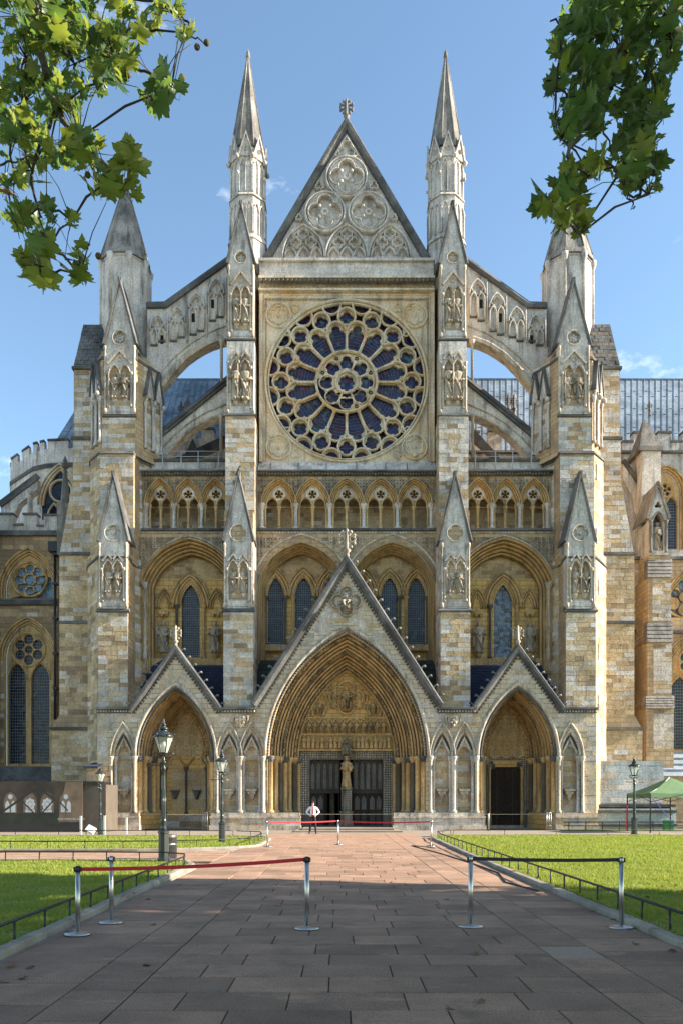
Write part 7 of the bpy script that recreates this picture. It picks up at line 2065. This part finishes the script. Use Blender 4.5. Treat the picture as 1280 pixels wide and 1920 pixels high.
# ------------------------------------------------------------------ the man at the door
def person():
    S = Vector
    J = {}
    V, E, Rr = [], [], []
    def jv(n, p, r, par=None):
        J[n] = len(V); V.append(p); Rr.append(r)
        if par: E.append((J[par], J[n]))
    jv('pelvis',(0,0,.95),(.155,.115)); jv('waist',(0,0,1.08),(.15,.11),'pelvis'); jv('chest',(0,-.01,1.28),(.175,.12),'waist'); jv('collar',(0,.0,1.44),(.1,.075),'chest'); jv('neck',(0,-.005,1.5),(.058,.058),'collar'); jv('jaw',(0,-.02,1.57),(.068,.08),'neck'); jv('skull',(0,-.01,1.66),(.076,.094),'jaw'); jv('top',(0,.0,1.735),(.05,.06),'skull')
    for s, n in ((-1,'l'),(1,'r')):
        jv('hip'+n,(s*.095,0,.9),(.1,.1),'pelvis'); jv('knee'+n,(s*.135,-.015,.5),(.068,.07),'hip'+n); jv('ank'+n,(s*.165,.015,.09),(.05,.055),'knee'+n); jv('toe'+n,(s*.2,-.14,.045),(.045,.035),'ank'+n)
        jv('sho'+n,(s*.19,0,1.41),(.075,.075),'collar'); jv('elb'+n,(s*.36,.07,1.17),(.05,.05),'sho'+n); jv('wri'+n,(s*.19,-.055,1.03),(.032,.034),'elb'+n); jv('hand'+n,(s*.155,-.1,.985),(.035,.022),'wri'+n)
    me = bpy.data.meshes.new('person'); me.from_pydata(V, E, [])
    o = bpy.data.objects.new('person_skin', me); COL.objects.link(o)
    md = o.modifiers.new('skin','SKIN'); 
    for i, r in enumerate(Rr): me.skin_vertices[0].data[i].radius = r
    me.skin_vertices[0].data[0].use_root = True
    o.modifiers.new('sub','SUBSURF').levels = 2
    dg = bpy.context.evaluated_depsgraph_get()
    m2 = bpy.data.meshes.new_from_object(o.evaluated_get(dg))
    bpy.data.objects.remove(o)
    m2.name = 'person'
    m2.materials.clear()
    SK = plain('skin', (.52,.30,.22), .6); SH = plain('white_shirt', (.74,.75,.80), .8, nvar=.06, ns=12, bs=.4); TR = plain('black_trousers', (.014,.014,.018), .8); SO = plain('black_shoes', (.01,.01,.01), .3)
    for m in (SK, SH, TR, SO): m2.materials.append(m)
    for p in m2.polygons:
        c = p.center; p.use_smooth = True
        arm = abs(c.x) > .14 and .95 < c.z < 1.3
        hand = abs(c.x) < .23 and c.y < -.06 and .94 < c.z < 1.045 and abs(c.x) > .10 and (abs(c.x)-.14)*1.0 + (1.0-c.z)*0 > -.04
        if c.z > 1.475: p.material_index = 0
        elif c.z < .085: p.material_index = 3
        elif hand and c.y < -.085: p.material_index = 0
        elif c.z > 1.0 or (arm and abs(c.x) > .17): p.material_index = 1
        else: p.material_index = 2
    P = bpy.data.objects.new('person', m2); link(P, None, (0,0,0))
    def sub(n, b, m):
        q = build(n, b, m, None, org=(0,0,0)); q.parent = P; q.location = (0,0,0)
    b = MB(); b.lathe(0,.012,[(.085,1.655),(.092,1.69),(.08,1.74),(.05,1.765),(.004,1.775)],12,0,.93,1.08); b.ball((0,.05,1.66),.078,n=7,sx=.95,sz=1.1); sub('hair', b, plain('dark_hair', (.03,.02,.014), .7))
    b = MB(); b.prism([(-.018,1.44),(.018,1.44),(.035,1.1),(0,1.06),(-.035,1.1)], -.15, -.128); b.box(-.024,.024,-.15,-.085,1.425,1.465); sub('tie', b, plain('red_tie', (.55,.02,.03), .6))
    b = MB(); b.lathe(0,0,[(.15,.985),(.158,.99),(.158,1.02),(.15,1.025)],16,0,1,.78); sub('belt', b, M_BLACK)
    b = MB()
    for s in (-1,1): b.tube([(s*.1,.0,1.49),(s*.05,-.07,1.455),(0,-.085,1.44)],.02,6); 
    sub('collar', b, SH)
    b = MB()
    for e in (-1,1): b.ball((e*.03,-.095,1.655),.011,n=5); b.ball((e*.078,.0,1.645),.022,n=5,sx=.5)
    sub('eye', b, plain('eye', (.08,.05,.04), .3))
    b = MB(); b.tube([(0,-.098,1.66),(0,-.118,1.62),(0,-.1,1.612)],[.01,.016,.01],5); b.tube([(-.025,-.092,1.583),(0,-.1,1.58),(.025,-.092,1.583)],.008,5)
    for s in (-1,1):                                       # fingers spread forward over the hips, thumb behind
        for k in range(4):
            z = 1.0-.018*k; b.tube([(s*.165,-.085,z),(s*.13,-.125,z-.01),(s*(.09+.008*k),-.142,z-.02),(s*(.07+.01*k),-.142,z-.03)],[.011,.0105,.0095,.006],5)
        b.tube([(s*.18,-.06,1.0),(s*.19,-.02,1.01),(s*.17,.02,1.0)],[.012,.011,.008],5)
    sub('hands_and_features', b, SK)
    b = MB()
    for s in (-1,1): b.lathe(s*.185,-.07,[(.05,.0),(.055,.03),(.04,.07),(.02,.085)],10,0,1,2.3)
    sub('shoe', b, SO)
    P.location = (-1.45, 42.6, -.012); P.rotation_euler = (0,0,.05)
    tag(P, 'man in white shirt, red tie and black trousers standing with hands on hips', 'person')
person()

# ------------------------------------------------------------------ green canopy
GR = plain('green_canopy_cloth', (.09,.17,.07), .75, nvar=.15, ns=2)
g = empty('canopy_tent', (19.0, 45, 0), 'green pop up canopy tent with sloping roof at the far right', 'tent')
D = 44.5
A_ = [(X(1175,46),46.0), (X(1218,43),43.0), (21.2,43.8), (20.0,46.8)]
zE, zA = Z(1487,44), Z(1457,44.8); ap_ = ((A_[0][0]+A_[2][0])/2, 44.9)
b = MB()
for k in range(4):
    p, q = A_[k], A_[(k+1)%4]; n = 8; rows = []
    for j in range(9):
        t = j/8; row = []
        for i in range(n+1):
            u_ = i/n; x = p[0]+(q[0]-p[0])*u_; y = p[1]+(q[1]-p[1])*u_
            z = zE + (zA-zE)*t**1.25 + math.sin(u_*pi)*.10*(1-t)*t*2 - math.sin(u_*pi)*.05*(1-t); row.append((x+(ap_[0]-x)*t, y+(ap_[1]-y)*t, z + random.uniform(-.012,.012)))
        rows.append(row)
    b.loft(rows, 0, True)
    val = [[(p[0]+(q[0]-p[0])*i/12, p[1]+(q[1]-p[1])*i/12, zE - math.sin(i/12*pi)*.05) for i in range(13)], [(p[0]+(q[0]-p[0])*i/12, p[1]+(q[1]-p[1])*i/12, zE-.30+(.05 if i % 2 else 0)) for i in range(13)]]
    b.loft(val, 0, False)
cn = build('canopy_roof', b, GR, g)
b = MB(); b.tube([(A_[1][0],A_[1][1],zE+.02),((A_[1][0]+ap_[0])/2,(A_[1][1]+ap_[1])/2,(zE+zA)/2-.13),(ap_[0],ap_[1],zA)],.02,5); build('canopy_seam', b, M_WHITE, cn)
for k, (x, y) in enumerate(A_):
    b = MB(); b.box(x-.03,x+.03,y-.03,y+.03,0,zE-.05); build('leg', b, M_BLACK, g)
for k in range(4):
    p, q = A_[k], A_[(k+1)%4]; b = MB(); b.tube([(p[0],p[1],zE-.5),((p[0]+q[0])/2,(p[1]+q[1])/2,zE-.1),(q[0],q[1],zE-.5)],.018,4); build('brace', b, M_BLACK, g)
b = MB(); b.tube([(A_[0][0],A_[0][1],1.55),(A_[0][0]-.25,A_[0][1]-.5,.05)],[.05,.02],5); tag(build('guy_strap', b, plain('red_strap',(.6,.05,.05),.6)), 'red strap slanting from the left leg of the green canopy', 'strap')
b = MB(); b.tube([(A_[1][0],A_[1][1],zE-.15),(X(1262,44),44,Z(1545,44))],.02,5); tag(build('guy_rope', b, plain('blue_rope',(.05,.07,.4),.6)), 'blue rope running down inside the green canopy', 'rope')
b = MB(); b.box(X(1245,46.2),X(1262,46.2),46.2,46.5,0,Z(1538,46.2)); tag(build('green_crate', b, plain('green_plastic',(.02,.22,.06),.5)), 'bright green low crate under the canopy tent', 'crate')
b = MB()
for k in range(12): b.box(13.6+k*1.0-.02,13.6+k*1.0+.02,45.9,45.94,0,.5)
b.box(13.3,26,45.89,45.95,.5,.56); b.box(13.3,26,45.893,45.947,.28,.33); tag(build('garden_fence', b, M_BLACK), 'low black fence along the foot of the wall behind the canopy', 'fence')
b = MB(); b.box(13.4,28,46.0,48.3,-.3,.015); build('far_lawn', b, M_SOIL, None, 'structure')

# ------------------------------------------------------------------ printed hoarding at the left
hd = empty('site_hoarding', (X(70,44.5),44.5,0), 'large printed hoarding showing timbers and white arched windows before the church', 'hoarding')
D = 44.5
M_PRB = plain('print_brown', (.055,.036,.023), .6, nvar=.5, ns=1.2); M_PRT = plain('print_tan', (.17,.115,.07), .6, nvar=.4, ns=1.5); M_PRD = plain('print_dark', (.03,.025,.02), .6); M_PRW = plain('print_white', (.5,.5,.5), .6); M_PRG = plain('print_green', (.022,.028,.014), .6, nvar=.5, ns=1.5)
b = MB(); b.box(X(-160,D),X(155,D),D,D+.12,0,Z(1465,D)); bd = build('board', b, M_PRB, hd)
def flat(name, poly, lay, mat):
    c = MB(); c.prism(W(poly,D), D-.003*lay, D-.003*lay+.002, 0, False); return build(name, c, mat, bd)
flat('print_curtain', [(124,1466),(155,1466),(155,1541),(110,1541),(114,1505),(121,1480)], 1, M_PRT)
flat('print_floor', [(-160,1544),(155,1541),(155,1549),(-160,1549)], 1, M_PRG); flat('print_floor', [(-160,1525),(110,1525),(110,1541),(-160,1541)], 2, M_PRG); flat('print_base', [(-160,1546),(155,1546),(155,1556),(-160,1556)], 3, M_PRD)
for i, x in enumerate((20, 57, 89, 124, -20, -60)):
    w = 12.5
    flat('print_arch', [(x-w,1524)]+[(a,c) for a, c in arch(x-w, x+w, -1506, -1487, 7)] and [(x-w,1524)]+[(a,-c) for a, c in arch(x-w, x+w, -1504, -1485, 7)]+[(x+w,1524)], 3, M_PRT if i < 4 else M_PRB)
    if i in (1, 2):
        for k in range(8):
            a = k*pi/4; flat('print_light', [(x+7*math.cos(a)+3.1*math.cos(t*pi/4), 1508+8.5*math.sin(a)+3.4*math.sin(t*pi/4)) for t in range(8)], 4, M_PRW)
        flat('print_light', [(x+4*math.cos(t*pi/5), 1508+4.6*math.sin(t*pi/5)) for t in range(10)], 4, M_PRW); flat('print_light', [(x-9,1523),(x+9,1523),(x+9,1518),(x-9,1518)], 4, M_PRW)
    else:
        for e in (-1,1): flat('print_light', [(x+e*5.5-4,1523)]+[(a,-c) for a, c in arch(x+e*5.5-4, x+e*5.5+4, -1510, -1501, 5)]+[(x+e*5.5+4,1523)], 4, M_PRW)
        flat('print_light', [(x+4.3*math.cos(t*pi/5), 1494+4.6*math.sin(t*pi/5)) for t in range(10)], 4, M_PRW)
for (p, q, w) in (((4,1523),(72,1476),4),((72,1476),(104,1500),4),((40,1500),(64,1524),2.5),((80,1524),(104,1498),2.5),((72,1474),(72,1542),2.6),((112,1503),(128,1520),2.5),((48,1488),(54,1470),1.5),((92,1470),(102,1490),1.5),((-60,1480),(4,1523),4)):
    dx, dy = q[0]-p[0], q[1]-p[1]; l = math.hypot(dx,dy); nx, ny = -dy/l*w/2, dx/l*w/2
    flat('print_beam', [(p[0]+nx,p[1]+ny),(q[0]+nx,q[1]+ny),(q[0]-nx,q[1]-ny),(p[0]-nx,p[1]-ny)], 5 if w > 3 else 6, M_PRD)
for y0 in (1469, 1474, 1478): flat('print_beam', [(30,y0),(118,y0-1),(118,y0+.6),(30,y0+1.4)], 7, M_PRB)
for txt, y, sz, px in (('WESTMINSTER ABBEY', 1537.5, .16, 134.5), ('ONE PEOPLE  ONE PLACE', 1541.5, .10, 138)):
    cu = bpy.data.curves.new('lettering','FONT'); cu.body = txt if sz > .15 else '- - - - - - - - -'; cu.size = sz; cu.align_x = 'CENTER'; cu.extrude = .003
    t = bpy.data.objects.new('lettering', cu); COL.objects.link(t); me = bpy.data.meshes.new_from_object(t.evaluated_get(bpy.context.evaluated_depsgraph_get())); bpy.data.objects.remove(t)
    me.materials.clear(); me.materials.append(M_PRW); t = inst('lettering', me, (X(px,D), D-.04, Z(y,D)), bd, (R(90),0,0))
M_CONC = sp_mat('shaded_rendered_wall', (.10,.08,.06), .18, .5, big=.3)  # base colour darkened to stand for the shade over the hut
b = MB(); D = 44.7; b.box(X(157,D),X(199,D),D,D+2.4,0,Z(1471,D)); o = build('rendered_hut', b, M_CONC); tag(o, 'plain beige rendered block hut between hoarding and left porch', 'hut')
c = MB(); c.box(X(155,D)-.03,X(186,D),D-.1,D+2.5,Z(1471,D)+.002,Z(1465,D)); build('roof_edge', c, M_BLACK, o); c = MB(); c.box(X(155.2,D),X(157,D)-.003,D-.05,D+.3,0,Z(1471,D)); build('corner_post', c, M_BLACK, o)
b = MB(); D = 47.0; b.box(X(163,D),X(186,D),D,D+2,0,Z(1438,D)); o = build('stone_hut', b, M_WALL); tag(o, 'small stone lean-to with slate top against the left porch', 'lean-to')
c = MB(); c.add([(X(158,D),D-.2,Z(1437,D)),(X(186,D),D-.2,Z(1437,D)),(X(186,D),D+1.2,Z(1428,D)),(X(164,D),D+1.2,Z(1428,D))],[(0,1,2,3)]); c.box(X(158,D),X(186,D),D-.2,D+.0,Z(1439,D),Z(1437,D)-.002); build('slate_top', c, M_SLATE, o)
b = MB()
for yy in (1437, 1477): b.tube([(X(180,46.5),46.5,Z(yy+20,46.5)),(X(208,46.5),46.5,Z(yy+20,46.5))],.02,5)
b.tube([(X(207,46.5),46.5,0),(X(207,46.5),46.5,Z(1455,46.5))],.035,5); tag(build('iron_pipe_rail', b, M_BLACK), 'black iron pipe rail at the corner of the left porch', 'rail')
# ------------------------------------------------------------------ plane trees: trunks and crowns out of the picture, boughs hanging into it
def leaf_mat(name, c, tcol):
    m, t, b = nmat(name)
    oi = t.nodes.new('ShaderNodeObjectInfo')
    f = pos_noise(t, 9, 4)
    col = mix(t, ramp(t, f, .35, .7), c, tuple(x*1.5 for x in c))
    col = mix(t, 1.0, col, ramp(t, oi.outputs['Random'], 0, 1, (.7,.75,.8,1), (1.35,1.25,1.0,1)), 'MULTIPLY')
    t.links.new(col, b.inputs['Base Color']); b.inputs['Roughness'].default_value = .42
    tr = t.nodes.new('ShaderNodeBsdfTranslucent'); tr.inputs['Color'].default_value = (*tcol, 1)
    ms = t.nodes.new('ShaderNodeMixShader'); ms.inputs[0].default_value = .45
    t.links.new(b.outputs[0], ms.inputs[1]); t.links.new(tr.outputs[0], ms.inputs[2]); t.links.new(ms.outputs[0], t.nodes['Material Output'].inputs['Surface'])
    return m
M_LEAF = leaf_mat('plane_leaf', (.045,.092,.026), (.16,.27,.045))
M_LEAFY = leaf_mat('sunlit_leaf', (.10,.145,.025), (.30,.36,.04))  # lighter copy of the leaf, sunlight put into its colour
M_LEAFO = leaf_mat('autumn_leaf', (.30,.17,.03), (.5,.28,.05))
M_BARK = stone('plane_bark', (.10,.085,.065), ga=.4, second=(.19,.17,.13))
M_TWIG = plain('dark_twig', (.035,.028,.022), .8)
M_SEED = plain('seed_ball', (.10,.075,.03), .9, nvar=.4, ns=80, bs=.6)
HALF = [(.03,0),(.16,-.07),(.40,-.10),(.335,.04),(.40,.07),(.62,.13),(.50,.22),(.53,.27),(.40,.30),(.56,.42),(.64,.62),(.46,.60),(.42,.66),(.27,.56),(.22,.66),(.26,.74),(.13,.86)]
def leaf_geo(v):
    rnd = random.Random(v)
    out = [(x, y) for x, y in HALF] + [(0, 1.05)] + [(-x, y) for x, y in reversed(HALF)]
    cu, fo, tw = rnd.uniform(-.35,.5), rnd.uniform(.1,.5), rnd.uniform(-.25,.25)
    f3 = lambda x, y: (x, y-.0, fo*abs(x)*.7 - cu*(y*y) + tw*x*y + .06*math.sin(7*x+v)*math.cos(6*y+v) + rnd.uniform(-.03,.03))
    pts = [f3(*p) for p in out]
    mid = [f3(0, q) for q in (0, .3, .6)]
    n = len(pts); vs_ = pts + mid; fs_ = []
    for i in range(n-1):
        a, c = pts[i], pts[i+1]; q = n + (0 if (a[1]+c[1])/2 < .16 else 1 if (a[1]+c[1])/2 < .5 else 2); fs_.append((i, i+1, q))
    fs_.append((n-1, 0, n))
    k = (len(pts)//2)
    def bridge(lo, hi):
        pass
    # close the gaps between the fans along each half
    prev = None
    for i in range(n-1):
        a, c = out[i], out[i+1]; q = n + (0 if (a[1]+c[1])/2 < .16 else 1 if (a[1]+c[1])/2 < .5 else 2)
        if prev is not None and q != prev: fs_.append((i, q, prev) if True else None)
        prev = q
    st = len(vs_)
    vs_ += [(-.012,0,0),(.012,0,0),(.012,-.45,-.05+.1*rnd.random()),(-.012,-.45,-.05)]; fs_.append((st,st+1,st+2,st+3))
    return vs_, fs_
LGEO = [leaf_geo(v) for v in range(7)]
def leaf_data(geo, mat):
    me = bpy.data.meshes.new('leaf'); me.from_pydata(geo[0], [], geo[1]); me.materials.append(mat); me.polygons.foreach_set('use_smooth', [True]*len(me.polygons)); me.update(); return me
LMESH = [leaf_data(g_, M_LEAF) for g_ in LGEO]; LMESHY = [leaf_data(g_, M_LEAFY) for g_ in LGEO]; LMESHO = [leaf_data(g_, M_LEAFO) for g_ in LGEO[:3]]
def pt(px, py, D): return Vector((X(px,D), D, Z(py,D)))
def plane_tree(name, base, top, crown_c, crown_r, boughs, clusters, seeds, label, lit, dens=1.0, lsz=1.0, shade_lumps=()):
    root = empty('plane_tree', base, label, 'tree', 'plane trees over the path')
    b = MB(); bx_, by_ = base[0], base[1]
    b.tube([(bx_,by_,-.1),(bx_+.05,by_,.5),(bx_+.1,by_+.05,3),(bx_+.0,by_+.1,6),top], [.62,.48,.4,.34,.26], 12)
    for k in range(6):
        a = k*1.05; e = Vector(crown_c)+Vector((crown_r[0]*.6*math.cos(a), crown_r[1]*.6*math.sin(a), crown_r[2]*.35*math.sin(k*2.1)))
        st = Vector(top).lerp(Vector((bx_,by_,6)), .2*(k % 3)); b.tube([tuple(st), tuple(st.lerp(e,.5)+Vector((0,0,.4))), tuple(e)], [.2,.12,.04], 6)
    build('trunk', b, M_BARK, root)
    cr = MB(); rs = random.Random(len(clusters))
    for i in range(11000 + 4000*len(shade_lumps)):
        cc_, cr_ = (crown_c, crown_r) if i < 11000 else shade_lumps[(i-11000)//4000]
        while True:
            q = Vector((rs.uniform(-1,1), rs.uniform(-1,1), rs.uniform(-1,1)))
            if q.length < 1: break
        q = q * (q.length ** -.35 if q.length > .05 else 1)
        lump = math.sin(q.x*5+1)*math.sin(q.y*5+2)*math.sin(q.z*5)
        if lump < -.22: continue
        p = Vector(cc_) + Vector((q.x*cr_[0], q.y*cr_[1], q.z*cr_[2]))
        g_ = LGEO[i % 7]; M = Matrix.Translation(p) @ Matrix.Rotation(rs.uniform(0,6.3),4,'Z') @ Matrix.Rotation(rs.uniform(1.2,2.6),4,'X') @ Matrix.Scale(rs.uniform(.3,.46),4)
        k0 = len(cr.v); cr.add([g_[0][j] for j in range(0,35)], [(0,3,10,17,24,31)] , 0); cr.xf(k0, M)
    build('crown', cr, M_LEAF, root, 'stuff')
    for pts, r0 in boughs:
        b = MB(); P_ = [Vector(p) if len(p) == 3 and isinstance(p, Vector) else pt(*p) for p in pts]
        sm_ = []
        for i in range(len(P_)-1):
            for k in range(4):
                t = k/4; sm_.append(P_[i].lerp(P_[i+1], t) + Vector((random.uniform(-1,1),random.uniform(-1,1),random.uniform(-1,1)))*.02*(1 if k else 0))
        sm_.append(P_[-1]); n = len(sm_)
        b.tube([tuple(p) for p in sm_], [r0*(1-.8*i/(n-1)) for i in range(n)], 6); build('bough', b, M_TWIG if r0 < .05 else M_BARK, root)
    items = []
    for (px, py, r, cnt_, D0_, *ex) in clusters:
        for i in range(max(2, int(cnt_*dens)) if cnt_ > 1 else 0):
            a, q = random.uniform(0,6.28), math.sqrt(random.random())*r
            D = D0_ + random.uniform(-.55,.55); p = pt(px+q*math.cos(a), py+q*math.sin(a), D)
            s = random.choice((.09,.12,.14,.16,.19))*random.uniform(.85,1.15)*lsz*(ex[0] if ex else 1)
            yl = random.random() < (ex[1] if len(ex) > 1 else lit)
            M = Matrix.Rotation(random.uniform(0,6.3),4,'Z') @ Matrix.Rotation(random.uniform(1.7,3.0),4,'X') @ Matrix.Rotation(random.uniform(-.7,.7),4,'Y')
            items.append((s*s/D/D, p, M, s, yl))
    items.sort(key=lambda t_: -t_[0])
    tw = MB(); rest = MB(); resty = MB()
    cent = [pt(c_[0], c_[1], c_[4]) for c_ in clusters]
    for i, (a, p, M, s, yl) in enumerate(items):
        gi = i % 7
        if i < 300:
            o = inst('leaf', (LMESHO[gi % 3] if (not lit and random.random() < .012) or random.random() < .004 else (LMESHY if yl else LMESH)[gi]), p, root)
            o.matrix_local = Matrix.Translation(Vector(p)-worg(root)) @ M @ Matrix.Scale(s, 4)
        else:
            bb = resty if yl else rest; k0 = len(bb.v); bb.add(LGEO[gi][0], LGEO[gi][1]); bb.xf(k0, Matrix.Translation(p) @ M @ Matrix.Scale(s, 4))
        if i % 2 == 0:
            c_ = min(cent, key=lambda q_: (q_-p).length); e = p + M.to_3x3() @ Vector((0,-.45*s,0)); tw.tube([tuple(e), tuple(e.lerp(c_,.5)+Vector((0,0,.05))), tuple(c_)], [.002,.003,.005], 4)
    for i in range(len(cent)-1):
        j = min(range(i+1, len(cent)), key=lambda q_: (cent[q_]-cent[i]).length); mid_ = cent[i].lerp(cent[j],.5)+Vector((0,0,.05)); tw.tube([tuple(cent[i]), tuple(mid_), tuple(cent[j])], [.006,.009,.006], 4)
    build('twigs', tw, M_TWIG, root, 'stuff'); build('leaves', rest, M_LEAF, root, 'stuff'); build('sunlit_leaves', resty, M_LEAFY, root, 'stuff')
    sb = MB(); sb.ball((0,0,0), 1, n=8); sme = sb.data('seed_ball', M_SEED)
    for (px, py, D) in seeds:
        p = pt(px, py, D); inst('seed_ball', sme, p, root, (0,0,0), (.022,.022,.022))
    return root
LC = [(35,30,75,44,6.4,1.15),(110,45,75,42,6.2,1.05),(190,45,60,30,6.0,1.05),(260,40,42,16,6.0),(318,22,34,10,5.8,.9),(352,62,22,9,5.8,.8),(50,110,75,40,6.2),(140,120,70,38,6.0),(215,110,45,20,6.0,1.05),(235,75,35,8,5.9),
      (205,150,32,13,5.8,1.1,.6),(300,150,26,9,5.6,1.05,.5),(283,190,20,6,5.5,1.25,.5),(322,165,22,7,5.6,.9),(45,190,62,32,6.1),(115,200,45,20,5.9,1,.4),(30,260,48,26,6.0),(95,268,55,26,5.8,1,.4),(150,258,24,8,5.7,1,.5),(60,320,38,12,5.9),(128,292,24,8,5.7,1.1,.6),
      (165,285,28,11,5.6,1,.6),(200,325,24,9,5.5,1.1,.8),(245,315,20,8,5.4,1.25,1),(238,355,22,8,5.4,1.2,1),(190,350,18,6,5.4,1.25,1),(10,345,20,6,5.9),(25,412,26,9,5.6,1,.6),(55,405,28,8,5.6,.9,.5),(88,400,22,7,5.6,.9,.4),(135,415,14,4,5.5,.8,.7),(65,455,26,8,5.4,1.1,.7),(55,500,24,6,5.2,1.4,1),(78,525,14,3,5.2,1.35,1),(152,480,20,6,5.3,1.05,.9),(150,515,16,4,5.2,1.35,1),(90,470,18,5,5.4,.8,.4)]
LB = [([Vector((-7.6,4.6,8.6)), Vector((-4.6,5.9,8.9)), (60,-40,6.2),(66,20,6.2),(78,90,6.1),(92,160,6.0),(104,205,5.9),(130,240,5.8),(170,285,5.7),(215,325,5.5)],.05), ([(30,-40,6.3),(150,-5,6.1),(205,70,6.0),(250,125,5.8),(290,150,5.7),(318,158,5.6)],.022), ([(180,-30,6.1),(270,0,6.0),(320,18,5.8),(352,40,5.8),(362,70,5.75),(384,84,5.7)],.016), ([(104,205,5.9),(60,330,5.8),(72,390,5.6),(82,430,5.5),(95,490,5.3)],.014), ([(0,170,6.2),(20,250,6.1),(28,330,5.9),(30,410,5.6)],.014), ([(0,310,6.0),(40,300,5.9),(90,290,5.8)],.01), ([(82,430,5.5),(120,480,5.4),(155,500,5.3)],.008)]
LS = [(78,442,5.45),(93,470,5.4),(165,328,5.5),(240,140,5.7),(30,185,6),(370,88,5.7),(388,80,5.7),(342,145,5.6),(185,480,5.3),(102,25,6)]
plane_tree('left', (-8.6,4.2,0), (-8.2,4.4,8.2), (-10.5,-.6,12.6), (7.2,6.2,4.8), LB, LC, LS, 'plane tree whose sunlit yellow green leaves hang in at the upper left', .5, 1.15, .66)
RC = [(1110,20,52,46,6.2,1.2),(1180,15,60,55,6.4,1.1),(1250,25,60,50,6.4,1.1),(1100,85,42,34,6.1,1.25),(1160,90,58,56,6.3,1.1),(1225,90,50,44,6.4),(1090,145,44,34,6.0,1.25),(1150,160,52,48,6.2,1.1),(1210,145,42,34,6.3),(1262,75,22,10,6.2),(1252,120,18,6,6.2),(1075,205,36,24,5.9,1.25),(1120,210,40,28,6.0,1.1),(1190,205,38,28,6.1),(1230,175,22,10,6.1,1.1),(1085,250,26,12,5.8,1.15),(1200,255,32,24,5.9,1.15),(1225,240,22,10,5.9,1.1),(1180,285,30,18,5.8,1.1,.15),(1215,300,26,14,5.8,1.15,.2),(1115,310,16,5,5.7,1.1,.8),(1130,318,14,4,5.7,1.0,.6),(1165,335,18,8,5.7,1,.6),(1200,340,20,9,5.7,1,.4),(1225,330,14,4,5.7,1.1,.4),(1170,355,12,4,5.6,.8,.7),(1062,330,22,9,5.5,1.2,.6),(1045,360,20,7,5.4,1.3,.7),(1072,372,24,11,5.4,1.25,.5),(1062,408,22,9,5.3,1.2,.8),(1078,425,12,4,5.3,1.3,1),(1040,395,12,3,5.3,1.25,.9),(1030,40,1,0,6),(1052,55,14,5,6,1),(1105,330,10,3,5.6,1.0,.9),(1020,398,10,4,5.3,1.1,.8),(1048,110,12,5,5.9,1.1),(1042,165,12,5,5.9,1.1),(1040,225,12,5,5.8,1.1),(1052,262,12,6,5.7),(1232,350,10,4,5.6,1,.5),(1215,365,8,3,5.6,1,.6),(1240,225,12,5,5.9),(1085,440,8,3,5.3,1.1,1)]
RB = [([Vector((9.6,9.2,8.0)), Vector((6.0,7.4,9.0)), (1330,-60,6.5),(1240,-10,6.4),(1190,60,6.3),(1150,110,6.2),(1130,190,6.0),(1095,235,5.8),(1068,270,5.6),(1062,330,5.5),(1060,380,5.4)],.05), ([(1300,-30,6.5),(1225,90,6.3),(1195,200,6.0),(1198,300,5.8),(1205,345,5.7),(1190,368,5.65),(1174,372,5.6),(1186,384,5.6),(1187,392,5.6)],.018), ([(1190,60,6.3),(1110,60,6.1),(1060,60,6.0)],.01), ([(1150,110,6.2),(1130,250,5.8),(1150,290,5.7),(1160,330,5.7)],.01)]
RS = [(1183,299,5.5),(1154,317,5.5),(1156,329,5.5),(1081,391,5.2),(1074,400,5.2),(1049,419,5.15),(1100,165,5.8),(1177,172,5.9)]
plane_tree('right', (10.4,9.6,0), (10.2,9.5,8.2), (16.5,11.8,11.6), (8.6,5.3,6.6), RB, RC, RS, 'plane tree whose dark green leaves hang in at the upper right', .06, .9, .66, [((13.2,4.4,8.2), (5.6,4.1,4.4)), ((15,5.4,6.0), (5,3.8,3.2))])  # end list: unseen low crown masses, added to shade the near path
plane_tree('behind', (3.4,-5.2,0), (3.2,-5.0,8.6), (2.2,-3.6,13.0), (9.0,6.6,4.6), [], [(-900,-900,1,1,5,1)], [], 'tall unseen plane tree standing behind the viewpoint, its crown shading the path', 0)  # wholly out of view, placed to keep sky light off the foreground
# ------------------------------------------------------------------ fallen leaves
fl = leaf_data(LGEO[2], plain('dead_leaf', (.20,.10,.04), .8, nvar=.4, ns=8))
for i, (px, py) in enumerate([(25,1815),(62,1815),(47,1835),(280,1812),(285,1735),(425,1703),(520,1700),(7,1844),(1265,1785),(1190,1770),(1110,1710),(885,1790),(840,1893),(895,1878),(1245,1670),(1210,1690),(835,1687),(735,1655),(880,1610),(130,1748),(255,1683),(275,1688),(1150,1725),(1128,1668),(235,1690),(335,1660),(960,1640),(1060,1650)]):
    D = CH*F/(py-HY); x = X(px, D)
    on = 'left' if x < PATH_L else 'right' if x > PATH_R else ''
    o = inst('fallen_leaf', fl, (x, D, .09 if on else .012), None, (random.uniform(-.3,.3), random.uniform(-.3,.3), random.random()*6), (.085,.085,.05))
    tag(o, 'dry brown fallen leaf lying on the %s' % ('%s lawn' % on if on else 'paved path'), 'leaf', 'fallen leaves on %s' % ('the %s lawn' % on if on else 'the path'))
